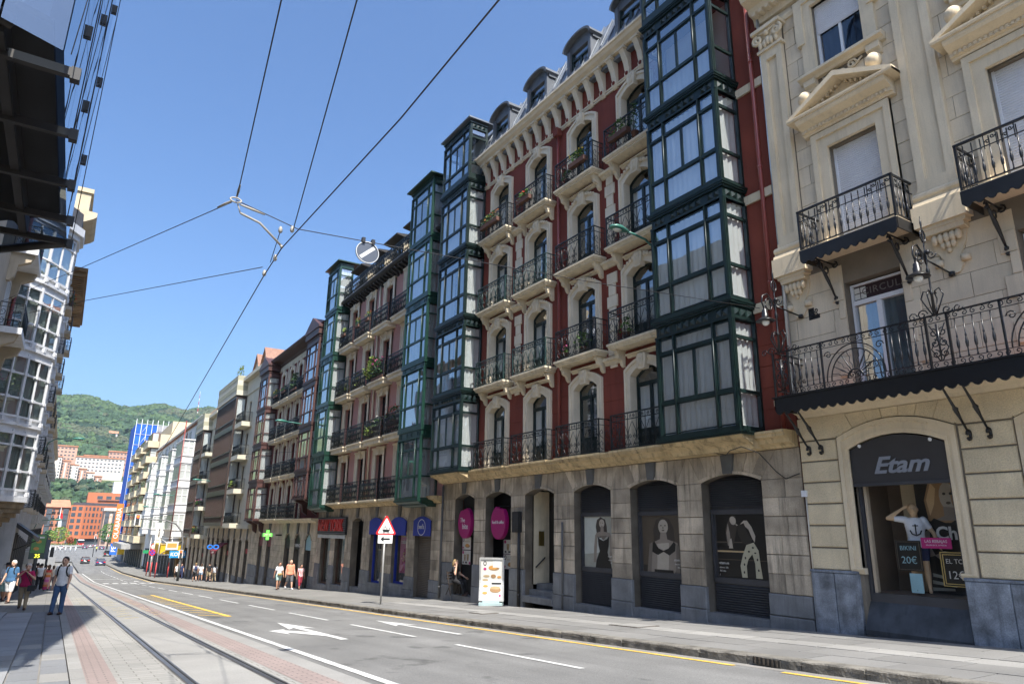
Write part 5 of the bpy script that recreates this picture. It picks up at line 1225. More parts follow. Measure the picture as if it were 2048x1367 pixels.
# ================================================================== further houses on the right
PNK = M('pink_stucco', (.46, .235, .195), .85, var=.08, sc=1, fine=.06, streak=.2, streakcol=.65)
GRN3 = M('emerald_paint', (.010, .04, .028), .35, var=.2, sc=5, spec=.5)
F3 = Fc('R', 14.)
def pipe_part(F, b, u, z0, z1, mat, p=.1, r=.05, name='rain_pipe'):
    return O(name, MB(F.m).tube([(0, p, 0), (0, p, z1-z0)], r, 6).mk(name, mat), b, F.at(u, 0, z0))
def rect_surround(F, b, u, z, w, h, mat, ow=.3, ear=True):
    def f():
        mb = MB(F.m); A = [(-w/2-ow, 0), (-w/2-ow, h+ow), (w/2+ow, h+ow), (w/2+ow, 0)]; B_ = [(-w/2, 0), (-w/2, h), (w/2, h), (w/2, 0)]; ring(mb, A, B_, -.02, .07)
        C_ = [(-w/2-ow, 0), (-w/2-ow, h+ow), (w/2+ow, h+ow), (w/2+ow, 0)]; D_ = [(-w/2-ow+.1, 0), (-w/2-ow+.1, h+ow-.1), (w/2+ow-.1, h+ow-.1), (w/2+ow-.1, 0)]; ring(mb, C_, D_, 0, .11)
        if ear: mb.box(-w/2-ow-.05, w/2+ow+.05, 0, .15, h+ow-.02, h+ow+.07); mb.ext([(-.14, h-.02), (.14, h-.02), (.2, h+ow+.12), (-.2, h+ow+.12)], 0, .17); mb.sph((0, .16, h+ow*.5), .1, 7, 4, (1, .5, 1))
        return mb.mk('window_surround', mat)
    return O('window_surround', cache(('rs', F.m, w, h, ow, mat.name, ear), f), b, F.at(u, 0, z))
def build_b3():
    F = F3; b = T('apartment_building', 'pink apartment building with white framed windows and bright green glazed bays', 'building', (14, 36.3, gz(36.3)), None)
    U0, U1 = 27.55, 45.05
    ops = [(28.55, 30.3), (31.2, 32.95), (34.2, 35.85), (37.0, 38.75), (39.75, 41.55), (42.35, 44.2)]
    arcade(F, b, U0, U1, ops, .45, .64, 1.2, -2.05, 6, seed=3)
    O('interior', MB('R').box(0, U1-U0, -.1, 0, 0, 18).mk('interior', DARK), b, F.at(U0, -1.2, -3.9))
    O('ledge', MB('R').prof([(-.02, 0), (.1, 0), (.2, .1), (.42, .16), (.46, .3), (-.02, .3)], 0, U1-U0).mk('ledge', OCHRE), b, F.at(U0, 0, 1.2))
    cc = [32.4, 35.25, 38.05, 40.9]; fl = [1.5, 4.75, 7.95, 11.15, 14.2]
    for i in range(4):
        wall_band(F, b, 'wall', U0, U1, fl[i], fl[i+1], [(c-.5, c+.5, fl[i]+.02, fl[i]+2.45, 0) for c in cc], .25, PNK)
        for j, c in enumerate(cc):
            rect_surround(F, b, c, fl[i]+.02, 1.0, 2.43, CREAMC)
            french_window(F, b, c, fl[i]+.02, 1.0, 2.43, 0, BLK, p=-.18, kick=.5, trans=.4, cur=[None, CURTB, None, CURT][(i+j) % 4], bars=2)
            balcony(F, b, c, fl[i] if i else 1.52, 2.35, .62, CREAM, IRONB, 'dense', .34, th=.3 if i else .06, brackets=False)
    for (u, m) in ((36.65, CREAMC), (36.9, PNK)): pipe_part(F, b, u, 1.5, 14, m, .08, .06)
    O('cornice', MB('R').prof([(-.02, 0), (.1, 0), (.16, .1), (.55, .2), (.62, .3), (.62, .38), (-.3, .38)], 0, U1-U0).mk('cornice', M('dark_cornice', (.03, .027, .025), .7)), b, F.at(U0, 0, 14.1))
    for k in range(26): O('cornice_bracket', cache('cbr3', lambda: MB('R').prof([(0, 0), (.5, 0), (.45, -.12), (.2, -.2), (.1, -.34), (0, -.36)], -.08, .08).mk('cornice_bracket', MATS['dark_cornice'])), b, F.at(31.0+k*.45, 0, 14.24))
    tr = O('terrace', MB('R').box(0, 11.3, -.3, .6, 0, .04).mk('terrace', STP), b, F.at(30.8, 0, 14.49))
    O('railing', railing_mesh('R', 11.2, .1, .95, 'dense', .34, IRONB, (0, 0)), tr, F.at(36.45, .5, 14.53))
    O('roof', MB('R').prof([(-.5, 0), (-1.3, 2.5), (-6, 3.4), (-6, -.5), (-.5, -.5)], 0, U1-U0).mk('roof', M('slate_roof', (.09, .09, .095), .7, var=.3, sc=4)), b, F.at(U0, 0, 14.5))
    for c in cc:
        d = O('dormer', cache('dorm3', lambda: MB('R').box(-.75, -.6, -1.6, -.3, 0, 1.9).box(.6, .75, -1.6, -.3, 0, 1.9).prof([(.25, 1.95), (.25, 2.02), (-1.6, 2.2), (-1.6, 1.88), (-.2, 1.88)], -1.0, 1.0).box(-.6, .6, -.42, -.36, 0, .1).box(-.6, .6, -.42, -.36, 1.0, 1.06).box(-.04, .04, -.42, -.36, 0, 1.9).mk('dormer', MATS['dark_cornice'])), b, F.at(c, 0, 14.53))
        for s in (-1, 1): pane(F, d, c+s*.3, -.4, 14.6, .5, 1.8, GL)
        O('dormer_cheek', cache('chk', lambda: MB('R').box(-.78, -.75, -1.6, -.3, 0, 1.9).mk('dormer_cheek', CREAM)), d, F.at(c, 0, 14.53)); 
    zz = [1.35, 4.6, 7.75, 11.0, 14.1, 17.25]
    for (a, c, k0) in ((28.2, 30.75, 0), (42.15, 44.55, 1)):
        for k in range(5):
            cu = [(None, None, None, CURTB, None), (CURTB, CURTB, None, CURT, CURT)][k0][k]
            bay_storey(F, b, a, c, .9, zz[k], zz[k+1], GRN3, cur=cu, lowcur=CURTB if (k+k0) % 2 else None, back=ROOM, frieze='key', led=.05, rows=((.1, .98), (1.04, 2.2), (2.26, 2.68)), cols=(.22, .8), curside=CURT if k0 else CURTB)
        O('bay_roof', MB('R').box(-.2, c-a+.2, -.4, 1.15, 0, .07).mk('bay_roof', M('green_roof', (.02, .05, .035), .5)), b, F.at(a, 0, 17.25))
        O('bay_base', MB('R').prof([(0, 0), (.88, 0), (.8, -.08), (.5, -.14), (.44, -.2), (0, -.2)], 0, c-a).mk('bay_base', GRN3), b, F.at(a, 0, 1.25))
    # shop fronts
    BLUE = M('royal_blue', (.015, .035, .30), .6, var=.08); BR = M('brown_frame', (.07, .035, .02), .5)
    for i, (a, c) in enumerate(ops):
        uc = (a+c)/2; w = c-a; z0 = gz(uc)
        if i < 3:   # beds
            if i == 0:
                sh = O('roller_shutter', MB('R').box(-w/2, w/2, -.03, 0, 0, 3.0).mk('roller_shutter', M('brown_shutter', (.12, .10, .08), .6, var=.2)), b, F.at(uc, -.25, z0))
                for k in range(34): O('slat', cache(('sl3', round(w, 2)), lambda: MB('R').prof([(0, 0), (.02, .02), (.02, .055), (0, .07)], -w/2, w/2).mk('slat', MATS['brown_shutter'])), sh, F.at(uc, -.25, z0+.03+k*.075))
            else:
                fr = MB('R'); ring(fr, [(-w/2, 0), (-w/2, 2.9), (w/2, 2.9), (w/2, 0)], [(-w/2+.09, .09), (-w/2+.09, 2.85), (w/2-.09, 2.85), (w/2-.09, .09)], -.3, -.2, True)
                sf = O('shop_window', fr.mk('shop_window', BLUE), b, F.at(uc, 0, z0+.55)); pane(F, sf, uc, -.26, z0+.62, w-.16, 2.2, GL); O('sill', MB('R').box(-w/2, w/2, -.4, .05, 0, .6).mk('sill', STP), sf, F.at(uc, 0, z0-.05))
                if i == 1:
                    flatprint(F, sf, uc-.1, z0+1.05, w*.62, 1.9, [('magenta', RECT), ('gold', rc(.04, .88, .96, .98))], -.3, 'sale_poster')
                    for tx, s, dz, mt in (('SEGUNDAS', .17, 1.76, 'black'), ('rebajas', .3, 1.45, 'white'), ('-50', .62, .72, 'gold')): O('lettering', text_mesh(tx, s, PRINT[mt], .002), sf, F.at(uc-.1, -.29, z0+1.05+dz), ROT_R)
                else: O('lettering', text_mesh('ahora tu', .2, PRINT['gold'], .002), sf, F.at(uc, -.29, z0+2.2), ROT_R)
            t = T('shop_awning', ['royal blue arched awning panel with white beds logo over the closed shutter', 'plain royal blue arched awning panel over the sale window', 'plain royal blue arched awning panel beside the stone passage'][i], 'awning', F.at(uc, .05, -.2), 'royal blue awnings')
            O('panel', MB('R').ext(arch(w+.02, .86, .19, 10), 0, .05).mk('panel', BLUE), t, F.at(uc, .03, -.22))
            if i == 0:
                r_ = MB('R'); ring(r_, ell(0, .36, .42, .36, 24), ell(0, .36, .39, .33, 24), .05, .056, True); O('logo_ring', r_.mk('logo_ring', PRINT['white']), t, F.at(uc, .03, -.2)); O('lettering', text_mesh("bed's", .3, PRINT['white'], .003), t, F.at(uc, .092, .18), ROT_R)
        elif i == 3: O('passage_wall', MB('R').box(-w/2, w/2, -.05, 0, 0, 4.2).mk('passage_wall', ST[0]), b, F.at(uc, -.9, z0)); O('passage_step', MB('R').box(-w/2, w/2, -.9, -.1, 0, .3).mk('passage_step', STP), b, F.at(uc, 0, z0-.02))
        else:
            fr = MB('R'); ring(fr, [(-w/2, 0), (-w/2, 3.2), (w/2, 3.2), (w/2, 0)], [(-w/2+.12, .12), (-w/2+.12, 3.1), (w/2-.12, 3.1), (w/2-.12, .12)], -.3, -.2, True)
            sf = O('shop_window', fr.mk('shop_window', BR), b, F.at(uc, 0, z0+.35)); pane(F, sf, uc, -.26, z0+.5, w-.2, 2.9, GL); O('sill', MB('R').box(-w/2, w/2, -.4, .05, 0, .4).mk('sill', STP), sf, F.at(uc, 0, z0-.05))
            flatprint(F, sf, uc, z0+.6, w*.7, 2.4, [('paper', RECT), ('cyan', rc(.1, .7, .9, .95)), ('white', rc(.1, .4, .9, .62)), ('magenta' if i == 5 else 'cyan', rc(.3, .5, .8, .6))], -.4, 'window_poster')
    t = T('shop_sign', 'black slatted sign board with red NEW YORK letters over the brown shop windows', 'sign', F.at(42, .05, .25))
    O('board', MB('R').box(-2.55, 2.55, 0, .12, -.48, .52).mk('board', BLK), t, F.at(42, .02, .2))
    for k in range(8): O('slat', cache('nysl', lambda: MB('R').box(-2.55, 2.55, 0, .05, 0, .06).mk('slat', M('grey_slat', (.12, .12, .13), .5))), t, F.at(42, .13, -.24+k*.12))
    O('lettering', text_mesh('NEW YORK', .95, M('red_letters', (.5, .025, .02), .45), .05, spacing=1.02, bold=.02, sx=.9), t, F.at(42, .2, .22), ROT_R)
    for k in range(24): O('fringe', cache('fringe', lambda: MB('R').box(-.05, .05, 0, .03, 0, .2).mk('fringe', PRINT['white'])), t, F.at(39.6+k*.21, .1, -.5))
    return b
B3 = build_b3()
ST2 = M('light_ashlar', (.52, .44, .32), .85, var=.25, sc=1.5, rnd=.14, bump=.5, bsc=16, fine=.15, streak=.6, streakcol=.4)
def build_b4():
    F = F3; b = T('apartment_building', 'dark red apartment building with brown glazed bays above the pharmacy', 'building', (14, 54.3, gz(54.3)))
    U0, U1 = 45.1, 63.5; BRN = M('brown_bay_paint', (.075, .036, .032), .5, var=.2, sc=4); MAR = M('maroon_stucco', (.16, .042, .036), .85, var=.1, sc=1, streak=.2, streakcol=.6)
    ops = [(c-.72, c+.72) for c in (46.9, 49.4, 51.9, 57.2, 59.9)]
    arcade(F, b, U0, U1, ops, -.75, -.3, .42, -2.9, 5, seed=4, nv=5, stone=ST2)
    O('interior', MB('R').box(0, U1-U0, -.1, 0, 0, 18).mk('interior', DARK), b, F.at(U0, -1.2, -4.9))
    O('ledge', MB('R').prof([(-.02, 0), (.1, 0), (.2, .1), (.45, .16), (.5, .28), (-.02, .28)], 0, U1-U0).mk('ledge', CREAM), b, F.at(U0, 0, .4))
    cc = [50.2, 52.6, 55.1, 57.6]; fl = [.68, 3.85, 6.9, 9.95, 13.3]
    for i in range(4):
        wall_band(F, b, 'wall', U0, U1, fl[i], fl[i+1], [(c-.5, c+.5, fl[i]+.02, fl[i]+2.5, .16) for c in cc], .25, MAR, n=6)
        for j, c in enumerate(cc):
            def sf():
                mb = MB('R'); ring(mb, arch(1.5, 2.78, .22, 6), arch(1.0, 2.48, .16, 6), -.02, .09); mb.ext([(-.1, 2.4), (.1, 2.4), (.16, 2.9), (-.16, 2.9)], 0, .16); return mb.mk('window_surround', CREAMC)
            O('window_surround', cache('sur4', sf), b, F.at(c, 0, fl[i]+.02))
            french_window(F, b, c, fl[i]+.02, 1.0, 2.48, .16, BLK, p=-.18, kick=.5, trans=.45, cur=[None, None, CURTB][(i+j) % 3])
            balcony(F, b, c, fl[i]+(.0 if i else .02), 2.3, .6, CREAM, IRONB, 'dense', .4, th=.26 if i else .06, brackets=False)
        for u in (51.4, 53.85, 56.35): O('wall_strip', cache(('ws4', fl[i+1]-fl[i]), lambda: MB('R').box(-.1, .1, 0, .06, 0, fl[i+1]-fl[i]).mk('wall_strip', CREAMC)), b, F.at(u, 0, fl[i]))
    O('frieze', MB('R').box(0, U1-U0, 0, .05, 0, .5).mk('frieze', CREAM), b, F.at(U0, 0, 12.85))
    O('cornice', MB('R').prof([(-.02, 0), (.1, 0), (.2, .2), (.7, .35), (.85, .5), (.85, .62), (-.5, .8)], 0, U1-U0).mk('cornice', M('brown_cornice', (.06, .035, .03), .7)), b, F.at(U0, 0, 13.3))
    O('roof', MB('R').prof([(.6, 0), (-5, 2.2), (-6, 2.2), (-6, -1), (-.5, -1)], 0, U1-U0).mk('roof', M('clay_roof', (.28, .12, .07), .8, var=.3, sc=5)), b, F.at(U0, 0, 14.1))
    ch = O('chimney', MB('R').box(-.5, .5, -2.4, -1.6, 0, 1.6).mk('chimney', M('chimney_render', (.35, .3, .24), .9)), b, F.at(56, 0, 14.6)); O('chimney_pot', MB('R').lathe(0, -2, 1.6, [(.2, 0), (.2, .4), (.3, .4), (.3, .5), (.12, .7), (.12, .9)], 10).mk('chimney_pot', ZINC), ch, F.at(56, 0, 14.6))
    zz = [.68, 3.8, 6.85, 9.9, 13.0]
    for (a, c, k0) in ((45.3, 48.2, 0), (59.2, 62.2, 1)):
        for k in range(4):
            bay_storey(F, b, a, c, .95, zz[k]+(1.3 if k == 0 and k0 == 0 else 0), zz[k+1], BRN, cur=CURTB if (k+k0) % 2 else None, lowcur=None, back=ROOM, frieze='none', led=.07,
                       rows=((.1, .8), (.86, 2.0), (2.06, 2.5)) if not (k == 0 and k0 == 0) else ((.06, .1), (.12, 1.1), (1.14, 1.4)), cols=(.25, .75), curside=CURT if k0 else None)
        O('bay_pediment', MB('R').box(-.12, c-a+.12, 0, 1.08, 0, .45).prof([(1.14, .45), (1.14, .6), (-.3, .6), (-.3, .45)], -.2, c-a+.2).ext([(-.2, .6), (c-a+.2, .6), ((c-a)/2, 1.45)], -.3, 1.14).mk('bay_pediment', BRN), b, F.at(a, 0, 13.0))
        O('bay_bracket', MB('R').prof([(0, 0), (.9, 0), (.85, -.1), (.4, -.3), (.3, -.8), (0, -1.0)], .2, .5).prof([(0, 0), (.9, 0), (.85, -.1), (.4, -.3), (.3, -.8), (0, -1.0)], c-a-.5, c-a-.2).mk('bay_bracket', BRN), b, F.at(a, 0, .6 if k0 else 1.9))
    # shops
    for i, (a, c) in enumerate(ops):
        uc = (a+c)/2; w = c-a; z0 = gz(uc)
        if i in (2, 3, 4, 0):
            sh = O('shop_door', MB('R').box(-w/2, w/2, -.03, 0, 0, 3.2).mk('shop_door', M('shutter_grey', (.1, .095, .09), .6) if i > 2 else DARK), b, F.at(uc, -.25, z0))
            for k in range(30 if i > 2 else 0): O('slat', cache(('sl4', round(w, 2)), lambda: MB('R').prof([(0, 0), (.02, .02), (.02, .055), (0, .07)], -w/2, w/2).mk('slat', MATS['shutter_grey'])), sh, F.at(uc, -.25, z0+.03+k*.085))
        else:
            sh = O('shop_door', MB('R').box(-w/2, w/2, -.03, 0, 0, 3.2).mk('shop_door', DARK), b, F.at(uc, -.3, z0)); pane(F, sh, uc, -.2, z0+.1, w-.1, 3.0, GL)
        O('lunette', MB('R').ext(arch(w, 1.05, .45, 8), -.02, 0).mk('lunette', M('rosy_lunette', (.2, .06, .06), .6) if i > 2 else (PRINT['cyan'] if i == 0 else BLK)), sh, F.at(uc, -.1, -1.35))
    O('lettering', text_mesh('FARMACIA', .3, PRINT['white'], .004), b, F.at(49.4, -.06, -1.1), ROT_R)
    t = T('pharmacy_cross', 'lit green pharmacy cross showing 29 degrees on the stone front', 'sign', F.at(54.0, .7, -.3))
    poly = [(-.25, -.75), (.25, -.75), (.25, -.25), (.75, -.25), (.75, .25), (.25, .25), (.25, .75), (-.25, .75), (-.25, .25), (-.75, .25), (-.75, -.25), (-.25, -.25)]
    cx = (12.95, 53.6, -.45); poly = [(u*.5, z*.5) for u, z in poly]
    O('cross', MB('F').ext(poly, -.12, .12).mk('cross', M('cross_case', (.05, .2, .05), .5)), t, cx)
    O('lit_face', MB('F').ext([(u*.86, z*.9) for u, z in poly], .121, .13).mk('lit_face', M('green_led', (.10, .42, .06), .5, emit=.9)), t, cx)
    O('lettering', text_mesh('29°C', .24, M('green_digits', (.2, 1, .15), .5, emit=2.2), .004), t, (12.95, 53.6-.14, -.45), ROT_F); O('arm', MB('W').box(0, .5, -.03, .03, -.05, .05).mk('arm', BLK), t, (13.55, 53.6, -.45))
    return b
B4 = build_b4()
def modern(U0, U1, zb, zt, fl, bay, bal, label, near, tiles=2):
    """cream seventies block with a wide brown glazed bay and small balconies"""
    F = F3; b = T('apartment_block', label, 'building', (14, (U0+U1)/2, gz((U0+U1)/2)))
    CRM = M('cream_render', (.52, .48, .37), .85, var=.06, sc=1); OLV = M('olive_render', (.32, .31, .22), .85, var=.06, sc=1); BRN = M('dark_brown_aluminium', (.05, .033, .028), .4, var=.15)
    ops = []; n = int((U1-U0)/2.6); sp = (U1-U0)/n
    arcade(F, b, U0+.02, U1-.02, [(U0+sp*(k+.5)-.65, U0+sp*(k+.5)+.65) for k in range(n)], zb-1.35, zb-1.15, zb-.1, gz((U0+U1)/2)+.9, 4, seed=int(U0), nv=5, stone=ST2)
    for k in range(n):
        uc = U0+sp*(k+.5); sh = O('shop_door', MB('R').box(-.65, .65, -.03, 0, 0, 3.2).mk('shop_door', DARK), b, F.at(uc, -.3, gz(uc))); pane(F, sh, uc, -.22, gz(uc)+.1, 1.25, 2.3, GL)
        if k % 3 == 0: O('shop_fascia', MB('R').box(-.65, .65, 0, .06, 0, .4).mk('shop_fascia', M('red_fascia', (.35, .03, .03), .5)), sh, F.at(uc, -.2, gz(uc)+2.45))
    O('interior', MB('R').box(0, U1-U0, -.1, 0, 0, zt-zb+4).mk('interior', DARK), b, F.at(U0, -1.2, zb-4))
    O('ledge', MB('R').box(0, U1-U0, -.05, .35, -.25, .12).mk('ledge', CRM), b, F.at(U0, 0, zb))
    wins = [u for u in [U0+1.1, U1-1.2] if not bay[0] < u < bay[1]]+[(bal[0]+bal[1])/2]
    for i in range(len(fl)-1):
        z0, z1 = fl[i], fl[i+1]
        wall_band(F, b, 'wall', U0, U1, z0, z1, [(u-.45, u+.45, z0+.1, z0+2.35, 0) for u in wins], .2, CRM)
        for u in (U0+.25, U1-.3): O('pilaster_strip', cache(('ps', round(z1-z0, 2)), lambda: MB('R').box(-.25, .25, 0, .05, 0, z1-z0).mk('pilaster_strip', OLV)), b, F.at(u, 0, z0))
        for u in wins: sash_window(F, b, u, z0+.1, .9, 2.25, BRN, p=-.12, cols=1, cur=CURTB if (i+int(u)) % 2 else None, t=.07)
        # glazed bay
        W = bay[1]-bay[0]; nb = max(3, round(W/.45)); H = z1-z0
        def bf():
            mb = MB('R'); p = 1.0; mb.box(0, W, 0, p+.05, -.12, .22); mb.box(0, W, 0, p+.03, H-.28, H-.12); mb.box(0, W, p-.05, p+.03, .68, .78)
            for x in (0, W): mb.box(x-.06 if x else 0, x if x else .06, 0, p+.02, .22, H-.28) if False else mb.box(x-.16 if x else 0, x if x else .16, p-.14, p+.03, .22, H-.28)
            for k in range(1, nb): x = W*k/nb; mb.box(x-.03, x+.03, p-.05, p+.02, .22, H-.28)
            mb.box(0, .1, 0, .12, .22, H-.28); mb.box(W-.1, W, 0, .12, .22, H-.28); mb.box(0, .06, .12, p-.14, .68, .78)
            return mb.mk('bay_window', BRN)
        o = O('bay_window', cache(('mbay', round(W, 2), round(H, 2)), bf), b, F.at(bay[0], 0, z0))
        for k in range(nb):
            u = bay[0]+W*(k+.5)/nb
            pane(F, o, u, .98, z0+.8, W/nb-.07, H-1.1, GLASS('bronze_glass', .5, (.6, .6, .58))); O('spandrel', cache(('spn', round(W/nb, 3)), lambda: MB('R').box(-W/nb/2+.05, W/nb/2-.05, .9, .97, .24, .66).mk('spandrel', BRN)), o, F.at(u, 0, z0))
        pane_side(F, o, bay[0]+.03, .12, .86, z0+.24, H-.55, GL, -1); curtain(F, o, bay[0]+.12, .5, z0+.3, .74, H-.6, CURT, side=1)
        # balcony
        bl = O('balcony', cache(('mbl', round(bal[1]-bal[0], 2)), lambda: MB('R').box(-(bal[1]-bal[0])/2, (bal[1]-bal[0])/2, 0, .95, -.3, .12).mk('balcony', CRM)), b, F.at((bal[0]+bal[1])/2, 0, z0))
        O('railing', railing_mesh('R', bal[1]-bal[0]-.1, .85, .95, 'plain', .12, IRONB, (1, 1)), bl, F.at((bal[0]+bal[1])/2, .88, z0+.12))
    # stepped parapet over the bay
    zt0 = fl[-1]
    for k in range(4):
        mb = MB('R').box(-.15, W+.15, -.02, 1.1+.03*(k % 2), 0, .5); O('parapet_band', mb.mk('parapet_band', CRM if k % 2 == 0 else OLV), b, F.at(bay[0], 0, zt0+.5*k))
    O('parapet', MB('R').box(0, U1-U0, -.3, .1, 0, 1.4).mk('parapet', CRM), b, F.at(U0, 0, zt0)); O('parapet_cap', MB('R').box(0, U1-U0, -.4, .6, 0, .35).mk('parapet_cap', CRM), b, F.at(U0, 0, zt0+1.4))
    O('roof', MB('R').prof([(-.2, 0), (-4, 1.6), (-7, 1.6), (-7, -1), (-.2, -1)], 0, U1-U0).mk('roof', M('clay_roof', (.28, .12, .07), .8, var=.3, sc=5)), b, F.at(U0, 0, zt0+1.7))
    for k in range(tiles):
        u = U0+2.6+k*3.2; d = O('gable_dormer', MB('R').ext([(-1.0, 0), (1.0, 0), (1.0, .9), (0, 2.1), (-1.0, .9)], -3, -.1).mk('gable_dormer', CRM), b, F.at(u, 0, zt0+1.6))
        for s in (-1, 1): O('dormer_roof', MB('R').add([(0, .1, 2.25), (s*1.25, .1, .72), (s*1.25, -3, .72), (0, -3, 2.25), (0, .1, 2.12), (s*1.25, .1, .6), (s*1.25, -3, .6), (0, -3, 2.12)], [(0, 1, 2, 3), (4, 5, 6, 7), (0, 1, 5, 4), (1, 2, 6, 5), (2, 3, 7, 6), (3, 0, 4, 7)]).mk('dormer_roof', brick_mat_z('dormer_tiles')), d, F.at(u, 0, zt0+1.6))
    return b
def brick_mat_z(name):
    return M(name, (.24, .135, .095), .8, var=.35, sc=9, fine=.3, bump=.8, bsc=12)
B5 = modern(63.55, 85, .2, 15.4, [.3, 3.4, 6.55, 9.7, 12.9], (72.0, 82.0), (68.4, 71.6), 'cream block with wide brown glazed bays above the optician, striped parapet and tiled gables', 1, 2)
B6 = modern(85.05, 97, -1.0, 14.2, [-.9, 2.2, 5.3, 8.4, 11.5], (90.5, 95.6), (87.3, 90.2), 'lower cream block with brown glazed bays and small balconies beside the white building', 0, 1)
# optician: blue spectacles sign and red awning
def optician():
    t = T('spectacles_sign', 'bright blue spectacles shaped sign above the red awning', 'sign', (12.7, 72.5, -1.6))
    for s in (-1, 1):
        r_ = MB('F'); ring(r_, ell(s*.27, 0, .26, .21, 18), ell(s*.27, 0, .17, .13, 18), -.05, .05, True); O('lens_rim', r_.mk('lens_rim', M('sign_blue', (.02, .16, .6), .4, emit=.25)), t, (12.6, 72.4, -1.75))
    O('bridge', MB('F').box(-.06, .06, -.05, .05, .04, .1).mk('bridge', MATS['sign_blue']), t, (12.6, 72.4, -1.75)); O('arm', MB('W').box(0, 1.3, -.02, .02, 0, .05).mk('arm', BLK), t, (12.7, 72.5, -1.3))
    t = T('shop_awning', 'dark red sloping awning with white lettering at the optician', 'awning', (13.5, 74.5, -1.8))
    O('canvas', MB('R').prof([(0, .9), (.3, .8), (1.0, .15), (1.0, -.15), (.98, -.15), (.98, .12), (.28, .72), (0, .8)], -1.5, 1.5).mk('canvas', M('maroon_canvas', (.18, .025, .035), .8)), t, (14, 74.5, -2.3)); O('lettering', text_mesh('OPTICA', .28, PRINT['white'], .002), t, (12.98, 74.5, -2.32), ROT_R)
optician()
# ---- white building with projecting glazed bays, then the brown one, then the scaffolded one
def build_b7():
    F = F3; b = T('apartment_building', 'white building with projecting white glazed bays behind yellow shop scaffolding', 'building', (14, 123, gz(123)))
    WH = M('white_render', (.68, .67, .64), .8, var=.08, sc=.8, streak=.25, streakcol=.6); fl = [-1.2, 2.0, 5.1, 8.2, 11.2, 14.0]; U0, U1 = 97.1, 150
    O('wall', MB('R').box(0, U1-U0, -8, 0, 0, 14.0+7).mk('wall', WH), b, F.at(U0, 0, -7)); O('parapet_wall', MB('R').box(0, 30, -9, -3, 0, 3.2).mk('parapet_wall', M('cream_party', (.52, .42, .28), .9, var=.1)), b, F.at(104, 0, 14))
    O('roof', MB('R').prof([(.3, 0), (-3, 1.2), (-3, -.3), (.3, -.3)], 0, U1-U0).mk('roof', MATS['clay_roof']), b, F.at(U0, 0, 14.2)); O('cornice', MB('R').prof([(0, 0), (.2, .1), (.5, .2), (.5, .35), (0, .35)], 0, U1-U0).mk('cornice', WH), b, F.at(U0, 0, 13.9))
    for (a, c, p) in ((99, 106, 2.0), (113, 118, 1.6), (126, 131, 1.6), (140, 145, 1.6)):
        for i in range(4):
            z0, z1 = fl[i], fl[i+1]; W = c-a
            o = O('bay_window', cache(('b7', W, p, round(z1-z0, 2)), lambda: MB('R').box(0, W, 0, p, 0, .85).box(0, W, 0, p, 2.75, z1-z0).box(-.1, W+.1, 0, p+.1, .8, .9).box(-.12, W+.12, 0, p+.12, z1-z0-.12, z1-z0).box(.12, W-.12, 0, p-.12, .85, 2.75).mk('bay_window', WH)), b, F.at(a, 0, z0))
            G = GLASS('pale_glass', .2); wp = M('pale_window', (.42, .44, .42), .25, var=.15, sc=.4, spec=.6)
            for k in range(3):      # the end that faces the camera
                pw = (p-.1)/3; pane_side(F, o, a+.05, .08+pw*k, .08+pw*(k+1)-.1, z0+.9, 1.82, wp, -1)
            n = int(W/1.2)
            for k in range(n): pane(F, o, a+W*(k+.5)/n, p-.05, z0+.95, W/n-.2, 1.75, wp)
            for k in range(4): O('mullion', cache(('b7m',), lambda: MB('R').box(0, .1, -.06, .06, 0, 1.95).mk('mullion', WH)), o, F.at(a, .03+k*(p-.06)/3, z0+.85))
            O('transom', cache(('b7t', p), lambda: MB('R').box(0, .07, 0, p, 0, .08).mk('transom', WH)), o, F.at(a, 0, z0+1.95))
    for u in (109.5, 122, 135.5):
        for i in range(5):
            o = sash_window(F, b, u, fl[i]+.3, 1.4, 2.0, WHT, p=.03, cols=2, glass=M('dark_pane', (.04, .05, .06), .15, spec=.6), t=.1)
            if i: O('railing', railing_mesh('R', 2.4, .6, .95, 'plain', .15, IRONB, (1, 1)), o, F.at(u, .65, fl[i]+.1))
    for u in (100.5, 103, 106.5, 109, 112, 115):
        pass
    o = sash_window(F, b, 100.3, 11.6, 1.6, 1.7, M('russet_shutter', (.28, .10, .04), .6), p=.03, cols=2, t=.14)
    for k in range(9): O('attic_window', cache('b7a', lambda: MB('R').box(-.45, .45, 0, .02, 0, 1.5).mk('attic_window', M('grey_pane', (.1, .11, .12), .3))), b, F.at(104+k*4.8, .0, 11.9))
    pipe_part(F, b, 98.6, -2, 13.5, REDP, 2.05, .07); pipe_part(F, b, 112, -2, 13.5, REDP, .1, .07)
    # ground floor shops
    for k in range(14):
        u = 99+k*3.6; O('shop_front', cache('b7s', lambda: MB('R').box(-1.5, 1.5, 0, .03, 0, 3.6).mk('shop_front', DARK)), b, F.at(u, .005, gz(u)))
    O('shop_pier', MB('R').box(-.6, .6, 0, .4, 0, 3.6).mk('shop_pier', M('tan_stone', (.4, .28, .14), .8)), b, F.at(103.5, 0, gz(103.5)))
    return b
B7 = build_b7()
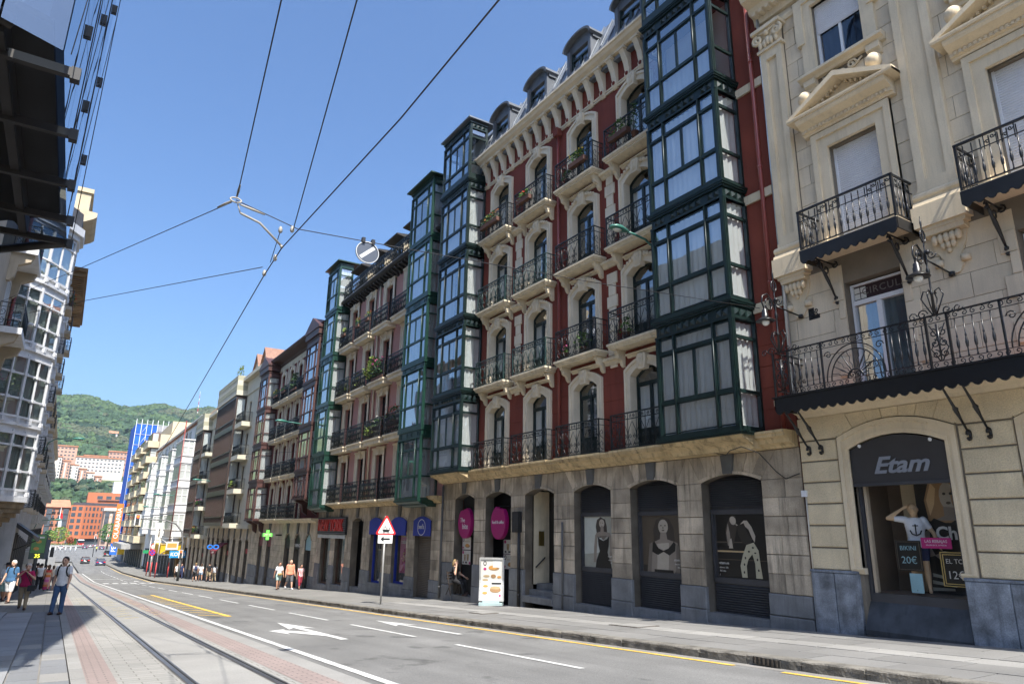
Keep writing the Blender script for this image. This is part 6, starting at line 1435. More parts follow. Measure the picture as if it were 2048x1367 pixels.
def scaffold():
    t = T('shop_scaffold', 'yellow boarded pavement scaffold with pale poles in front of the white building', 'scaffold', (11.8, 104, gz(104)))
    g = gz(104)
    O('hoarding', MB('W').box(-.9, 1.9, -4, 6, 0, 1.1).mk('hoarding', M('yellow_board', (.62, .38, .02), .6, var=.08)), t, (12.0, 103, g+3.0))
    for (x, y) in ((10.9, 99), (12.3, 99), (13.8, 99), (10.9, 104), (10.9, 109)):
        O('pole', cache('scp', lambda: MB('W').tube([(0, 0, 0), (0, 0, 5.0)], .05, 6).mk('pole', M('galvanised', (.45, .45, .44), .4, metal=.6))), t, (x, y, gz(y)))
        O('pole_sleeve', cache('scs', lambda: MB('W').tube([(0, 0, 0), (0, 0, 1.8)], .07, 6).mk('pole_sleeve', M('red_sleeve', (.45, .05, .05), .6))), t, (x, y, gz(y)+.02))
    for (z0, z1) in ((2.8, 4.9), (4.9, 2.8)): O('brace', MB('W').tube([(0, 0, z0), (2.9, 0, z1)], .04, 5).mk('brace', MATS['galvanised']), t, (10.9, 98.95, g))
    for z in (2.9, 4.2, 4.9): O('ledger', MB('W').tube([(0, 0, z), (2.9, 0, z)], .04, 5).mk('ledger', MATS['galvanised']), t, (10.9, 98.9, g))
    s = T('shop_sign', 'bright blue shop sign with white KOMB lettering under the yellow scaffold', 'sign', (13.0, 98.3, g+2.6))
    O('board', MB('F').box(-.95, .95, 0, .1, 0, .85).mk('board', M('sky_blue_sign', (.01, .25, .55), .5)), s, (13.05, 98.3, g+2.55)); O('lettering', text_mesh('KOMB', .6, PRINT['white'], .003, bold=.02), s, (13.05, 98.18, g+2.97), ROT_F)
    s = T('banner', 'pale banner with orange print hung on the yellow scaffold', 'banner', (12.3, 98.6, g+3.7)); O('sheet', MB('F').box(-.7, .7, 0, .03, 0, 1.0).mk('sheet', PRINT['cream']), s, (12.3, 98.5, g+3.5)); O('print', MB('F').box(-.55, .55, .03, .035, .25, .8).mk('print', PRINT['orange']), s, (12.3, 98.5, g+3.5))
    s = T('banner', 'narrow white vertical banner with dark lettering on the white building', 'banner', (10.9, 106, g+5)); O('sheet', MB('F').box(-.4, .4, 0, .04, 0, 2.6).mk('sheet', PRINT['white']), s, (11.3, 105, g+4.2)); O('lettering', text_mesh('vision', .5, PRINT['dark'], .002), s, (11.3, 104.93, g+5.5), (math.pi/2, -math.pi/2, 0))
scaffold()
def build_b8():
    F = F3; b = T('apartment_block', 'cream and brown apartment block with box balconies beyond the white building', 'building', (14, 172, gz(172)))
    CR = M('cream_block', (.50, .43, .30), .85, var=.08); BR = M('brown_panel', (.13, .06, .035), .6, var=.15); U0, U1 = 150, 194
    O('wall', MB('R').box(0, U1-U0, -10, 0, 0, 25.5).mk('wall', CR), b, F.at(U0, 0, -8)); O('penthouse', MB('R').box(0, U1-U0-4, -10, -2, 0, 3).mk('penthouse', CR), b, F.at(U0+2, 0, 17.5))
    for j, u in enumerate((151.5, 166, 180)):
        for i in range(7):
            z = -3.0+i*3.0; w = 11 if j else 10
            o = O('balcony', cache(('b8', w), lambda: MB('R').box(0, w, 0, 1.9, 0, 1.15).box(0, w, 0, 1.95, 1.15, 1.25).mk('balcony', CR)), b, F.at(u, 0, z))
            O('recess', cache(('b8r', w), lambda: MB('R').box(.6, w-.5, 0, 1.3, 1.25, 2.95).mk('recess', BR)), o, F.at(u, 0, z))
            pane_side(F, o, u+.55, .2, 1.2, z+1.3, 1.5, M('pale_window', (.42, .44, .42), .25), -1)
            for k in range(4): pane(F, o, u+1.8+k*2.2, 1.32, z+1.35, 1.6, 1.5, MATS['dark_pane'])
    O('canopy', MB('R').box(0, 26, 0, 3.4, 0, .9).mk('canopy', M('grey_canopy', (.3, .3, .29), .7)), b, F.at(156, 0, gz(160)+3.4))
    for k in range(9): O('shop_front', cache('b8s', lambda: MB('R').box(-1.6, 1.6, 0, .05, 0, 3.3).mk('shop_front', DARK)), b, F.at(154+k*4.4, .005, gz(154+k*4.4)))
    return b
B8 = build_b8()
def build_b9():
    b = T('scaffolded_building', 'tall building wrapped in blue scaffold netting with an orange lettered banner', 'building', (17, 203, gz(203)))
    NET = M('blue_netting', (.015, .10, .48), .8, var=.25, sc=.4, fine=.1, streak=.5, streakcol=1.8); TUB = M('scaffold_tube', (.5, .52, .55), .5)
    O('wall', MB('W').box(13.8, 26, 196.6, 214, 0, 34).mk('wall', M('grey_wall', (.3, .3, .32), .9)), b, (0, 0, -9))
    y0 = 195.6; x0, x1 = 12.3, 22; zt = 25.0; zb = gz(196)
    for i in range(8):
        for j in range(11):
            zz = zb+4+(zt-zb-4)*j/11; xx = x0+(x1-x0)*i/8
            if j == 10 and i > 3: continue
            O('net_panel', cache('netp', lambda: MB('W').box(.03, (x1-x0)/8-.03, -.02, .02, .04, (zt-zb-4)/11-.05).mk('net_panel', NET)), b, (xx, y0+random.uniform(-.05, .05), zz))
    O('net_side', MB('W').box(-.03, .03, 0, 16, 0, zt-zb-4).mk('net_side', NET), b, (x0, y0, zb+4))
    for i in range(9): O('standard', cache('std9', lambda: MB('W').tube([(0, 0, 0), (0, 0, zt-zb+1.2)], .07, 5).mk('standard', TUB)), b, (x0+(x1-x0)*i/8, y0-.1, zb))
    for j in range(12): O('ledger', cache('led9', lambda: MB('W').tube([(0, 0, 0), (x1-x0, 0, 0)], .06, 5).mk('ledger', TUB)), b, (x0, y0-.12, zb+4+(zt-zb-4)*j/11))
    for j in range(11): O('ladder_brace', cache('lb9', lambda: MB('W').tube([(0, 0, 0), (1.2, 0, 2.2)], .05, 5).mk('ladder_brace', TUB)), b, (x0+1.2, y0-.14, zb+4+(zt-zb-4)*j/11))
    ban = O('banner', MB('F').box(-.75, .75, 0, .06, 0, 9.2).mk('banner', M('orange_banner', (.62, .18, .04), .7)), b, (x0-.55, y0-.3, zb+4.2)); O('banner_foot', MB('F').box(-.75, .75, 0, .06, 0, 2.6).mk('banner_foot', M('banner_blue', (.02, .12, .5), .7)), b, (x0-.55, y0-.3, zb+1.5))
    O('lettering', text_mesh('OLABARRIA', 1.35, PRINT['white'], .003, bold=.02), b, (x0-.55, y0-.4, zb+8.8), (math.pi/2, -math.pi/2, 0)); O('lettering', text_mesh('PE', 1.35, PRINT['white'], .003, bold=.02), b, (x0-.55, y0-.4, zb+2.8), (math.pi/2, -math.pi/2, 0))
    O('yellow_hoarding', MB('W').box(0, 4, 0, 1, 0, 2.6).mk('yellow_hoarding', MATS['yellow_board']), b, (x0+.3, y0-1.4, zb+1.6))
    return b
B9 = build_b9()
# ================================================================== left side of the street
def build_l1():
    b = T('glass_building', 'glass walled building with dark steel soffit overhanging the pavement beside the camera', 'building', (-1.2, 11.5, gz(11.5)))
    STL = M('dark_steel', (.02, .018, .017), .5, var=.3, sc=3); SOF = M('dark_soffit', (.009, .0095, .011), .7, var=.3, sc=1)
    GG = GLASS('curtain_wall_glass', .35, (.25, .3, .36)); z0 = 5.17; zt = 24.7
    A, Bn, D = Vector((-.8, 8.33, 0)), Vector((-1.38, 8.06, 0)), Vector((-.73, 14.8, 0)); E_ = Vector((-12, 3.5, 0)); G_ = Vector((-12, 22, 0)); H_ = Vector((-1.84, 16, 0))
    core = [(-1.05, 8.75), (-1.6, 8.5), (-12, 4.2), (-12, 21.5), (-2.0, 15.6), (-.98, 14.5)]
    O('core', MB('W').hext(core, z0+.6, zt-.3).mk('core', M('blue_core', (.10, .14, .2), .8, var=.2, sc=.5)), b)
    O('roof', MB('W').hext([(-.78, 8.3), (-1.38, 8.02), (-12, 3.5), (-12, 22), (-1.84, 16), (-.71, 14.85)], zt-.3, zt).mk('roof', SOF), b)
    O('ground_floor_wall', MB('W').box(-12, -5, 4, 22, gz(20)-.5, z0+.4).mk('ground_floor_wall', M('brown_stone', (.2, .17, .13), .9)), b)
    def panes(P, Q, n, name):
        d = (Q-P)/n; nrm = Vector((d.y, -d.x, 0)); nz = 11
        for i in range(n):
            for k in range(nz):
                a, c = P+d*i, P+d*(i+1); za, zb = z0+(zt-z0)*k/nz, z0+(zt-z0)*(k+1)/nz; e = d.normalized()*.012
                q = [(a.x+e.x, a.y+e.y, za+.012), (c.x-e.x, c.y-e.y, za+.012), (c.x-e.x, c.y-e.y, zb-.012), (a.x+e.x, a.y+e.y, zb-.012)]
                O('glass_panel', MB('W').add(q, [(0, 1, 2, 3)]).mk('glass_panel', GG, fix=False), b)
    panes(A, D, 3, 's'); panes(Vector((-3.6, 7.03, 0)), Bn, 1, 'n'); panes(Bn, A, 1, 'n'); panes(D, H_, 1, 'f')
    # fittings and stay cables on the street face
    nz = 11; d = (D-A)/3
    for i in range(0, 4):
        for k in range(nz+1):
            P = A+d*i; z = z0+(zt-z0)*k/nz
            if k: O('glass_fitting', cache('gfit', lambda: MB('W').box(-.01, .04, -.035, .035, -.085, .085).box(.0, .05, -.02, .02, -.11, .11).mk('glass_fitting', BLK)), b, (P.x, P.y+(.06 if i == 0 else -.06 if i == 3 else 0), z))
        if i: O('stay_cable', cache('gcab', lambda: MB('W').tube([(.07, 0, 0), (.07, 0, zt-z0)], .008, 5).mk('stay_cable', BLK)), b, (P.x, P.y+(.06 if i == 0 else -.06 if i == 3 else 0), z0))
    for i in range(3):
        for k in range(0, nz-2, 3):
            P = A+d*i; O('stay_rod', MB('W').tube([(.07, 0, 0), (.07+d.x, d.y, (zt-z0)*3/nz)], .006, 5).mk('stay_rod', BLK), b, (P.x, P.y, z0+(zt-z0)*k/nz))
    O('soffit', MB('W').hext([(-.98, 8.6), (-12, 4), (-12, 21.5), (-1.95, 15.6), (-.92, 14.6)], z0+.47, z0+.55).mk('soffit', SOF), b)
    for k in range(16):
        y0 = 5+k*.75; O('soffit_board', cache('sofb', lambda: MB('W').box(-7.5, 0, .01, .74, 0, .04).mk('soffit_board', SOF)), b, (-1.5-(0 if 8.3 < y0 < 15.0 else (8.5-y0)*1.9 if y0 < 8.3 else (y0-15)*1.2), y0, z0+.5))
    for (y, l) in ((8.75, 1.5), (10.3, 1.3), (12.0, 1.3), (13.55, 1.3), (14.75, 1.5)):
        bm_ = O('soffit_beam', MB('W').box(-l, 0, -.045, .045, -.04, .07).mk('soffit_beam', STL), b, (-.68, y, z0)); O('beam_knuckle', MB('W').box(-.05, .05, -.06, .06, -.08, .08).mk('beam_knuckle', BLK), bm_, (-.68, y, z0))
    O('edge_girder', MB('W').box(-.06, .06, 0, 6.4, -.1, .18).mk('edge_girder', STL), b, (-1.42, 8.35, z0+.12)); O('edge_girder', MB('W').tube([(0, 0, 0), (-6, -2.75, 0)], .09, 6).mk('edge_girder', STL), b, (-1.3, 8.3, z0+.15)); O('edge_girder', MB('W').tube([(0, 0, 0), (-1.2, 1.2, 0), (-8, 6, 0)], .08, 6).mk('edge_girder', STL), b, (-.75, 14.75, z0+.0))
    O('inner_fascia', MB('W').add([(-1.35, 8.4, z0), (-1.35, 14.8, z0), (-1.9, 14.8, z0+.55), (-1.9, 8.4, z0+.55)], [(0, 1, 2, 3)]).mk('inner_fascia', SOF), b)
build_l1()
WHB = M('white_bay_paint', (.66, .67, .68), .55, var=.1, sc=3, streak=.3, streakcol=.6, fine=.05)
def build_l2():
    b = T('apartment_building', 'cream building with a white glazed polygonal corner bay over stone corbels', 'building', (-2.4, 37, gz(37)))
    CR = M('cream_rose_wall', (.46, .39, .29), .85, var=.12, sc=1, streak=.25, streakcol=.6); STN = M('brown_carved_stone', (.22, .17, .11), .85, var=.3, sc=2.5, bump=.5, bsc=10, streak=.5)
    F = Fc('L', -3.4)
    O('wall', MB('W').box(-14, -3.4, 23.5, 36.6, gz(37)-.5, 16.5).mk('wall', CR), b)
    pts = [(-3.4, 36.6), (-2.4, 37.6), (-1.55, 39.0), (-1.55, 40.6), (-2.3, 42.0), (-4, 42.0)]
    zz = [1.23, 4.4, 7.83, 11.06, 14.2]
    GLw = GLASS('bay_pane', .42)
    for i in range(4):
        z0, z1 = zz[i], zz[i+1]; H = z1-z0
        st = O('bay_storey', MB('W').hext([(x*1.0+(-.06 if x > -3 else 0), y) for x, y in pts], z0, z0+.28).hext([(x+(.05 if x > -3 else 0), y-.03) for x, y in pts], z0+.22, z0+.32).hext([(x+(.1 if x > -3 else 0), y-.05) for x, y in pts], z0-.12, z0+.02).hext([(x-.02, y) for x, y in pts], z1-.45, z1-.1).mk('bay_storey', WHB), b, (0, 0, 0))
        for f in range(4):
            P, Q = Vector(pts[f]+(0,)), Vector(pts[f+1]+(0,)); d = Q-P; L = d.length; e = d.normalized(); nrm = Vector((e.y, -e.x, 0)); n = 2
            rows = [(.32, 1.05), (1.13, 2.15), (2.23, H-.45)]
            fr = MB('W')
            def bar(s0, s1, a, c, t=.06):
                q0, q1 = P+e*s0, P+e*s1; o = nrm*t; k = nrm*-.04
                fr.add([tuple(q0+k+Vector((0, 0, a))), tuple(q1+k+Vector((0, 0, a))), tuple(q1+o+Vector((0, 0, a))), tuple(q0+o+Vector((0, 0, a))), tuple(q0+k+Vector((0, 0, c))), tuple(q1+k+Vector((0, 0, c))), tuple(q1+o+Vector((0, 0, c))), tuple(q0+o+Vector((0, 0, c)))], [(0, 3, 2, 1), (4, 5, 6, 7), (0, 1, 5, 4), (1, 2, 6, 5), (2, 3, 7, 6), (3, 0, 4, 7)])
            for k in range(n+1):
                s = L*k/n; w = .05 if k in (0, n) else .03; bar(max(0, s-w), min(L, s+w), z0+.3, z1-.3, .06 if k in (0, n) else .04)
                bar(max(0, s-.09), min(L, s+.09), z0+1.02, z0+1.16, .1); bar(max(0, s-.09), min(L, s+.09), z0+2.12, z0+2.26, .1); bar(max(0, s-.08), min(L, s+.08), z0+.0, z0+.2, .13)
            for (a, c) in ((1.05, 1.13), (2.15, 2.23), (H-.5, H-.4)): bar(0, L, z0+a, z0+c, .05)
            O('bay_frame', fr.mk('bay_frame', WHB), st)
            for k in range(n):
                for (a, c) in rows:
                    s0, s1 = L*k/n+.05, L*(k+1)/n-.05; q0, q1 = P+e*s0, P+e*s1
                    quad = [(q0.x, q0.y, z0+a), (q1.x, q1.y, z0+a), (q1.x, q1.y, z0+c), (q0.x, q0.y, z0+c)]
                    O('pane', MB('W').add(quad, [(0, 1, 2, 3)]).mk('pane', GLw, fix=False), st)
            if i in (0, 1, 2, 3):
                for k in range(n):
                    nn = 14; vs = []
                    for j in range(nn+1):
                        s = L*(k+j/nn)/n; w = -.1-.03*abs(math.sin(j*1.9)); q = P+e*s+nrm*w; vs += [(q.x, q.y, z0+.3), (q.x, q.y, z1-.4)]
                    O('curtain', MB('W').add(vs, [(2*j, 2*j+2, 2*j+3, 2*j+1) for j in range(nn)], True).mk('curtain', M('grey_green_curtain', (.40, .46, .42), .9, var=.1), fix=False), st)
        O('gallery_core', MB('W').hext([(-3.6, 37.3), (-2.9, 38.1), (-2.3, 39.2), (-2.3, 40.4), (-2.8, 41.4), (-4, 41.4)], z0, z1).mk('gallery_core', M('dim_room', (.10, .11, .11), .9) if i in (0, 3) else ROOM), st)
    O('bay_cornice', MB('W').hext([(x+(.3 if x > -3 else 0), y-.12) for x, y in pts], 14.1, 14.5).hext([(x+(.15 if x > -3 else 0), y-.08) for x, y in pts], 13.85, 14.1).mk('bay_cornice', WHB), b); O('bay_roof', MB('W').hext([(x+(.1 if x > -3 else 0), y) for x, y in pts], 14.5, 15.4).mk('bay_roof', M('slate_roof', (.09, .09, .095), .7)), b)
    # corbel below the bay, carved in steps, and the ground floor
    for k in range(7):
        t = k/6; s = 1-.55*t*t; O('corbel_course', MB('W').hext([(-3.4+(x+3.4)*s, 39+(y-39)*(1-.3*t)) for x, y in pts], 1.1-.2*(k+1), 1.1-.2*k-.01).mk('corbel_course', STN), b)
    O('bay_base', MB('W').hext([(x+(.12 if x > -3 else 0), y-.05) for x, y in pts], .98, 1.2).mk('bay_base', WHB), b)
    for k in range(3):
        O('scroll_bracket', MB('L').prof([(0, 0), (1.3-.2*k, 0), (1.2-.2*k, -.3), (.8, -.5), (.5, -1.2), (.3, -1.9), (0, -2.0)], -.16, .16).mk('scroll_bracket', STN), b, (-3.4+.0, 36.9+k*1.3, .6))
    for k in range(9):
        y = 24+k*1.45
        for j in range(9): blk(F, b, y, y+1.43, .0, .12, gz(38)+.1+j*.5, gz(38)+.58+j*.5, STN, 'stone_block', .02)
    # upper balcony with plants on the side wall
    for z in (7.6, 11.0):
        bl = O('balcony', MB('L').box(-1.6, 1.6, 0, .9, -.25, 0).mk('balcony', WHB), b, (-3.4, 34.4, z)); O('railing', railing_mesh('L', 3.0, .8, 1.0, 'dense', .4, IRONB, (1, 1)), bl, (-2.58, 34.4, z))
        for s in (-1, 1): O('carved_bracket', MB('L').prof([(0, 0), (.8, 0), (.7, -.3), (.3, -.5), (.25, -1.0), (.1, -1.2), (0, -1.2)], -.15, .15).mk('carved_bracket', CR), bl, (-3.4, 34.4+s*1.3, z-.25))
        sash_window(F, b, 34.4, z+.05, 1.2, 2.3, WHT, p=.02, cols=2, glass=GL, back=DARK)
    O('wall_pipe', MB('W').tube([(0, 0, 0), (0, 0, 14)], .08, 6).mk('wall_pipe', REDP), b, (-3.3, 36.4, 1))
    plant('pink and white flowers on the balcony beside the white glazed corner bay', (-2.7, 34.6, 11.0), 'box', 2.4, .5, .3, 0, 'pink', 200, 5, rotz=math.pi/2)
build_l2()
def build_l3():
    b = T('apartment_building', 'tall cream building with a brown dentilled eave beyond the white corner bay', 'building', (-1.8, 51, gz(51)))
    CR = MATS['cream_rose_wall']; F = Fc('L', -1.8); EV = M('brown_eave', (.22, .14, .07), .8, var=.2); CL = M('cream_cornice', (.5, .42, .29), .8, var=.1)
    O('wall', MB('L').box(0, 19.6, -10, 0, 0, 18).mk('wall', M('grey_white_wall', (.42, .42, .42), .85, var=.15, streak=.3)), b, F.at(42.4, 0, gz(62)-.2)); O('turret', MB('L').box(0, 3.4, -6, .15, 0, 3.6).mk('turret', CR), b, F.at(42.6, 0, 13.8))
    O('turret_cornice', MB('L').prof([(0, 0), (.3, .1), (.7, .35), (.85, .5), (.85, .75), (0, .8)], -.3, 3.7).mk('turret_cornice', CL), b, F.at(42.6, 0, 16.2)); O('turret_cap', MB('L').box(-.1, 3.5, -4, .4, 0, 1.1).box(-.2, 3.6, -4, .5, 1.1, 1.35).mk('turret_cap', CL), b, F.at(42.6, 0, 17))
    O('eave', MB('L').box(0, 13.5, -.3, .85, 0, .22).mk('eave', EV), b, F.at(46, 0, 14.6))
    for k in range(30): O('eave_bracket', cache('evb', lambda: MB('L').box(-.1, .1, 0, .75, -.25, 0).mk('eave_bracket', EV)), b, F.at(46.3+k*.44, 0, 14.6))
    for i in range(5):
        z = .9+i*2.85
        for k in range(6):
            y = 43.6+k*3.05; o = sash_window(F, b, y, z, 1.1, 2.0, WHB, p=.04, cols=2, glass=GL, back=DARK, t=.08)
            if k % 2 == 0: O('glazed_box', cache('gbx', lambda: MB('L').box(-.8, .8, 0, .12, 0, .5).box(-.9, .9, 0, .2, .5, .62).box(-.85, .85, 0, .16, -.15, 0).mk('glazed_box', WHB)), o, F.at(y, 0, z+2.05))
            else:
                bl = O('balcony', cache('l3b', lambda: MB('L').box(-.9, .9, 0, .42, -.2, 0).mk('balcony', CR)), b, F.at(y, 0, z-.02)); O('railing', railing_mesh('L', 1.7, .38, .95, 'dense', .4, IRONB, (1, 1)), bl, F.at(y, .38, z-.02))
    for k in range(8): O('shop_front', cache('l3s', lambda: MB('L').box(-.9, .9, 0, .03, 0, 3.2).mk('shop_front', DARK)), b, F.at(44+k*2.3, .005, gz(44+k*2.3)))
    plant('trailing green plants on an upper balcony of the cream building across from the red one', (-1.45, 46.65, 12.4), 'box', 1.4, .7, .3, 0, 'red', 150, 8)
    for (y, lb) in ((44.5, 'dark folding shop awning above the crowd on the far pavement'),):
        t = T('shop_awning', lb, 'awning', (-1.5, y, gz(y)+2.6)); O('canvas', MB('L').prof([(0, .8), (1.0, .1), (1.0, -.1), (0, .6)], -1.8, 1.8).mk('canvas', BLK), t, (-1.8, y, gz(y)+2.9)); O('awning_arm', MB('L').tube([(-1.6, .05, -.5), (-1.6, 1.0, .0)], .03, 5).mk('awning_arm', BLK), t, (-1.8, y, gz(y)+2.9))
    b = T('office_building', 'pale stone building at the far end of the shaded side with a flat cornice', 'building', (-2.2, 90, gz(90)))
    F = Fc('L', -2.2); PS = M('pale_ashlar_wall', (.40, .38, .33), .85, var=.12, sc=.7)
    O('wall', MB('L').box(0, 66, -12, 0, 0, 18).mk('wall', PS), b, F.at(62.2, 0, -7.9)); O('cornice', MB('L').prof([(0, 0), (.35, .2), (.35, .5), (0, .5)], 0, 66).mk('cornice', CL), b, F.at(62.2, 0, 9.6))
    for i in range(4):
        for k in range(18):
            y = 64+k*3.5; o = sash_window(F, b, y, -2.2+i*3.0, 1.3, 1.8, BLK, p=.03, cols=2, glass=M('dark_pane', (.04, .05, .06), .15), t=.08)
            if (k+i) % 2: O('balcony', cache('l4b', lambda: MB('L').box(-1, 1, 0, .6, 0, .9).mk('balcony', PS)), b, F.at(y, .01, -2.9+i*3.0))
build_l3()
# ================================================================== far end of the street, river front and hill
def far():
    BRK = M('terracotta_cladding', (.42, .14, .065), .8, var=.06, sc=.05, fine=.02); GP = M('far_dark_pane', (.06, .075, .09), .2, spec=.6); BR2 = M('far_brick', (.40, .17, .10), .85, var=.1, sc=.1)
    YF = 430
    def block(name, lb, x0, x1, y0, y1, z0, z1, mat):
        b = T(name, lb, 'building', ((x0+x1)/2, y0, z0)); O('wall', MB('W').box(x0, x1, y0, y1, z0, z1).mk('wall', mat), b); return b
    def win(b, x, z, w, h, y, mat=GP, name='window'):
        return O(name, cache(('fw', w, h, mat.name), lambda: MB('F').box(-w/2, w/2, -.1, .06, 0, h).mk(name, mat)), b, (x, y, z))
    b = T('office_building', 'modern terracotta clad office block with square dark windows at the end of the street', 'building', (12, YF, -9.3))
    O('wall', MB('W').hext([(3.6, YF-2), (9.3, YF-4), (25, YF+4), (25, YF+30), (3.6, YF+30)], -6.4, 10.2).mk('wall', BRK), b); O('roof', MB('W').hext([(4.5, YF), (9.3, YF-3), (25, YF+5), (25, YF+28), (4.5, YF+28)], 10.2, 11.6).mk('roof', M('dark_roof', (.07, .07, .08), .8)), b)
    O('shop_glazing', MB('W').hext([(4, YF-1), (9.3, YF-3), (25, YF+5), (25, YF+28), (4, YF+28)], -9.4, -6.4).mk('shop_glazing', GP), b)
    for i in range(5):
        z = -4.6+i*3.05
        for (xa, ya, w) in ((5.0, YF-2.55, 1.9), (7.8, YF-3.5, 1.7)): O('window', cache(('ofw', w), lambda: MB('F').box(-w/2, w/2, -.2, .1, 0, 1.8).mk('window', GP)), b, (xa, ya, z), (0, 0, -.33))
        for x, w in ((10.4, .7), (12.1, .8), (13.9, 1.2), (15.6, .8), (17.3, .7)): O('window', cache(('ofw2', w), lambda: MB('F').box(-w/2, w/2, -.2, .1, 0, 1.8).mk('window', GP)), b, (x, YF-4+(x-9.3)*.51, z), (0, 0, .47))
    b = block('apartment_building', 'old brick apartment house with dark glazed bays and tiled roof across the river', -14, 3.4, YF, YF+25, -9.4, 9.0, BR2)
    O('roof', MB('W').add([(-15, YF-1, 9), (3.8, YF-1, 9), (3.8, YF+26, 9), (-15, YF+26, 9), (-14, YF+12, 13), (2.5, YF+12, 13)], [(0, 1, 5, 4), (1, 2, 5), (2, 3, 4, 5), (3, 0, 4), (0, 1, 2, 3)]).mk('roof', M('far_tile_roof', (.42, .19, .11), .85, var=.2, sc=.3)), b)
    for x in (-12.3, -5.6, 1.6):
        for i in range(5): O('glazed_bay', cache('fgb', lambda: MB('F').box(-1.2, 1.2, 0, .9, 0, 2.7).mk('glazed_bay', M('far_bay', (.07, .08, .09), .4))), b, (x, YF, -6.5+i*3.0))
    for x in (-9.8, -8, -3.6, -1.2):
        for i in range(5):
            w_ = win(b, x, -5.8+i*3.0, .8, 1.8, YF); O('balcony', cache('fbl', lambda: MB('F').box(-.8, .8, 0, .4, -.2, .7).mk('balcony', BLK)), w_, (x, YF, -6.0+i*3.0))
    b = block('apartment_building', 'pale trimmed house with grey glazed bays right of the terracotta block', 17.6, 30, 398, 420, -9.4, 7.2, M('far_pink_wall', (.48, .33, .25), .85)); O('roof', MB('W').hext([(17.2, 397), (30, 397), (30, 420), (17.2, 420)], 7.2, 8.6).mk('roof', M('far_white_trim', (.62, .58, .5), .8)), b)
    for x in (18.8, 22.2, 25.5):
        for i in range(5): O('glazed_bay', cache('fgb2', lambda: MB('F').box(-.9, .9, 0, .8, 0, 2.7).mk('glazed_bay', MATS['far_bay'])), b, (x, 398, -7.5+i*2.9))
    for x in (20.5, 23.9):
        for i in range(5): win(b, x, -6.8+i*2.9, .8, 1.9, 398, M('far_cream_pane', (.5, .45, .38), .5))
    b = block('apartment_building', 'upper terracotta clad block on the slope behind the office block', 12.2, 36, 520, 540, -2, 20.6, BRK)
    for (x, z, w) in ((19, 16.5, 3), (24, 16.5, 3), (29, 16.5, 3), (20, 12, 1.2), (22, 12, 2), (26, 12, 2), (30, 12, 3)): win(b, x, z, w, 2.0, 520)
    O('roof_terrace', MB('F').box(0, 18, 0, .8, 0, .4).mk('roof_terrace', MATS['dark_roof']), b, (18, 520, 15.6))
    b = block('gallery_building', 'white flat roofed building with lettering on the slope beside the blue netting', 27.5, 40, 560, 575, 5, 30, M('far_white_wall', (.66, .65, .62), .8)); win(b, 33, 10, 5, 9, 560)
    # hillside apartments
    WB = M('far_white_block', (.60, .55, .50), .85, var=.06, sc=.02); PB = M('far_pink_brick', (.46, .28, .21), .85, var=.08, sc=.02)
    b = T('apartment_block', 'long stepped hillside apartment block with brick and white bands above the trees', 'building', (2, 900, 36))
    for s in range(7):
        x0 = -26+s*8.4; y0 = 890+s*9; zt = 75-s*3.3
        O('wing', MB('W').box(x0, x0+8.6, y0, y0+25, 20, zt).mk('wing', WB if s % 2 else PB), b); O('roof_slab', MB('W').box(x0-.5, x0+9, y0-.6, y0+25, zt, zt+1.2).mk('roof_slab', M('far_tile_roof', (.42, .19, .11), .85)), b)
        for i in range(10):
            for k in range(3): O('window', cache('hbw', lambda: MB('F').box(-.7, .7, -.1, .15, 0, 1.6).mk('window', GP)), b, (x0+1.5+k*2.8, y0, zt-3.6-i*3.3))
        O('balcony_stack', MB('F').box(0, 1.4, 0, 1.2, 0, zt-30).mk('balcony_stack', WB), b, (x0+3.6, y0, 28))
    for (x, y, w, z0, z1, lb, mt) in ((-30, 1000, 34, 70, 93, 'pink terraced flats at the top of the housing below the woods', PB), (12, 1010, 28, 60, 84, 'white low flats in the row under the hillside meadow', WB), (38, 1000, 34, 66, 90, 'pink brick flats with dark roof in the row under the meadow', PB), (70, 990, 30, 60, 86, 'brown flats at the end of the hillside row beside the blue netting', M('far_brown_block', (.34, .24, .17), .85)), (4, 960, 50, 55, 78, 'long white flats with red bands above the stepped hillside block', WB)):
        b = block('hillside_flats', lb, x, x+w, y, y+20, z0-25, z1, mt)
        for i in range(4):
            for k in range(int(w/4)): O('window', cache('hbw2', lambda: MB('F').box(-1.1, 1.1, -.1, .15, 0, 1.5).mk('window', GP)), b, (x+2.2+k*4, y, z1-3-i*4.2))
        O('roof_slab', MB('W').box(x-.6, x+w+.6, y-.8, y+20, z1, z1+1.4).mk('roof_slab', MATS['far_tile_roof']), b)
    # hill terrain
    def hz(x, y):
        t = [(600, -9.4), (680, 6), (850, 30), (1000, 62), (1250, 120), (1500, 195), (1750, 262), (1900, 285), (2300, 250), (3000, 200)]
        z = t[-1][1]
        if y <= t[0][0]: z = t[0][1]
        else:
            for (a, za), (c, zc) in zip(t, t[1:]):
                if y <= c: z = za+(zc-za)*(y-a)/(c-a); break
        k = max(0, min(1, (y-900)/700)); r = x/y
        z += k*(5*math.sin(r*38+2.6)+5*math.sin(r*83+y*.004)-8)-k*max(0, r-.15)*350
        return z
    xs = [-900, -500, -250]+[-120+i*20 for i in range(26)]+[420, 520, 700, 1000, 1400]; ys = [600, 640, 680, 760, 850, 930, 1000, 1090, 1180, 1270, 1360, 1450, 1540, 1630, 1720, 1810, 1900, 2000, 2300, 3000]
    vs = [(x, y, hz(x, y)) for y in ys for x in xs]; w = len(xs)
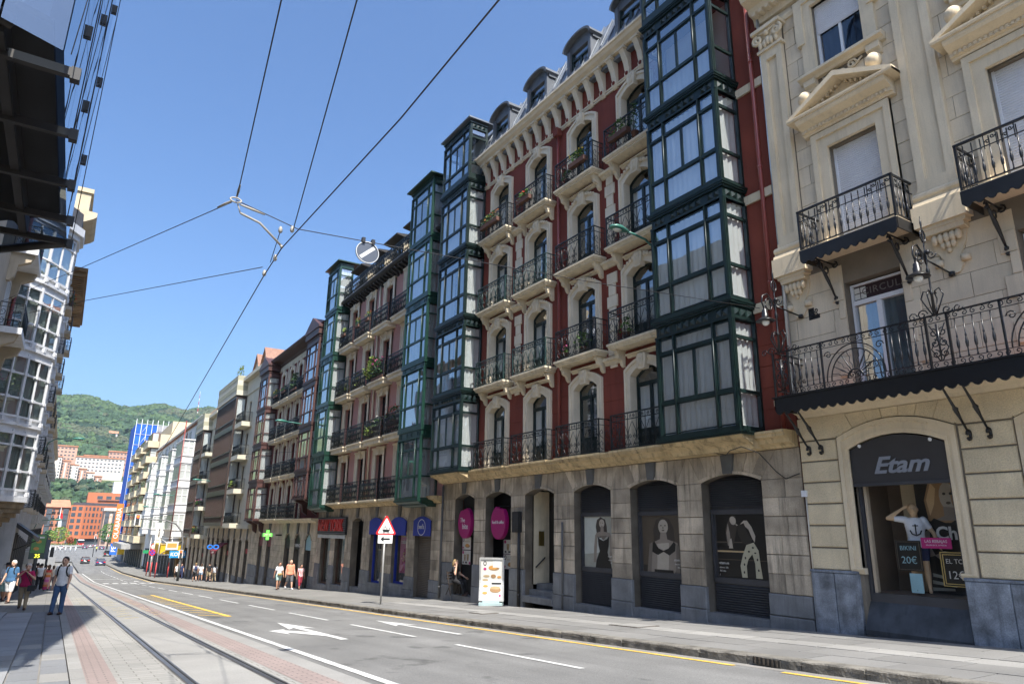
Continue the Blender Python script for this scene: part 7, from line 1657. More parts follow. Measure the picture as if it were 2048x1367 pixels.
    O('hill', MB('W').add(vs, [(j*w+i, j*w+i+1, (j+1)*w+i+1, (j+1)*w+i) for j in range(len(ys)-1) for i in range(w-1)], True).mk('hill', M('hill_meadow', (.11, .14, .055), .95, var=.35, sc=.02, fine=.2)), kind='structure')
    G = [M('wood_a', (.04, .075, .035), .9, var=.4, sc=.09, fine=.4), M('wood_b', (.06, .10, .04), .9, var=.4, sc=.09, fine=.4), M('wood_c', (.026, .052, .03), .9, var=.4, sc=.09, fine=.4), M('wood_d', (.075, .09, .05), .9, var=.4, sc=.09, fine=.4)]
    rr = random.Random(11)
    def crown(mb, c, r, n=7, k=5):
        base = len(mb.v); vs = []; 
        for j in range(k+1):
            a = math.pi*j/k
            for i in range(n):
                t = 2*math.pi*i/n; q = r*(1+rr.uniform(-.28, .28)); vs.append((c[0]+q*math.sin(a)*math.cos(t), c[1]+q*math.sin(a)*math.sin(t), c[2]-q*.95*math.cos(a)))
        mb.add(vs, [(j*n+i, j*n+(i+1) % n, (j+1)*n+(i+1) % n, (j+1)*n+i) for j in range(k) for i in range(n)], False)
    mb = MB('W'); cnt = 0; i = 0
    from mathutils import noise
    while cnt < 7500 and i < 60000:
        i += 1; y = 1000+900*rr.random()**.9; x = y*rr.uniform(-.09, .24)
        nv = noise.noise(Vector((x*.007, y*.007, 3))); clear = noise.noise(Vector((x*.012+5, y*.009, 9)))
        if y < 1250 and clear > .02: continue
        if y > 1250 and clear > .38: continue
        r = rr.uniform(4.5, 8.5)*(1.1 if nv > 0 else .85)
        mb.mat(0 if nv > .15 else 1 if nv > -.08 else 2 if nv > -.3 else 3)
        if rr.random() < .12: mb.mat(rr.randrange(4))
        z = hz(x, y); crown(mb, (x, y, z+r*.75), r)
        if rr.random() < .5: crown(mb, (x+rr.uniform(-r, r)*.8, y-r*.4, z+r*1.3), r*.6, 6, 4)
        cnt += 1
    me = mb.mk('forest', *G, fix=False)
    O('forest', me, kind='stuff', label='dense mixed green woods covering the hill at the end of the street')
    mb = MB('W')
    for i in range(520):
        y = rr.uniform(560, 860); x = y*rr.uniform(-.045, .11); r = rr.uniform(3.2, 6.5); mb.mat(rr.choice((0, 0, 1, 2, 2, 3)))
        zz = hz(x, y)
        for q in range(4): crown(mb, (x+rr.uniform(-r, r)*.7, y+rr.uniform(-r, r)*.5, zz+r*rr.uniform(.8, 2.2)), r*rr.uniform(.45, .75), 7, 5)
    O('slope_woodland', mb.mk('slope_woodland', *G, fix=False), kind='stuff', label='belt of broad trees on the slope below the hillside flats')
    # mast on the hill
    t = T('radio_mast', 'slim red and white radio mast on the wooded ridge', 'mast', (226, 1700, 245)); 
    for k in range(7): O('mast_section', MB('W').tube([(0, 0, 0), (0, 0, 8)], [1.0-.1*k, .9-.1*k], 5).mk('mast_section', M('mast_red', (.5, .05, .04), .6) if k % 2 else M('mast_white', (.7, .7, .7), .6)), t, (226, 1700, 247+8*k))
    t = T('hill_house', 'small white house with red roof alone on the wooded hillside', 'house', (52, 1330, hz(52, 1330))); O('wall', MB('W').box(-6, 6, -4, 4, -4, 8).mk('wall', MATS['far_white_wall']), t, (52, 1330, hz(52, 1330)+3)); O('roof', MB('W').add([(-7, -5, 8), (7, -5, 8), (7, 5, 8), (-7, 5, 8), (-7, 0, 12), (7, 0, 12)], [(0, 1, 5, 4), (2, 3, 4, 5), (1, 2, 5), (3, 0, 4)]).mk('roof', MATS['far_tile_roof']), t, (52, 1330, hz(52, 1330)+3))
    # trees by the bridge
    def tree(x, y, h, r, lb, mat, seed, cone=False):
        z = gz(y); t = T('tree', lb, 'tree', (x, y, z), 'trees by the roundabout'); O('trunk', MB('W').tube([(0, 0, 0), (.1, 0, h*.4), (0, 0, h*.7)], [.22, .16, .07], 6).mk('trunk', M('bark', (.09, .065, .045), .9)), t, (x, y, z))
        rr2 = random.Random(seed); cl = MB('W')
        for i in range(520):
            a, e = rr2.uniform(0, 6.28), rr2.uniform(-1, 1); q = r*(rr2.random()**.4); zz = h*.62+e*h*.36; k = math.sqrt(max(.02, 1-e*e))*(1 if not cone else (1-e)*.6); c = Vector((q*k*math.cos(a), q*k*math.sin(a), zz)); s = rr2.uniform(.25, .5)
            d1 = Vector((rr2.uniform(-1, 1), rr2.uniform(-1, 1), rr2.uniform(-1, 1))).normalized()*s; d2 = d1.orthogonal().normalized()*s*.6; cl.add([tuple(c-d1), tuple(c+d2), tuple(c+d1), tuple(c-d2)], [(0, 1, 2, 3)])
        O('crown', cl.mk('crown', mat, fix=False), t, (x, y, z))
    tree(.6, 372, 8.5, 4.0, 'bushy yellow green tree in the roundabout garden', LEAF[2], 1); tree(-3.0, 380, 7, 3.0, 'small dark green tree beside the flag in the roundabout', LEAF[1], 2)
    tree(5.0, 366, 4.2, 1.4, 'low rust red shrub in the roundabout garden', M('rust_leaf', (.25, .07, .03), .8), 3); tree(6.6, 366, 3.6, .9, 'slim green cypress next to the red shrub', LEAF[0], 4, True); tree(17.5, 330, 10, 4.0, 'leafy green street tree left of the blue netting', LEAF[0], 5)
far()
# ================================================================== street furniture, wires, cars
POLE = M('galvanised_pole', (.5, .5, .48), .5, metal=.5, var=.1); SIGNW = M('sign_white', (.78, .78, .76), .5); SIGNR = M('sign_red', (.6, .02, .02), .45)
def tram_sign():
    x, y = 10.73, 25.96; z = gz(y)+.02; t = T('tram_warning_sign', 'red edged triangular tram warning sign over an arrow plate on a grey pole', 'road sign', (x, y, z))
    O('pole', MB('W').tube([(0, 0, 0), (0, 0, 3.25)], .04, 8).mk('pole', POLE), t, (x, y, z))
    def tri(r): return [(r*math.cos(a), r*math.sin(a)) for a in (math.pi/2, math.pi/2+2.094, math.pi/2-2.094)]
    def rtri(r, c=.06, n=4):
        out = []
        for k, a in enumerate((math.pi/2, math.pi*7/6, math.pi*11/6)):
            cx, cz = (r-2*c)*math.cos(a), (r-2*c)*math.sin(a)
            for j in range(n+1): b = a-math.pi/3+2*math.pi/3*j/n; out.append((cx+c*math.cos(b), cz+c*math.sin(b)))
        return out
    c = (x+.02, y-.05, z+2.80); O('plate', MB('F').ext(rtri(.52), -.015, 0).mk('plate', SIGNR), t, c); O('field', MB('F').ext(rtri(.40, .03), 0, .004).mk('field', SIGNW), t, (c[0], c[1], c[2]-.005))
    g = MB('F'); g.box(-.15, .15, .004, .008, -.12, .02); g.box(-.12, .12, .004, .008, -.16, -.12); g.tube([(-.04, .006, .02), (.0, .006, .09), (-.09, .006, .05)], .008, 4)
    for s in (-1, 1): g.lathe(s*.09, .006, -.17, [(.03, 0), (.03, .004)], 8)
    O('tram_symbol', g.mk('tram_symbol', BLK), t, c)
    for k in (-.1, -.035, .035, .1): O('tram_window', cache('trw', lambda: MB('F').box(-.025, .025, .008, .011, -.06, 0).mk('tram_window', SIGNW)), t, (c[0]+k, c[1], c[2]))
    q = (x+.01, y-.05, z+2.22); r_ = O('arrow_plate', MB('F').box(-.3, .3, -.015, 0, 0, .32).mk('arrow_plate', SIGNW), t, q)
    O('arrow', MB('F').ext([(-.2, .16), (-.07, .27), (-.07, .195), (.19, .195), (.19, .125), (-.07, .125), (-.07, .05)], 0, .004).mk('arrow', BLK), t, q)
tram_sign()
GRL = M('green_lamp_paint', (.045, .16, .125), .35, var=.1, coat=.2)
def street_lamp(wall, side, reach, lb, rise=.5, s=1.0):
    """cobra lamp on a curved arm fixed to a wall; side -1 = fixed on the right-hand houses"""
    x, y, z = wall; t = T('street_lamp', lb, 'street lamp', wall, 'green wall mounted street lamps')
    pts = [(0, 0, 0), (side*reach*.12, 0, rise*.75), (side*reach*.35, 0, rise*1.05), (side*reach*.7, 0, rise*1.15), (side*reach, 0, rise*1.18)]
    O('arm', MB('W').tube(pts, .035*s, 6).mk('arm', GRL), t, wall)
    h = MB('W'); cx = side*(reach+.28*s); zz = rise*1.18
    vs = []; n = 8
    for k, (a, w, hh) in enumerate(((-.34, .04, .04), (-.2, .1, .07), (.0, .17, .11), (.2, .18, .1), (.34, .1, .05), (.38, .02, .02))):
        for i in range(n):
            ang = 2*math.pi*i/n; vs.append((cx+side*a*s, w*s*math.cos(ang), zz+hh*s*math.sin(ang)*(1.1 if math.sin(ang) > 0 else .55)))
    h.add(vs, [(k*n+i, k*n+(i+1) % n, (k+1)*n+(i+1) % n, (k+1)*n+i) for k in range(5) for i in range(n)]+[tuple(range(n)), tuple(range(5*n, 6*n))], True)
    O('head', h.mk('head', GRL), t, wall); O('lens', MB('W').sph((cx+side*.1*s, 0, zz-.03*s), .14*s, 8, 5, (1.2, .85, .5)).mk('lens', M('lamp_lens', (.6, .6, .55), .15)), t, wall); O('wall_plate', MB('W').box(-.05, .05, -.08, .08, -.2, .12).mk('wall_plate', GRL), t, wall)
street_lamp((13.98, 13.95, 8.0), -1, 1.15, 'green cobra head lamp hanging in front of the red building', .55)
street_lamp((13.98, 47.9, 6.4), -1, 1.9, 'green cobra head lamp in front of the dark red building', .6, 1.2)
street_lamp((13.98, 81, 4.2), -1, 2.0, 'green lamp in front of the cream block with brown bays', .6, 1.2); street_lamp((13.98, 101, 3.2), -1, 3.6, 'green lamp in front of the nearer white glazed bay', .7, 1.3); street_lamp((13.98, 120, 2.2), -1, 3.0, 'green lamp further along the white building', .6, 1.3); street_lamp((13.98, 150, 1.4), -1, 3.0, 'green lamp where the white building ends', .6, 1.3)
street_lamp((-1.75, 58, 4.9), 1, 1.6, 'lamp on the shaded side against the wooded hill', .9, 1.1); street_lamp((-2.2, 88, -.4), 1, 1.6, 'lower lamp on the pale stone building of the shaded side', .8, 1.1)
# overhead line
def wires():
    W = M('overhead_cable', (.02, .02, .022), .6); HW = M('insulator_grey', (.30, .28, .24), .6)
    def wire(name, lb, pts, r):
        c = pts[0]; t = O(name, MB('W').tube([(a-c[0], b-c[1], d-c[2]) for a, b, d in pts], r, 6).mk(name, W), None, c, None, lb, 'wire', 'overhead tram wires'); return t
    cp = [(2.31, 2.5, 4.12), (2.3, 5.84, 4.08), (2.09, 9.6, 3.93), (2.12, 10.76, 3.88), (3.2, 36, 2.62), (4.2, 60, 1.4)]
    wire('contact_wire', 'thick tram contact wire running down the street over the track', cp, .009)
    N1 = (1.39, 9.6, 4.5); K = (2.2, 9.55, 4.24)
    wire('span_wire', 'thin cable from the steel ring to the far cream wall, upper of two', [(1.36, 9.75, 4.52), (-.58, 19.2, 6.15), (-3.4, 33, 8.6)], .007); wire('span_wire', 'thin cable from the contact wire to the far cream wall, lower of two', [(2.1, 10.85, 4.05), (-.5, 21, 5.8), (-3.4, 34, 8.1)], .007)
    wire('span_wire', 'cable rising from the steel ring out of the picture, leftmost of three', [(1.38, 9.45, 4.5), (.95, 5.5, 4.63), (-.7, -10, 5.2)], .007); wire('span_wire', 'cable rising from the contact wire out of the picture, middle of the three', [(2.2, 9.5, 4.2), (1.49, 5, 4.52), (-.6, -10, 5.4)], .007)
    wire('span_wire', 'long cable carrying the round mirror across to the red building', [N1, (2.3, 9.65, 4.31), (3.4, 9.7, 4.40), (8, 9.98, 4.82), (13.95, 10.4, 5.5)], .007)
    wire('span_wire', 'thin pale cable across the street before the brown bayed building', [(-1.7, 50, 5.2), (6, 50, 4.4), (13.9, 50, 5.4)], .012)
    t = T('cable_ring', 'steel ring joining the overhead cables', 'cable fitting', N1); O('ring', MB('W').tube([(.075*math.cos(a), .03*math.sin(a), .05*math.sin(a)) for a in [i*.524 for i in range(12)]], .012, 6, closed=True).mk('ring', HW), t, N1)
    for (a, b) in (((.06, 0, -.05), (.42, .03, -.10)), ((-.04, .05, 0), (-.16, .5, .05)), ((0, -.05, .03), (-.03, -.4, .05))): O('turnbuckle', MB('W').tube([a, tuple((p+q)/2 for p, q in zip(a, b)), b], [.012, .018, .012], 6).mk('turnbuckle', HW), t, N1)
    t = T('steady_arm', 'bent grey steady arm holding the contact wire', 'cable fitting', (1.5, 9.6, 4.3)); O('tube', MB('W').tube([(1.47, 9.6, 4.32), (1.75, 9.6, 4.24), (2.08, 9.62, 3.98)], .017, 7).mk('tube', HW), t); O('hook', MB('W').tube([(2.08, 9.62, 3.98), (2.1, 9.62, 3.94)], .02, 6).mk('hook', HW), t)
    O('chain', MB('W').tube([(1.42, 9.6, 4.45), (1.47, 9.6, 4.32)], .01, 5).mk('chain', HW), t)
    for (p, l) in ((K, 'clamp'), ((2.1, 10.0, 3.92), 'clamp'), ((2.05, 9.62, 4.22), 'insulator'), ((2.12, 10.75, 3.92), 'clamp')): O(l, cache(('cl', l), lambda: MB('W').lathe(0, 0, -.05, [(.015, 0), (.03, .02), (.03, .06), (.015, .1)], 7).mk(l, HW)), t, p)
    O('dropper', MB('W').tube([(2.05, 9.62, 4.2), (2.1, 10.3, 3.95)], .006, 5).mk('dropper', W), t)
    m = T('round_mirror', 'round grey disc with a pale diagonal band clipped on the span cable', 'sign', (3.42, 9.7, 4.2))
    O('disc', MB('F').ext(ell(0, 0, .185, .175, 24), -.012, 0).mk('disc', M('grey_disc', (.07, .08, .1), .35)), m, (3.42, 9.7, 4.22)); r_ = MB('F'); ring(r_, ell(0, 0, .19, .18, 24), ell(0, 0, .18, .17, 24), -.02, .012, True); O('rim', r_.mk('rim', POLE), m, (3.42, 9.7, 4.22))
    O('band', MB('F').ext([(-.13, -.08), (-.09, -.12), (.13, .08), (.09, .12)], 0, .004).mk('band', POLE), m, (3.42, 9.7, 4.22))
    for s in (-1, 1): O('clip', MB('W').box(-.025, .025, -.03, .03, -.03, .05).mk('clip', BLK), m, (3.42+s*.08, 9.7, 4.40))
wires()
LRED = M('signal_red', (.9, .06, .01), .4, emit=3.5); LOFF = M('signal_off', (.06, .06, .06), .4); SGB = M('signal_case', (.05, .055, .055), .5)
def signal_head(t, x, y, z, lit=True, s=1.0, back=True):
    if back: O('backboard', MB('F').box(-.26*s, .26*s, -.02, 0, -.55*s, .55*s).mk('backboard', SIGNW), t, (x, y, z))
    O('signal_case', MB('F').box(-.17*s, .17*s, 0, .12*s, -.5*s, .5*s).mk('signal_case', SGB), t, (x, y, z))
    for k in range(3): O('signal_light', MB('F').ext(ell(0, (1-k)*.32*s, .125*s, .125*s, 14), .12*s, .14*s).mk('signal_light', LRED if lit and k == 0 else LOFF), t, (x, y, z))
def signals():
    x, y = 11.3, 82.6; g = gz(y)+.02; t = T('traffic_light_mast', 'tall curved grey mast carrying a red traffic light over the road', 'traffic light', (x, y, g))
    O('mast', MB('W').tube([(0, 0, 0), (0, 0, 4.0), (-.25, 0, 5.0), (-.9, 0, 5.75), (-1.9, 0, 6.1), (-4.55, 0, 6.22)], [.11, .1, .09, .08, .07, .06], 8).mk('mast', M('mast_grey', (.16, .16, .16), .5)), t, (x, y, g))
    O('mast_foot', MB('W').tube([(0, 0, 0), (0, 0, 1.9)], .13, 8).mk('mast_foot', SGB), t, (x, y, g)); signal_head(t, x-4.6, y-.1, g+6.1, True, 1.0); signal_head(t, x-.05, y-.15, g+2.7, True, .75)
    x, y = -.42, 64; g = gz(y); t = T('traffic_light', 'dark traffic light on a short post among the crowd on the shaded pavement', 'traffic light', (x, y, g)); O('post', MB('W').tube([(0, 0, 0), (0, 0, 2.2)], .08, 8).mk('post', SGB), t, (x, y, g)); O('case', MB('F').box(-.3, .05, -.2, .2, 2.1, 3.5).mk('case', M('blue_grey_case', (.10, .12, .15), .5)), t, (x, y, g)); signal_head(t, x+.25, y, g+2.6, False, .7, False)
    x, y = -.9, 52; g = gz(y); t = T('information_panel', 'tall green street information panel with a digital clock reading 35', 'sign', (x, y, g))
    O('panel', MB('F').box(-.4, .4, -.1, .1, 2.0, 3.45).mk('panel', M('panel_frame', (.07, .1, .09), .5)), t, (x, y, g)); O('poster', MB('F').box(-.35, .35, .1, .11, 2.35, 3.4).mk('poster', M('green_poster', (.13, .30, .11), .5)), t, (x, y, g))
    for (a, c) in ((0, 3.0), (-.08, 2.6)): O('poster_mark', MB('F').ext(ell(a, c, .15, .1, 8), .111, .115).mk('poster_mark', PRINT['orange']), t, (x, y, g))
    O('poster_text', MB('F').box(-.15, .25, .111, .114, 3.2, 3.3).mk('poster_text', PRINT['white']), t, (x, y, g)); O('digits', text_mesh('35', .3, M('yellow_led', (.9, .85, .05), .5, emit=1.5), .003), t, (x+.03, y-.12, g+2.17), ROT_F); O('post', MB('W').tube([(0, 0, 0), (0, 0, 2.4)], .1, 8).mk('post', SGB), t, (x, y, g))
    for (x, y, nm, lb, kind) in ((11.15, 107, 'no_entry_sign', 'round white sign with red rim behind the crossing', 0), (10.75, 104, 'no_parking_sign', 'round blue and red no stopping sign by the yellow scaffold', 1)):
        g = gz(y)+.02; t = T(nm, lb, 'road sign', (x, y, g)); O('pole', MB('W').tube([(0, 0, 0), (0, 0, 4.2-kind)], .05, 6).mk('pole', POLE), t, (x, y, g)); z = g+3.75-kind*.75
        O('rim', MB('F').ext(ell(0, 0, .42, .42, 18), 0, .02).mk('rim', SIGNR), t, (x, y-.06, z)); O('field', MB('F').ext(ell(0, 0, .32, .32, 18), .02, .03).mk('field', SIGNW if not kind else M('sign_navy', (.02, .06, .4), .5)), t, (x, y-.06, z))
        if kind:
            for r in (.785, -.785): O('bar', MB('F').box(-.32, .32, .03, .035, -.04, .04).mk('bar', SIGNR), t, (x, y-.06, z), (0, r, 0))
            O('green_plate', MB('F').box(-1.1, -.45, 0, .03, -.15, .25).mk('green_plate', M('sign_green', (.02, .25, .1), .5)), t, (x, y-.03, z+.05))
signals()
def far_signals():
    for (x, y, lb) in ((9.0, 230, 'far red traffic light on an arm before the bridge'), (12.0, 230, 'second far red traffic light before the bridge')):
        g = gz(y); t = T('traffic_light', lb, 'traffic light', (x, y, g)); O('post', MB('W').tube([(0, 0, 0), (0, 0, 5.5)], .1, 6).mk('post', SGB), t, (x, y, g)); signal_head(t, x, y-.1, g+5.4, True, 1.1)
    for k in range(11):
        x, y = -9+k*1.5, 300-k*.5; O('bollard', cache('boll', lambda: MB('W').lathe(0, 0, 0, [(.22, 0), (.2, 1.3), (.12, 1.45), (.02, 1.5)], 8).mk('bollard', SIGNW)), None, (x, y, gz(y)-.14), None, 'white bollard by the roundabout, %s from the glass and stone side' % ('first second third fourth fifth sixth seventh eighth ninth tenth eleventh'.split()[k]), 'bollard', 'white bollards by the roundabout')
    x, y = -.6, 385; g = gz(y); t = T('flagpole', 'white flagpole with a red and white flag before the brick house', 'flag', (x, y, g)); O('pole', MB('W').tube([(0, 0, 0), (0, 0, 17)], [.14, .08], 6).mk('pole', SIGNW), t, (x, y, g))
    for nm, z0, z1, m in (('flag_red', 12.4, 15, SIGNR), ('flag_white', 8.5, 12.4, SIGNW)): O(nm, MB('W').add([(0, 0, z0), (.9, -.3, z0-.3), (1.3, .2, z0-.4), (0, 0, z1), (.7, -.3, z1-.6), (1.0, .2, z1-.9)], [(0, 1, 4, 3), (1, 2, 5, 4)]).mk(nm, m), t, (x, y, g))
    def garden():
        t = T('flower_bed', 'low stone flower bed with red planting in the roundabout', 'flower bed', (2, 362, gz(362))); O('border', MB('W').lathe(0, 0, 0, [(9, 0), (9, .7), (8.4, .9)], 20).mk('border', SLABL), t, (2, 366, gz(362)-.14)); O('flowers', leaf_cloud(15, 6, .9, 300, LEAF[0], 'red', 9, .3), t, (2, 362, gz(362)+.6))
    garden()
far_signals()
# ------------------------------------------------------------------ vehicles
TYRE = M('tyre_rubber', (.02, .02, .02), .85); RIM = M('alloy_rim', (.5, .5, .52), .3, metal=.8); CGL = M('car_glass', (.02, .025, .03), .08, spec=.6, coat=.5); TAIL = M('tail_lamp', (.5, .015, .01), .25, emit=.35); HEAD = M('head_lamp', (.75, .75, .75), .15)
def car(lb, x, y, paint, L=4.2, W=1.78, H=1.45, kind='hatch', facing=1, cat='car'):
    """facing +1: we see its rear (driving away)"""
    z = rz(x, y) if y < 200 else gz(y)-.13; t = T('car', lb, cat, (x, y, z), 'cars on the road', (0, 0, 0 if facing > 0 else math.pi))
    def c(nm, me, par=t, loc=(0, 0, 0)):
        o = bpy.data.objects.new(nm, me); C.objects.link(o); o.parent = par; o.location = loc; return o
    w = W/2; hb = .42 if kind != 'suv' else .5; belt = H*.62
    back = .0 if kind in ('hatch', 'suv') else .75
    st = [(-L/2, hb*.75, belt*.86, w*.86), (-L/2+.12, hb*.5, belt*.95, w*.95), (-L/2+.5, hb*.45, belt, w), (0, hb*.42, belt, w), (L/2-1.1, hb*.42, belt*.97, w), (L/2-.3, hb*.5, belt*.82, w*.94), (L/2, hb*.7, belt*.66, w*.8)]
    vs = []; n = 8
    for (yy, za, zb, ww) in st:
        zm = za+(zb-za)*.55
        vs += [(-ww*.9, yy, za), (-ww, yy, za+.08), (-ww, yy, zm), (-ww*.92, yy, zb), (ww*.92, yy, zb), (ww, yy, zm), (ww, yy, za+.08), (ww*.9, yy, za)]
    mb = MB('W'); mb.add(vs, [(k*n+i, k*n+(i+1) % n, (k+1)*n+(i+1) % n, (k+1)*n+i) for k in range(len(st)-1) for i in range(n)]+[tuple(range(n)), tuple(range((len(st)-1)*n, len(st)*n))], True)
    c('body', mb.mk('body', paint))
    y0 = -L/2+.1+back; y1 = L/2-1.0; r0 = y0+(.35 if kind != 'suv' else .2); r1 = y1-.85
    g = MB('W'); g.add([(-w*.9, y0, belt-.02), (w*.9, y0, belt-.02), (w*.9, y1, belt-.04), (-w*.9, y1, belt-.04), (-w*.7, r0, H-.03), (w*.7, r0, H-.03), (w*.7, r1, H-.03), (-w*.7, r1, H-.03)], [(0, 1, 5, 4), (1, 2, 6, 5), (2, 3, 7, 6), (3, 0, 4, 7), (4, 5, 6, 7)]); c('windows', g.mk('windows', CGL))
    g = MB('W'); g.box(-w*.71, w*.71, r0-.05, r1+.05, H-.04, H)
    for s in (-1, 1):
        for (ya, yb) in ((y0, r0), (y1, r1)): g.tube([(s*w*.9, ya, belt), (s*w*.71, yb, H-.02)], .045, 5)
        g.tube([(s*w*.91, (y0+y1)/2, belt), (s*w*.71, (r0+r1)/2, H-.02)], .035, 5)
    c('roof', g.mk('roof', paint))
    for s in (-1, 1):
        for yy in (-L/2+.78, L/2-.82):
            wh = c('wheel', cache('wheel', lambda: MB('R').lathe(0, 0, 0, [(.001, 0), (.001, 0)], 3).mk('wheel', TYRE)), t, (s*(w-.1), yy, .31)) if False else c('wheel', cache('wheelm', _tyre), t, (s*(w-.11), yy, .31)); c('rim', cache('rimm', _rimm), wh, (s*.1, 0, 0))
        c('tail_light', cache('tail', lambda: MB('W').box(-.17, .17, -.04, .05, -.09, .09).mk('tail_light', TAIL)), t, (s*w*.72, -L/2+.03, belt*.86)); c('headlight', cache('headl', lambda: MB('W').box(-.18, .18, -.05, .05, -.07, .07).mk('headlight', HEAD)), t, (s*w*.66, L/2-.08, belt*.72)); c('wing_mirror', cache(('wm', paint.name), lambda: MB('W').sph((0, 0, 0), .1, 6, 4, (1.2, .6, .8)).mk('wing_mirror', paint)), t, (s*(w+.08), y1-.35, belt+.08))
    c('number_plate', cache('plate', lambda: MB('W').box(-.26, .26, -.02, .02, -.06, .06).mk('number_plate', SIGNW)), t, (0, -L/2-.01, belt*.62)); c('bumper', cache(('bump', W), lambda: MB('W').box(-w*.84, w*.84, -.06, .06, -.08, .08).mk('bumper', SGB)), t, (0, -L/2+.03, hb*.85))
def _tyre():
    mb = MB('W'); pts = [(0, .31*math.cos(a), .31*math.sin(a)) for a in [i*math.pi/8 for i in range(16)]]; vs = [(sx*.1, q[1], q[2]) for sx in (-1, 1) for q in pts]
    mb.add(vs, [(i, (i+1) % 16, 16+(i+1) % 16, 16+i) for i in range(16)]+[tuple(range(16)), tuple(range(16, 32))]); return mb.mk('wheel', TYRE)
def _rimm():
    mb = MB('W'); pts = [(0, .19*math.cos(a), .19*math.sin(a)) for a in [i*math.pi/6 for i in range(12)]]; vs = [(sx*.012, q[1], q[2]) for sx in (-1, 1) for q in pts]; mb.add(vs, [(i, (i+1) % 12, 12+(i+1) % 12, 12+i) for i in range(12)]+[tuple(range(12)), tuple(range(12, 24))]); return mb.mk('rim', RIM)
PB_ = M('car_black', (.012, .012, .014), .2, spec=.5, coat=.6, var=.02); PBL = M('car_blue', (.012, .025, .11), .2, spec=.5, coat=.6, var=.02); PWH = M('car_white', (.7, .7, .7), .25, coat=.5, var=.02); PGR = M('car_silver', (.35, .36, .38), .25, coat=.5, metal=.4, var=.02)
car('black hatchback with lit brake lights driving away in the middle lane', 6.0, 186, PB_); car('dark blue saloon driving away in the lane nearer the shops', 8.45, 174, PBL, 4.5, 1.78, 1.42, 'saloon'); car('black off road car parked at the kerb by the blue netting', 12.6, 232, PB_, 4.7, 1.9, 1.75, 'suv')
car('white saloon parked by the roundabout garden', 1.7, 330, PWH, 4.5, 1.8, 1.45, 'saloon'); car('small dark car waiting behind the bus', 9.9, 335, PBL); car('silver car crossing before the bridge', 12.6, 360, PGR); car('second silver car on the bridge approach', 14.8, 372, PGR, 4.3, 1.8, 1.5); car('dark blue car beside the cyclist near the far signal', 15.2, 322, PBL)
def bus():
    x, y = 9.4, 380; z = gz(y)-.13; t = T('city_bus', 'red and white city bus coming off the bridge', 'bus', (x, y, z)); RB = M('bus_red', (.5, .03, .03), .3, coat=.4)
    O('body', MB('W').box(-1.25, 1.25, 0, 11, .35, 2.0).mk('body', RB), t, (x, y, z)); O('roof', MB('W').box(-1.22, 1.22, .05, 10.9, 2.75, 3.1).mk('roof', PWH), t, (x, y, z)); O('windscreen', MB('W').box(-1.18, 1.18, -.01, 10.8, 1.5, 2.75).mk('windscreen', CGL), t, (x, y, z)); O('bumper', MB('W').box(-1.2, 1.2, -.06, .1, .3, .7).mk('bumper', PWH), t, (x, y, z))
    for s in (-1, 1): O('headlight', MB('W').box(-.18, .18, -.05, 0, 0, .2).mk('headlight', HEAD), t, (x+s*.9, y, z+.85)); O('wheel', MC['wheelm'], t, (x+s*1.1, y+2, z+.31)); O('wheel', MC['wheelm'], t, (x+s*1.1, y+8, z+.31))
bus()
# menu board by the cafe
def board():
    x, y = 13.45, 22.35; z = gz(y)+.02; t = T('menu_board', 'pale framed menu board with food pictures leaning by the cafe door', 'sign board', (x, y, z), None, (0, 0, R(-38)))
    def c(nm, me, loc=(0, 0, 0), rot=None, par=t):
        o = bpy.data.objects.new(nm, me); C.objects.link(o); o.parent = par; o.location = loc
        if rot: o.rotation_euler = rot
        return o
    for s in (0, 1):
        fr = MB('F'); ring(fr, [(-.45, 0), (-.45, 1.5), (.45, 1.5), (.45, 0)], [(-.39, .06), (-.39, 1.44), (.39, 1.44), (.39, .06)], -.03, .03, True); p = c('frame', fr.mk('frame', POLE), (0, .2*s, .14), (R(-8 if s == 0 else 8), 0, 0))
        q = MB('F'); lay = [('cream', RECT), ('black', ell(.18, .9, .08, .06)), ('cream', ell(.18, .9, .045, .035)), ('warmd', ell(.6, .78, .25, .06)), ('orange', ell(.55, .8, .2, .05)), ('white', rc(.55, .8, .9, .99)), ('magenta', ell(.18, .76, .07, .035)), ('tan', ell(.25, .58, .15, .03)), ('warmd', ell(.58, .58, .12, .05)), ('orange', ell(.85, .56, .1, .03)), ('tan', ell(.2, .48, .14, .025)), ('orange', ell(.22, .33, .12, .03)), ('warmd', ell(.68, .24, .26, .07)), ('tan', ell(.68, .29, .24, .04)), ('magenta', ell(.9, .1, .05, .025)), ('orange', ell(.2, .16, .12, .03)), ('dark', rc(.5, .38, .95, .42))]
        keys = []
        for i, (k, poly) in enumerate(lay):
            if k not in keys: keys.append(k)
            q.mat(keys.index(k)); q.flat([(-.39+a*.78, .06+b*1.38) for a, b in poly], .002+.001*i)
        c('menu_print', q.mk('menu_print', *[PRINT[k] for k in keys], fix=False), (0, 0, 0), None, p)
    c('base', MB('W').box(-.42, .42, -.2, .38, 0, .1).box(-.3, .3, -.1, .28, .1, .16).mk('base', M('aqua_plastic', (.35, .45, .45), .5)))
board()
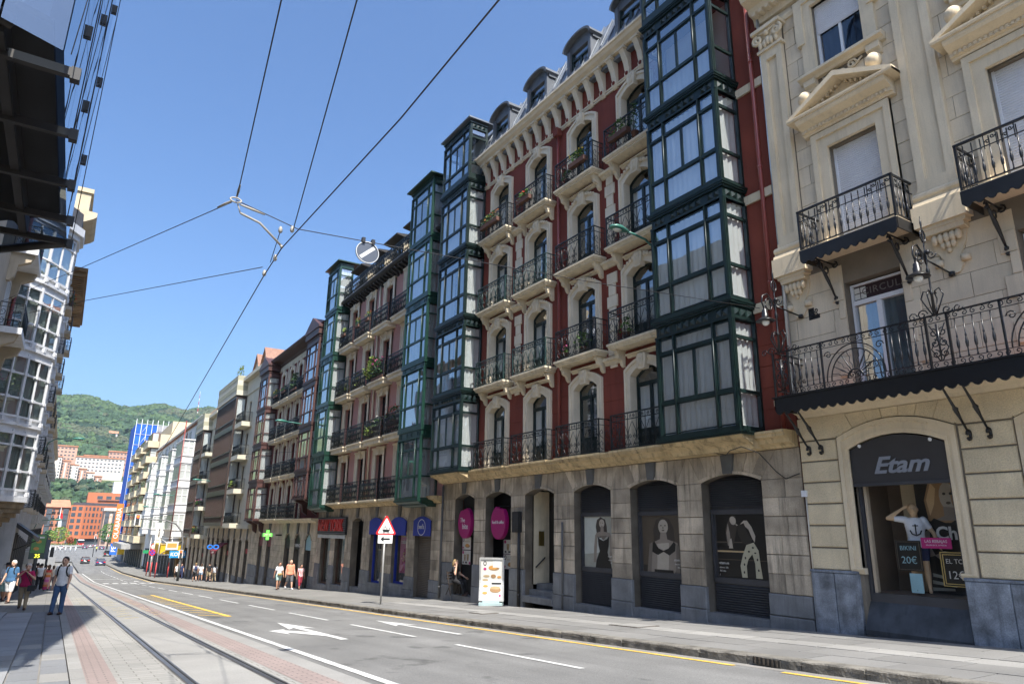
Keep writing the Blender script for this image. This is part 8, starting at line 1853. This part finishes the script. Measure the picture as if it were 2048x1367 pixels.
# ================================================================== people
SK = [M('skin_light', (.55, .33, .23), .55, var=.06, sc=9), M('skin_tan', (.36, .19, .12), .55, var=.06, sc=9)]
HAIRC = {'dark': M('hair_dark', (.018, .014, .012), .6), 'grey': M('hair_grey', (.5, .48, .45), .7), 'brown': M('hair_brown', (.07, .035, .018), .6), 'blond': M('hair_blond', (.3, .2, .09), .6), 'white': M('hair_white', (.62, .61, .58), .7)}
CL = {k: M('cloth_'+k, v, .85, var=.1, sc=6, bump=.2, bsc=18) for k, v in dict(white=(.72, .72, .72), jeans=(.05, .10, .2), magenta=(.36, .01, .08), khaki=(.36, .28, .18), blue=(.05, .13, .25), black=(.015, .015, .017), orange=(.7, .26, .16), grey=(.12, .12, .13), aqua=(.35, .5, .45), maroon=(.3, .03, .05), cream=(.6, .56, .48), navy=(.03, .04, .1), denim=(.25, .34, .45), red=(.5, .04, .04), olive=(.2, .19, .12), pink=(.55, .15, .25), sunset=(.65, .2, .06)).items()}
SHOE = M('shoe_dark', (.05, .025, .02), .6); SHOEW = M('shoe_white', (.65, .65, .65), .6)
def remesh(mb, vox, name, mat, smooth=True, it=2):
    me = mb.mk(name, mat); o = bpy.data.objects.new('tmp', me)
    m = o.modifiers.new('r', 'REMESH'); m.mode = 'VOXEL'; m.voxel_size = vox; m.use_smooth_shade = True
    if it: k = o.modifiers.new('s', 'SMOOTH'); k.iterations = it; k.factor = .5
    r = bake(o)
    r.materials.clear(); r.materials.append(mat); r.name = name; return r
def loft(mb, secs, n=14):
    vs = []
    for (z, a, b, x, y) in secs:
        for i in range(n): t = 2*math.pi*i/n; vs.append((x+a*math.cos(t), y+b*math.sin(t), z))
    m = len(secs); mb.add(vs, [(k*n+i, k*n+(i+1) % n, (k+1)*n+(i+1) % n, (k+1)*n+i) for k in range(m-1) for i in range(n)]+[tuple(range(n))[::-1], tuple(range((m-1)*n, m*n))], True)
def seg(mb, a, b, ra, rb, bulge=1.06, n=9):
    a, b = Vector(a), Vector(b); pts = [a.lerp(b, t) for t in (0, .25, .5, .75, 1)]; rs = [ra, (ra*.75+rb*.25)*bulge, (ra+rb)/2*bulge, (ra*.25+rb*.75), rb]
    mb.tube([tuple(p) for p in pts], rs, n); mb.sph(tuple(a), ra, n, 6); mb.sph(tuple(b), rb, n, 6)
def person(lb, x, y, h, head_deg, top, bottom, hair='dark', skin=0, hairlen=0, arms=((10, 8, 15), (-10, 8, 15)), legs=((14, 5), (-14, 20)), bottomlen=1.0, sleeve=.55, dress=None, fat=1.0, shoe=None, female=False, vox=.02, loc_z=None, group='people on the pavement', hat=None, lean=0, sit=False, print_=None, faceturn=0):
    """arms: (swing forward, out, elbow) degrees; legs: (swing forward, knee bend). faces -Y at 0 degrees; person left = +X"""
    z0 = loc_z if loc_z is not None else gz(y)+.035
    t = T('person', lb, 'person', (x, y, z0), group, (0, 0, R(head_deg))); s = h
    def c(nm, me):
        o = bpy.data.objects.new(nm, me); C.objects.link(o); o.parent = t; return o
    f = fat; sw = .104 if not female else .092; hw = .052 if not female else .055
    def dirv(sw_, out, side): a, o = R(sw_), R(out); return Vector((side*math.sin(o), -math.sin(a)*math.cos(o), -math.cos(a)*math.cos(o)))
    J = {}; hipz = .525; low = 1e9
    for i, side in enumerate((1, -1)):
        hp = Vector((side*hw, 0, hipz)); d = dirv(legs[i][0], 2, side); kn = hp+d*.245; d2 = dirv(legs[i][0]-legs[i][1], 1, side); an = kn+d2*.235; J['hip', i], J['knee', i], J['ank', i] = hp, kn, an; low = min(low, an.z-.04)
        sh = Vector((side*sw, .0, .815)); d = dirv(arms[i][0], arms[i][1], side); el = sh+d*.178
        if len(arms[i]) > 3: wr = Vector(arms[i][3])
        else: wr = el+dirv(arms[i][0]+arms[i][2], arms[i][1]*.3, side)*.15
        J['sh', i], J['el', i], J['wr', i] = sh, el, wr
    off = -low
    if sit: off = sit/s-hipz+.06
    V = lambda v: (v.x*s, v.y*s, (v.z+off)*s)
    Z = lambda z: (z+off)*s
    tor = [(.475, .050, .05), (.50, .088*f, .066*f), (.545, .096*f, .07*f), (.60, .084*f, .060*f), (.66, .088*f, .060*f), (.72, .10*f, .066), (.775, .104, .062), (.815, .09, .05), (.84, .045, .038), (.87, .032, .034)]
    if female: tor = [(a, b*(.93 if a > .6 else 1.04)*(.9 if .58 < a < .64 else 1), c_*(1.12 if .7 < a < .76 else 1)) for a, b, c_ in tor]
    ly = lambda z: -math.tan(R(lean))*max(0, z-.5)
    body = MB('W'); loft(body, [(Z(a), b*s, c_*s, 0, ly(a)*s) for a, b, c_ in tor])
    hc = Vector((0, ly(.93)-.012, .93)); body.sph(V(hc), .062*s, 12, 9, (.86, 1.0, 1.2)); body.sph(V(hc+Vector((0, -.018, -.035))), .043*s, 10, 7, (.95, 1.0, .95)); body.tube([V(hc+Vector((0, -.058, .012))), V(hc+Vector((0, -.074, -.012))), V(hc+Vector((0, -.06, -.018)))], [.008*s, .012*s, .01*s], 6)
    for q in (1, -1): body.sph(V(hc+Vector((q*.055, .004, -.002))), .013*s, 6, 5, (.5, .9, 1.3))
    body.tube([V(Vector((0, ly(.84), .83))), V(hc+Vector((0, .005, -.03)))], .033*s, 8)
    shirt, pants, shoes = MB('W'), MB('W'), MB('W')
    loft(shirt, [(Z(a), b*s*1.07+.008, c_*s*1.09+.008, 0, ly(a)*s) for a, b, c_ in tor[1:9] if a >= (.50 if not dress else .5)])
    for i in (0, 1):
        sh, el, wr, hp, kn, an = (J[k, i] for k in ('sh', 'el', 'wr', 'hip', 'knee', 'ank'))
        yv = Vector((0, ly(.8), 0)); sh, el = sh+yv, el+yv; wr = wr+yv if len(arms[i]) <= 3 else wr
        seg(body, V(sh), V(el), .031*s*f**.5, .024*s); seg(body, V(el), V(wr), .024*s, .016*s, 1.1)
        hd = (wr-el).normalized(); palm = wr+hd*.025; body.sph(V(palm), .021*s, 8, 6, (.9, .75, 1.25))
        if sleeve > 0:
            e2 = sh.lerp(el, min(1, sleeve)); seg(shirt, V(sh), V(e2), .037*s*f**.5+.004, .033*s)
            if sleeve > 1: seg(shirt, V(el), V(el.lerp(wr, sleeve-1)), .031*s, .025*s)
        seg(body, V(hp), V(kn), .05*s*f**.5, .034*s); seg(body, V(kn), V(an), .034*s, .021*s, 1.14)
        ft = (kn-an).normalized(); toe = an+Vector((0, -.085, -.022)); heel = an+Vector((0, .025, -.022))
        body.tube([V(heel), V(an+Vector((0, -.03, -.014))), V(toe)], [.018*s, .022*s, .015*s], 8)
        shoes.tube([V(heel+Vector((0, .008, .0))), V(an+Vector((0, -.03, -.012))), V(toe+Vector((0, -.012, .0)))], [.024*s, .028*s, .02*s], 8)
        if bottomlen > 0:
            k2 = kn if bottomlen >= .5 else hp.lerp(kn, bottomlen*2); loose = 1.0 if bottomlen > .9 else 1.18
            seg(pants, V(hp), V(k2), (.056*s*f**.5+.006)*loose**.5, (.042*s+.004)*loose)
            if bottomlen > .5: seg(pants, V(kn), V(kn.lerp(an, (bottomlen-.5)*2)), .043*s+.004, .034*s+.004, 1.0)
    loft(pants, [(Z(a), b*s*1.06+.006, c_*s*1.08+.006, 0, 0) for a, b, c_ in tor[:4]])
    bme = remesh(body, vox, 'body', SK[skin])
    fm = MB('W')
    for i in (0, 1):
        el, wr = J['el', i], J['wr', i]; yv = Vector((0, ly(.8), 0)); el = el+yv; wr = wr+yv if len(arms[i]) <= 3 else wr; hd = (wr-el).normalized(); sd = hd.orthogonal().normalized(); sd = Vector((0, 1, 0))-hd*hd.y; sd = sd.normalized() if sd.length > .1 else hd.orthogonal().normalized(); nn = hd.cross(sd)
        for k, (o_, l_) in enumerate(((-.014, .036), (-.005, .042), (.005, .04), (.014, .032))):
            b_ = wr+hd*.042+sd*o_; fm.tube([V(b_), V(b_+hd*l_*.55+nn*.004), V(b_+hd*l_+nn*.014*(1 if i == 0 else -1))], [.0052*s, .005*s, .004*s], 5)
        b_ = wr+hd*.02-sd*.018; fm.tube([V(b_), V(b_-sd*.012+hd*.018), V(b_-sd*.012+hd*.034)], [.0062*s, .006*s, .0045*s], 5)
    bm = bmesh.new(); bm.from_mesh(bme); bm.from_mesh(fm.mk('fingers', SK[skin])); bm.to_mesh(bme); bm.free(); c('body', bme)
    ey = MB('W')
    for q in (1, -1): ey.sph(V(hc+Vector((q*.022, -.057, .012))), .006*s, 6, 4, (1.5, .6, .8)); ey.tube([V(hc+Vector((q*.012, -.062, .026))), V(hc+Vector((q*.034, -.056, .026)))], .003*s, 4)
    ey.tube([V(hc+Vector((-.016, -.063, -.036))), V(hc+Vector((.016, -.063, -.036)))], .0035*s, 4); c('face_features', ey.mk('face_features', M('face_dark', (.08, .03, .025), .6)))
    if dress:
        d = MB('W'); loft(d, [(Z(a), b*s*1.06+.008, c_*s*1.08+.008, 0, ly(a)*s) for a, b, c_ in tor[3:8]][::1]); loft(d, [(Z(a), b*s, c_*s, 0, 0) for a, b, c_ in ((dress, .13, .12), (.3, .115, .1), (.45, .108, .085), (.55, .10, .076), (.62, .088, .066))]); c('dress', remesh(d, vox, 'dress', print_ or CL[top]))
    else:
        c('shirt', remesh(shirt, vox, 'shirt', print_ or CL[top]))
        if bottomlen > 0: c('trousers' if bottomlen > .6 else 'shorts', remesh(pants, vox, 'trousers', CL[bottom]))
        else:
            d = MB('W'); loft(d, [(Z(a), b*s, c_*s, 0, 0) for a, b, c_ in ((.36, .11, .09), (.45, .105, .085), (.55, .10, .076), (.6, .09, .066))]); c('skirt', remesh(d, vox, 'skirt', CL[bottom]))
    c('shoes', shoes.mk('shoes', shoe or SHOE))
    if hair:
        hm = MB('W'); hm.sph(V(hc+Vector((0, .014, .02))), .064*s, 12, 8, (.92, 1.0, 1.08))
        if hairlen: loft(hm, [(Z(.93-hairlen), .03*s, .02*s, 0, (.055+ly(.9))*s), (Z(.88), .055*s, .035*s, 0, (.045+ly(.9))*s), (Z(.94), .056*s, .05*s, 0, (.022+ly(.9))*s)])
        hm2 = remesh(hm, vox*.8, 'hair', HAIRC[hair])
        c('hair', hm2)
    if hat: hm = MB('W'); q = V(hc+Vector((0, 0, .045))); hm.lathe(q[0], q[1], q[2], [(.11*s, -.01), (.11*s, 0), (.062*s, .005), (.058*s, .05*s), (.03*s, .058*s)], 14); c('hat', hm.mk('hat', CL[hat]))
    return t, s, off
def pack(lb, x, y, h, deg, col, z0=None, big=1.0):
    z = (z0 if z0 is not None else gz(y)+.035); t = T('backpack', lb, 'backpack', (x, y, z), 'backpacks', (0, 0, R(deg)))
    def c(nm, me): o = bpy.data.objects.new(nm, me); C.objects.link(o); o.parent = t
    b = MB('W'); loft(b, [(h*(.585), .08*h*big, .03*h, 0, .105*h), (h*.62, .09*h*big, .05*h, 0, .115*h), (h*.72, .09*h*big, .052*h, 0, .115*h), (h*.80, .078*h*big, .04*h, 0, .1*h), (h*.825, .05*h, .02*h, 0, .09*h)], 12); c('pack', b.mk('pack', CL[col]))
    for s in (-1, 1):
        q = MB('W'); q.tube([(s*.065*h, .06*h, .82*h), (s*.068*h, .0, .865*h), (s*.068*h, -.062*h, .82*h), (s*.075*h, -.078*h, .74*h), (s*.085*h, -.05*h, .68*h), (s*.095*h, .04*h, .64*h)], .013*h, 6); c('strap', q.mk('strap', CL[col]))
def crowd():
    W = 0
    person('young man in white T-shirt and blue jeans with a black backpack at the kerb', .36, 27.96, 1.78, -22, 'white', 'jeans', 'dark', 0, arms=((18, 14, 12), (-8, 10, 18)), legs=((3, 2), (12, 4)), vox=.014, sleeve=.6, faceturn=-20); pack('black backpack on the young man in the white T-shirt', .36, 27.96, 1.78, -22, 'black')
    person('woman in magenta top and khaki trousers holding a cup to her mouth', -.71, 31.95, 1.6, -8, 'magenta', 'khaki', 'grey', 0, arms=((22, 26, 0, (.035, -.12, .80)), (32, 34, 0, (-.02, -.105, .875))), legs=((6, 3), (-10, 16)), fat=1.16, female=True, vox=.014, sleeve=.6)
    o = T('camera_bag', 'small black camera bag slung on the woman in magenta', 'bag', (-.55, 31.8, gz(31.8)+.75)); O('pouch', MB('W').box(-.12, .12, -.08, .08, -.1, .1).mk('pouch', BLK), o, (-.52, 31.78, gz(31.8)+.78)); O('strap', MB('W').tube([(0, 0, .1), (-.1, -.16, .3), (-.22, -.14, .52)], .016, 5).mk('strap', BLK), o, (-.52, 31.78, gz(31.8)+.78))
    person('white haired man in a blue polo shirt and white shorts', -1.42, 38.5, 1.78, -30, 'blue', 'white', 'white', 0, arms=((-6, 14, 12), (12, 10, 14)), legs=((8, 3), (-10, 18)), bottomlen=.46, fat=1.2, vox=.016); pack('dark backpack on the white haired man in blue', -1.42, 38.5, 1.78, -30, 'black', big=.8)
    person('person in a hat and white shirt with pale shorts at the picture edge', -1.72, 41.0, 1.68, -20, 'white', 'aqua', 'dark', 1, arms=((10, 12, 25), (-8, 12, 20)), legs=((12, 4), (-10, 14)), bottomlen=.46, hat='black', sleeve=1.2, vox=.018)
    person('man in black T-shirt walking away in the crowd', -.86, 62, 1.8, 175, 'black', 'grey', 'dark', 1, legs=((12, 5), (-14, 20)), vox=.022); person('man in a white vest and black trousers walking away', -.6, 60, 1.75, 180, 'white', 'black', 'dark', 1, legs=((-14, 18), (12, 4)), sleeve=.1, vox=.022); person('dark haired woman in black among the walking group', -.38, 63, 1.68, 185, 'black', 'black', 'dark', 1, hairlen=.12, female=True, vox=.022)
    DR = M('striped_sundress', (.62, .2, .07), .85); n = DR.node_tree.nodes; l = DR.node_tree.links; b = [q for q in n if q.type == 'BSDF_PRINCIPLED'][0]; geo = n.new('ShaderNodeTexCoord'); sep = n.new('ShaderNodeSeparateXYZ'); l.new(geo.outputs['Object'], sep.inputs[0]); ra = n.new('ShaderNodeValToRGB'); mr = n.new('ShaderNodeMapRange'); mr.inputs[1].default_value = .1; mr.inputs[2].default_value = 1.45; l.new(sep.outputs[2], mr.inputs[0]); l.new(mr.outputs[0], ra.inputs[0]); ra.color_ramp.interpolation = 'CONSTANT'
    cols = [(.5, .05, .16), (.6, .2, .08), (.62, .3, .25), (.55, .12, .3), (.6, .3, .4), (.65, .2, .05), (.66, .45, .3), (.6, .08, .06), (.55, .05, .1)]
    el = ra.color_ramp.elements
    while len(el) < len(cols): el.new(.5)
    for i, q in enumerate(cols): el[i].position = i/len(cols); el[i].color = q+(1,)
    l.new(ra.outputs[0], b.inputs['Base Color'])
    person('woman in a long orange and pink striped sundress walking away', -.13, 57.5, 1.66, 178, 'sunset', 'sunset', 'brown', 0, hairlen=.14, female=True, dress=.06, print_=DR, sleeve=0, arms=((-5, 14, 30), (5, 12, 20)), vox=.02); person('woman in a pale top walking beside the sundress', .13, 64, 1.62, 180, 'cream', 'grey', 'brown', 0, hairlen=.08, female=True, sleeve=.1, bottomlen=.6, vox=.022)
    person('person in pale blue shirt deep in the crowd', -1.25, 66, 1.76, 180, 'denim', 'navy', 'dark', 0, vox=.024); person('person with dark hair and white shirt near the clock panel', -1.35, 56, 1.72, 178, 'white', 'navy', 'dark', 0, vox=.024); person('person in navy farther down the shaded pavement', -.9, 78, 1.75, 180, 'navy', 'grey', 'dark', 0, vox=.03); person('person in denim jacket farther down the shaded pavement', -.3, 84, 1.7, 180, 'denim', 'jeans', 'brown', 0, vox=.03)
    # right-hand pavement
    z = lambda y: gz(y)+.025
    person('stout man in orange polo shirt and grey shorts with sunglasses', 12.67, 45.6, 1.78, 10, 'orange', 'grey', None, 0, arms=((8, 12, 12), (-6, 14, 14)), legs=((12, 4), (-14, 22)), bottomlen=.47, fat=1.28, shoe=SHOEW, vox=.016, loc_z=z(45.6))
    person('woman in white T-shirt and mint shorts with a tan belt bag', 12.02, 45.7, 1.64, 6, 'white', 'aqua', 'dark', 1, arms=((12, 14, 10), (-12, 20, 8)), legs=((-8, 18), (10, 4)), bottomlen=.3, hairlen=.03, female=True, vox=.016, loc_z=z(45.7)); O('belt_bag', MB('W').sph((0, 0, 0), .14, 8, 5, (1.2, .6, .6)).mk('belt_bag', M('tan_leather', (.36, .24, .10), .6)), None, (12.03, 45.52, z(45.7)+.92), None, 'tan belt bag on the woman in mint shorts', 'bag')
    ST_ = M('red_white_stripes', (.6, .6, .6), .85); n = ST_.node_tree.nodes; l = ST_.node_tree.links; b = [q for q in n if q.type == 'BSDF_PRINCIPLED'][0]; tc = n.new('ShaderNodeTexCoord'); wv = n.new('ShaderNodeTexWave'); wv.wave_type = 'BANDS'; wv.bands_direction = 'X'; wv.inputs['Scale'].default_value = 4.2; l.new(tc.outputs['Object'], wv.inputs['Vector']); rp = n.new('ShaderNodeValToRGB'); rp.color_ramp.interpolation = 'CONSTANT'; rp.color_ramp.elements[0].color = (.5, .02, .03, 1); rp.color_ramp.elements[1].color = (.7, .7, .7, 1); rp.color_ramp.elements[1].position = .5; l.new(wv.outputs[0], rp.inputs[0]); l.new(rp.outputs[0], b.inputs['Base Color'])
    person('boy in red and white striped football shirt and maroon trousers', 13.25, 45.3, 1.5, 12, 'red', 'maroon', 'dark', 1, arms=((10, 10, 10), (-10, 10, 10)), legs=((-10, 14), (12, 4)), bottomlen=.75, print_=ST_, vox=.016, loc_z=z(45.3))
    person('man in white shirt with a purple rucksack walking away', 12.2, 78, 1.78, 180, 'white', 'black', 'blond', 0, bottomlen=.45, vox=.022, loc_z=z(78)); pack('purple rucksack on the man in the white shirt', 12.2, 78, 1.78, 180, 'navy', z(78)); person('woman in white top and denim shorts walking away', 12.9, 79, 1.68, 178, 'white', 'denim', 'brown', 1, bottomlen=.25, hairlen=.05, female=True, vox=.022, loc_z=z(79)); person('tall man in black shirt and khaki shorts walking away', 12.9, 74.6, 1.82, 182, 'black', 'khaki', 'dark', 0, bottomlen=.47, vox=.022, loc_z=z(74.6)); person('woman with long dark hair and beige trousers walking away', 13.35, 74.2, 1.66, 180, 'white', 'khaki', 'dark', 0, hairlen=.16, female=True, vox=.022, loc_z=z(74.2))
    person('man in white shirt and dark shorts walking up beside the tall signal mast', 12.2, 90.5, 1.74, 5, 'white', 'black', 'dark', 0, bottomlen=.46, vox=.024, loc_z=z(90.5)); person('person in navy behind the signal mast', 13.0, 93, 1.72, 5, 'navy', 'navy', 'dark', 0, vox=.024, loc_z=z(93))
    # seated woman at the cafe
    ch = T('folding_chair', 'dark wooden folding chair in the cafe doorway', 'chair', (13.75, 25.9, gz(25.5)+.25)); zc = gz(25.5)+.24; D_ = M('dark_wood', (.03, .02, .015), .6)
    for k in range(4): O('seat_slat', cache('sslat', lambda: MB('W').box(-.2, .2, -.04, .04, 0, .02).mk('seat_slat', D_)), ch, (13.8, 25.75+k*.1, zc+.43))
    for k in range(3): O('back_slat', cache('bslat', lambda: MB('W').box(-.2, .2, -.015, .015, 0, .07).mk('back_slat', D_)), ch, (13.8, 26.15, zc+.58+k*.11))
    for (a, bq) in ((-.2, 1), (.2, 1), (-.2, -1), (.2, -1)): O('leg', MB('W').tube([(0, -.2*bq, 0), (0, .2*bq, .45 if bq < 0 else .9)], .018, 5).mk('leg', D_), ch, (13.8+a, 25.95, zc))
    person('woman in black sitting in the cafe doorway with a phone at her ear', 13.8, 25.8, 1.66, 35, 'black', 'black', 'blond', 0, arms=((30, 12, 30), (30, 20, 0, (-.06, -.07, .92))), legs=((80, 78), (72, 60)), bottomlen=1.0, hairlen=.1, female=True, vox=.018, loc_z=zc-.03, sit=.5)
    # shop mannequin
    person('mannequin in a white anchor T-shirt and dark spotted shorts in the shop window', 14.62, 7.68, 1.74, -60, 'white', 'navy', None, 0, arms=((-5, 30, 40), (-20, 95, 0, (-.09, .0, .95))), legs=((4, 2), (-4, 4)), bottomlen=.28, female=True, vox=.014, loc_z=-1.04, group='shop display')
    for o in [q for q in C.objects if q.get('label', '').startswith('mannequin')]:
        o.name = 'mannequin'; o['category'] = 'mannequin'
        MAN = M('mannequin_beige', (.62, .42, .24), .45)
        for k in o.children:
            if k.name.startswith('body'): k.data.materials[0] = MAN
        an = MB('F'); an.tube([(0, 0, -.1), (0, 0, .1)], .012, 5); an.tube([(-.1, 0, -.02), (-.07, 0, -.09), (0, 0, -.12), (.07, 0, -.09), (.1, 0, -.02)], .014, 5); an.tube([(-.05, 0, .07), (.05, 0, .07)], .01, 5)
        a = bpy.data.objects.new('anchor_print', an.mk('anchor_print', BLK)); C.objects.link(a); a.parent = o; a.location = (0, -.15, 1.74*.7)
        for k in list(o.children):
            if k.name.startswith('face_features') or k.name.startswith('shoes'): bpy.data.objects.remove(k)
    # cyclist
    x, y = 12.0, 285; g = gz(y)-.12; t = T('bicycle', 'bicycle of the far cyclist in yellow', 'bicycle', (x, y, g))
    for dy in (-.5, .5): O('wheel', MB('W').tube([(0, dy+.34*math.cos(a), .34+.34*math.sin(a)) for a in [i*.524 for i in range(12)]], .03, 5, closed=True).mk('wheel', TYRE), t, (x, y, g))
    O('frame', MB('W').tube([(0, -.5, .34), (0, -.1, .8), (0, .4, .85), (0, .5, .34)], .03, 5).mk('frame', BLK), t, (x, y, g)); O('saddle', MB('W').sph((0, -.12, .92), .12, 6, 4, (.7, 1.2, .4)).mk('saddle', BLK), t, (x, y, g))
    person('far cyclist in a yellow shirt riding away', x, y, 1.75, 180, 'olive', 'black', 'dark', 0, legs=((50, 60), (20, 40)), arms=((55, 8, 10), (55, 8, 10)), vox=.03, loc_z=g+.25, print_=M('cloth_yellow', (.65, .6, .1), .8))
crowd()
# balcony plants of the nearer houses
def balcony_plants():
    P = plant; q = math.pi/2
    P('window box of low green leaves on the topmost balcony by the dark bay', F2.at(14.9, .5, 12.55), 'box', .9, .5, .25, 0, None, 120, 1); P('tall wispy plant on the topmost balcony beside the dark bay', F2.at(14.2, .45, 12.17), 'pot', .4, 1.1, .3, 1, None, 90, 2)
    P('green window box on the top balcony of the third window column', F2.at(17.1, .5, 12.6), 'box', .9, .4, .25, 0, 'yellow', 110, 3); P('leafy pot on the top balcony floor of the third window column', F2.at(17.9, .35, 12.17), 'pot', .4, .4, .3, 1, None, 70, 4)
    P('pot of red flowers on the top balcony of the second window column', F2.at(20.5, .5, 12.6), 'box', .8, .35, .25, 0, 'red', 90, 5); P('orange flower box on the top balcony next to the left bay', F2.at(23.2, .5, 12.6), 'box', 1.4, .4, .25, 0, 'orange', 140, 6)
    P('green fern pot on the second floor balcony beside the dark bay', F2.at(15.0, .35, 5.68), 'pot', .5, .5, .4, 0, None, 90, 7); P('bushy green pot on the second floor balcony of the third column', F2.at(17.1, .35, 5.68), 'pot', .6, .55, .4, 0, None, 110, 8); P('pink flower pot on the second floor balcony of the third column', F2.at(18.1, .35, 5.68), 'pot', .3, .25, .25, 0, 'pink', 50, 9)
    P('large feathery lime green shrub on the pink building balcony', F3.at(36.2, .4, 7.97), 'pot', 1.2, 1.3, .8, 2, None, 420, 10, size=.09); P('dark hanging greenery on the pink building balcony', F3.at(35.0, .5, 7.97), 'box', 1.6, 1.0, .5, 1, 'pink', 280, 11, size=.08); P('pointed lime conifer on the pink building balcony', F3.at(38.6, .4, 7.97), 'pot', .5, .9, .4, 2, None, 160, 12, cone=True); P('second pointed conifer on the pink building balcony', F3.at(40.3, .4, 7.97), 'pot', .45, .8, .4, 2, None, 140, 13, cone=True); P('small pointed conifer at the end of the pink building balcony', F3.at(41.6, .4, 7.97), 'pot', .4, .8, .35, 0, None, 120, 14, cone=True)
    P('yellow leaved plant on the lower pink building balcony', F3.at(36.0, .45, 4.78), 'box', 1.0, .6, .4, 2, None, 150, 15); P('white flowers on the lower pink building balcony', F3.at(34.7, .45, 5.2), 'box', 1.0, .5, .4, 1, 'white', 160, 16); P('red geraniums on the lower pink building balcony beside the green bay', F3.at(32.6, .45, 5.2), 'box', 1.6, .8, .4, 1, 'red', 220, 17)
    P('red geranium pot on the upper pink building balcony', F3.at(38.8, .55, 11.9), 'box', .5, .5, .3, 0, 'red', 80, 18); P('coral flowers on the upper pink building balcony rail', F3.at(37.2, .55, 11.9), 'box', .5, .5, .3, 0, 'orange', 80, 19); P('small pale flowers at the end of the upper pink building balcony', F3.at(41.3, .55, 11.9), 'box', .6, .4, .3, 2, None, 70, 20)
    P('ivy covered window box on the dark red building balcony', F3.at(52.4, .5, 10.2), 'box', 1.6, 1.2, .5, 1, None, 260, 21, size=.09); P('pink petunias on the dark red building balcony', F3.at(55.4, .5, 10.5), 'box', 1.2, .5, .4, 0, 'pink', 130, 22); P('white and yellow flowers on the dark red building balcony', F3.at(57.8, .5, 10.5), 'box', 1.2, .5, .4, 0, 'yellow', 130, 23)
    P('green plants on the cream block balcony', F3.at(70.2, .8, 3.6), 'box', 1.8, .6, .4, 2, None, 150, 24, size=.09); P('pink flowers on the lower cream block balcony', F3.at(88.8, .8, 2.4), 'box', 1.8, .7, .4, 0, 'pink', 150, 25, size=.1); P('orange flowers on the bottom balcony of the lower cream block', F3.at(88.8, .8, -.7), 'box', 1.8, .7, .4, 0, 'orange', 150, 26, size=.1); P('yellow green shrub on the cream block roof terrace', F3.at(73, .7, 14.9), 'pot', 1.4, 1.0, .6, 2, None, 150, 27, size=.1)
balcony_plants()
# ------------------------------------------------------------------ summer haze over the valley
def haze():
    m = bpy.data.materials.new('haze'); m.use_nodes = True; n = m.node_tree.nodes; n.clear(); out = n.new('ShaderNodeOutputMaterial'); v = n.new('ShaderNodeVolumePrincipled')
    v.inputs['Color'].default_value = (.62, .8, 1, 1); v.inputs['Density'].default_value = .00008; v.inputs['Anisotropy'].default_value = .2
    m.node_tree.links.new(v.outputs[0], out.inputs['Volume'])
    O('haze', MB('W').box(-1500, 1500, -450, 3100, -16, 345).mk('haze', m), kind='stuff', label='thin bluish summer haze filling the valley')
    S.cycles.volume_bounces = 0; S.cycles.volume_max_steps = 64
haze()
bpy.data.scenes.remove(WORK)
print('OBJS', len(bpy.data.objects), 'tris', sum(len(m.polygons)*2 for m in bpy.data.meshes))
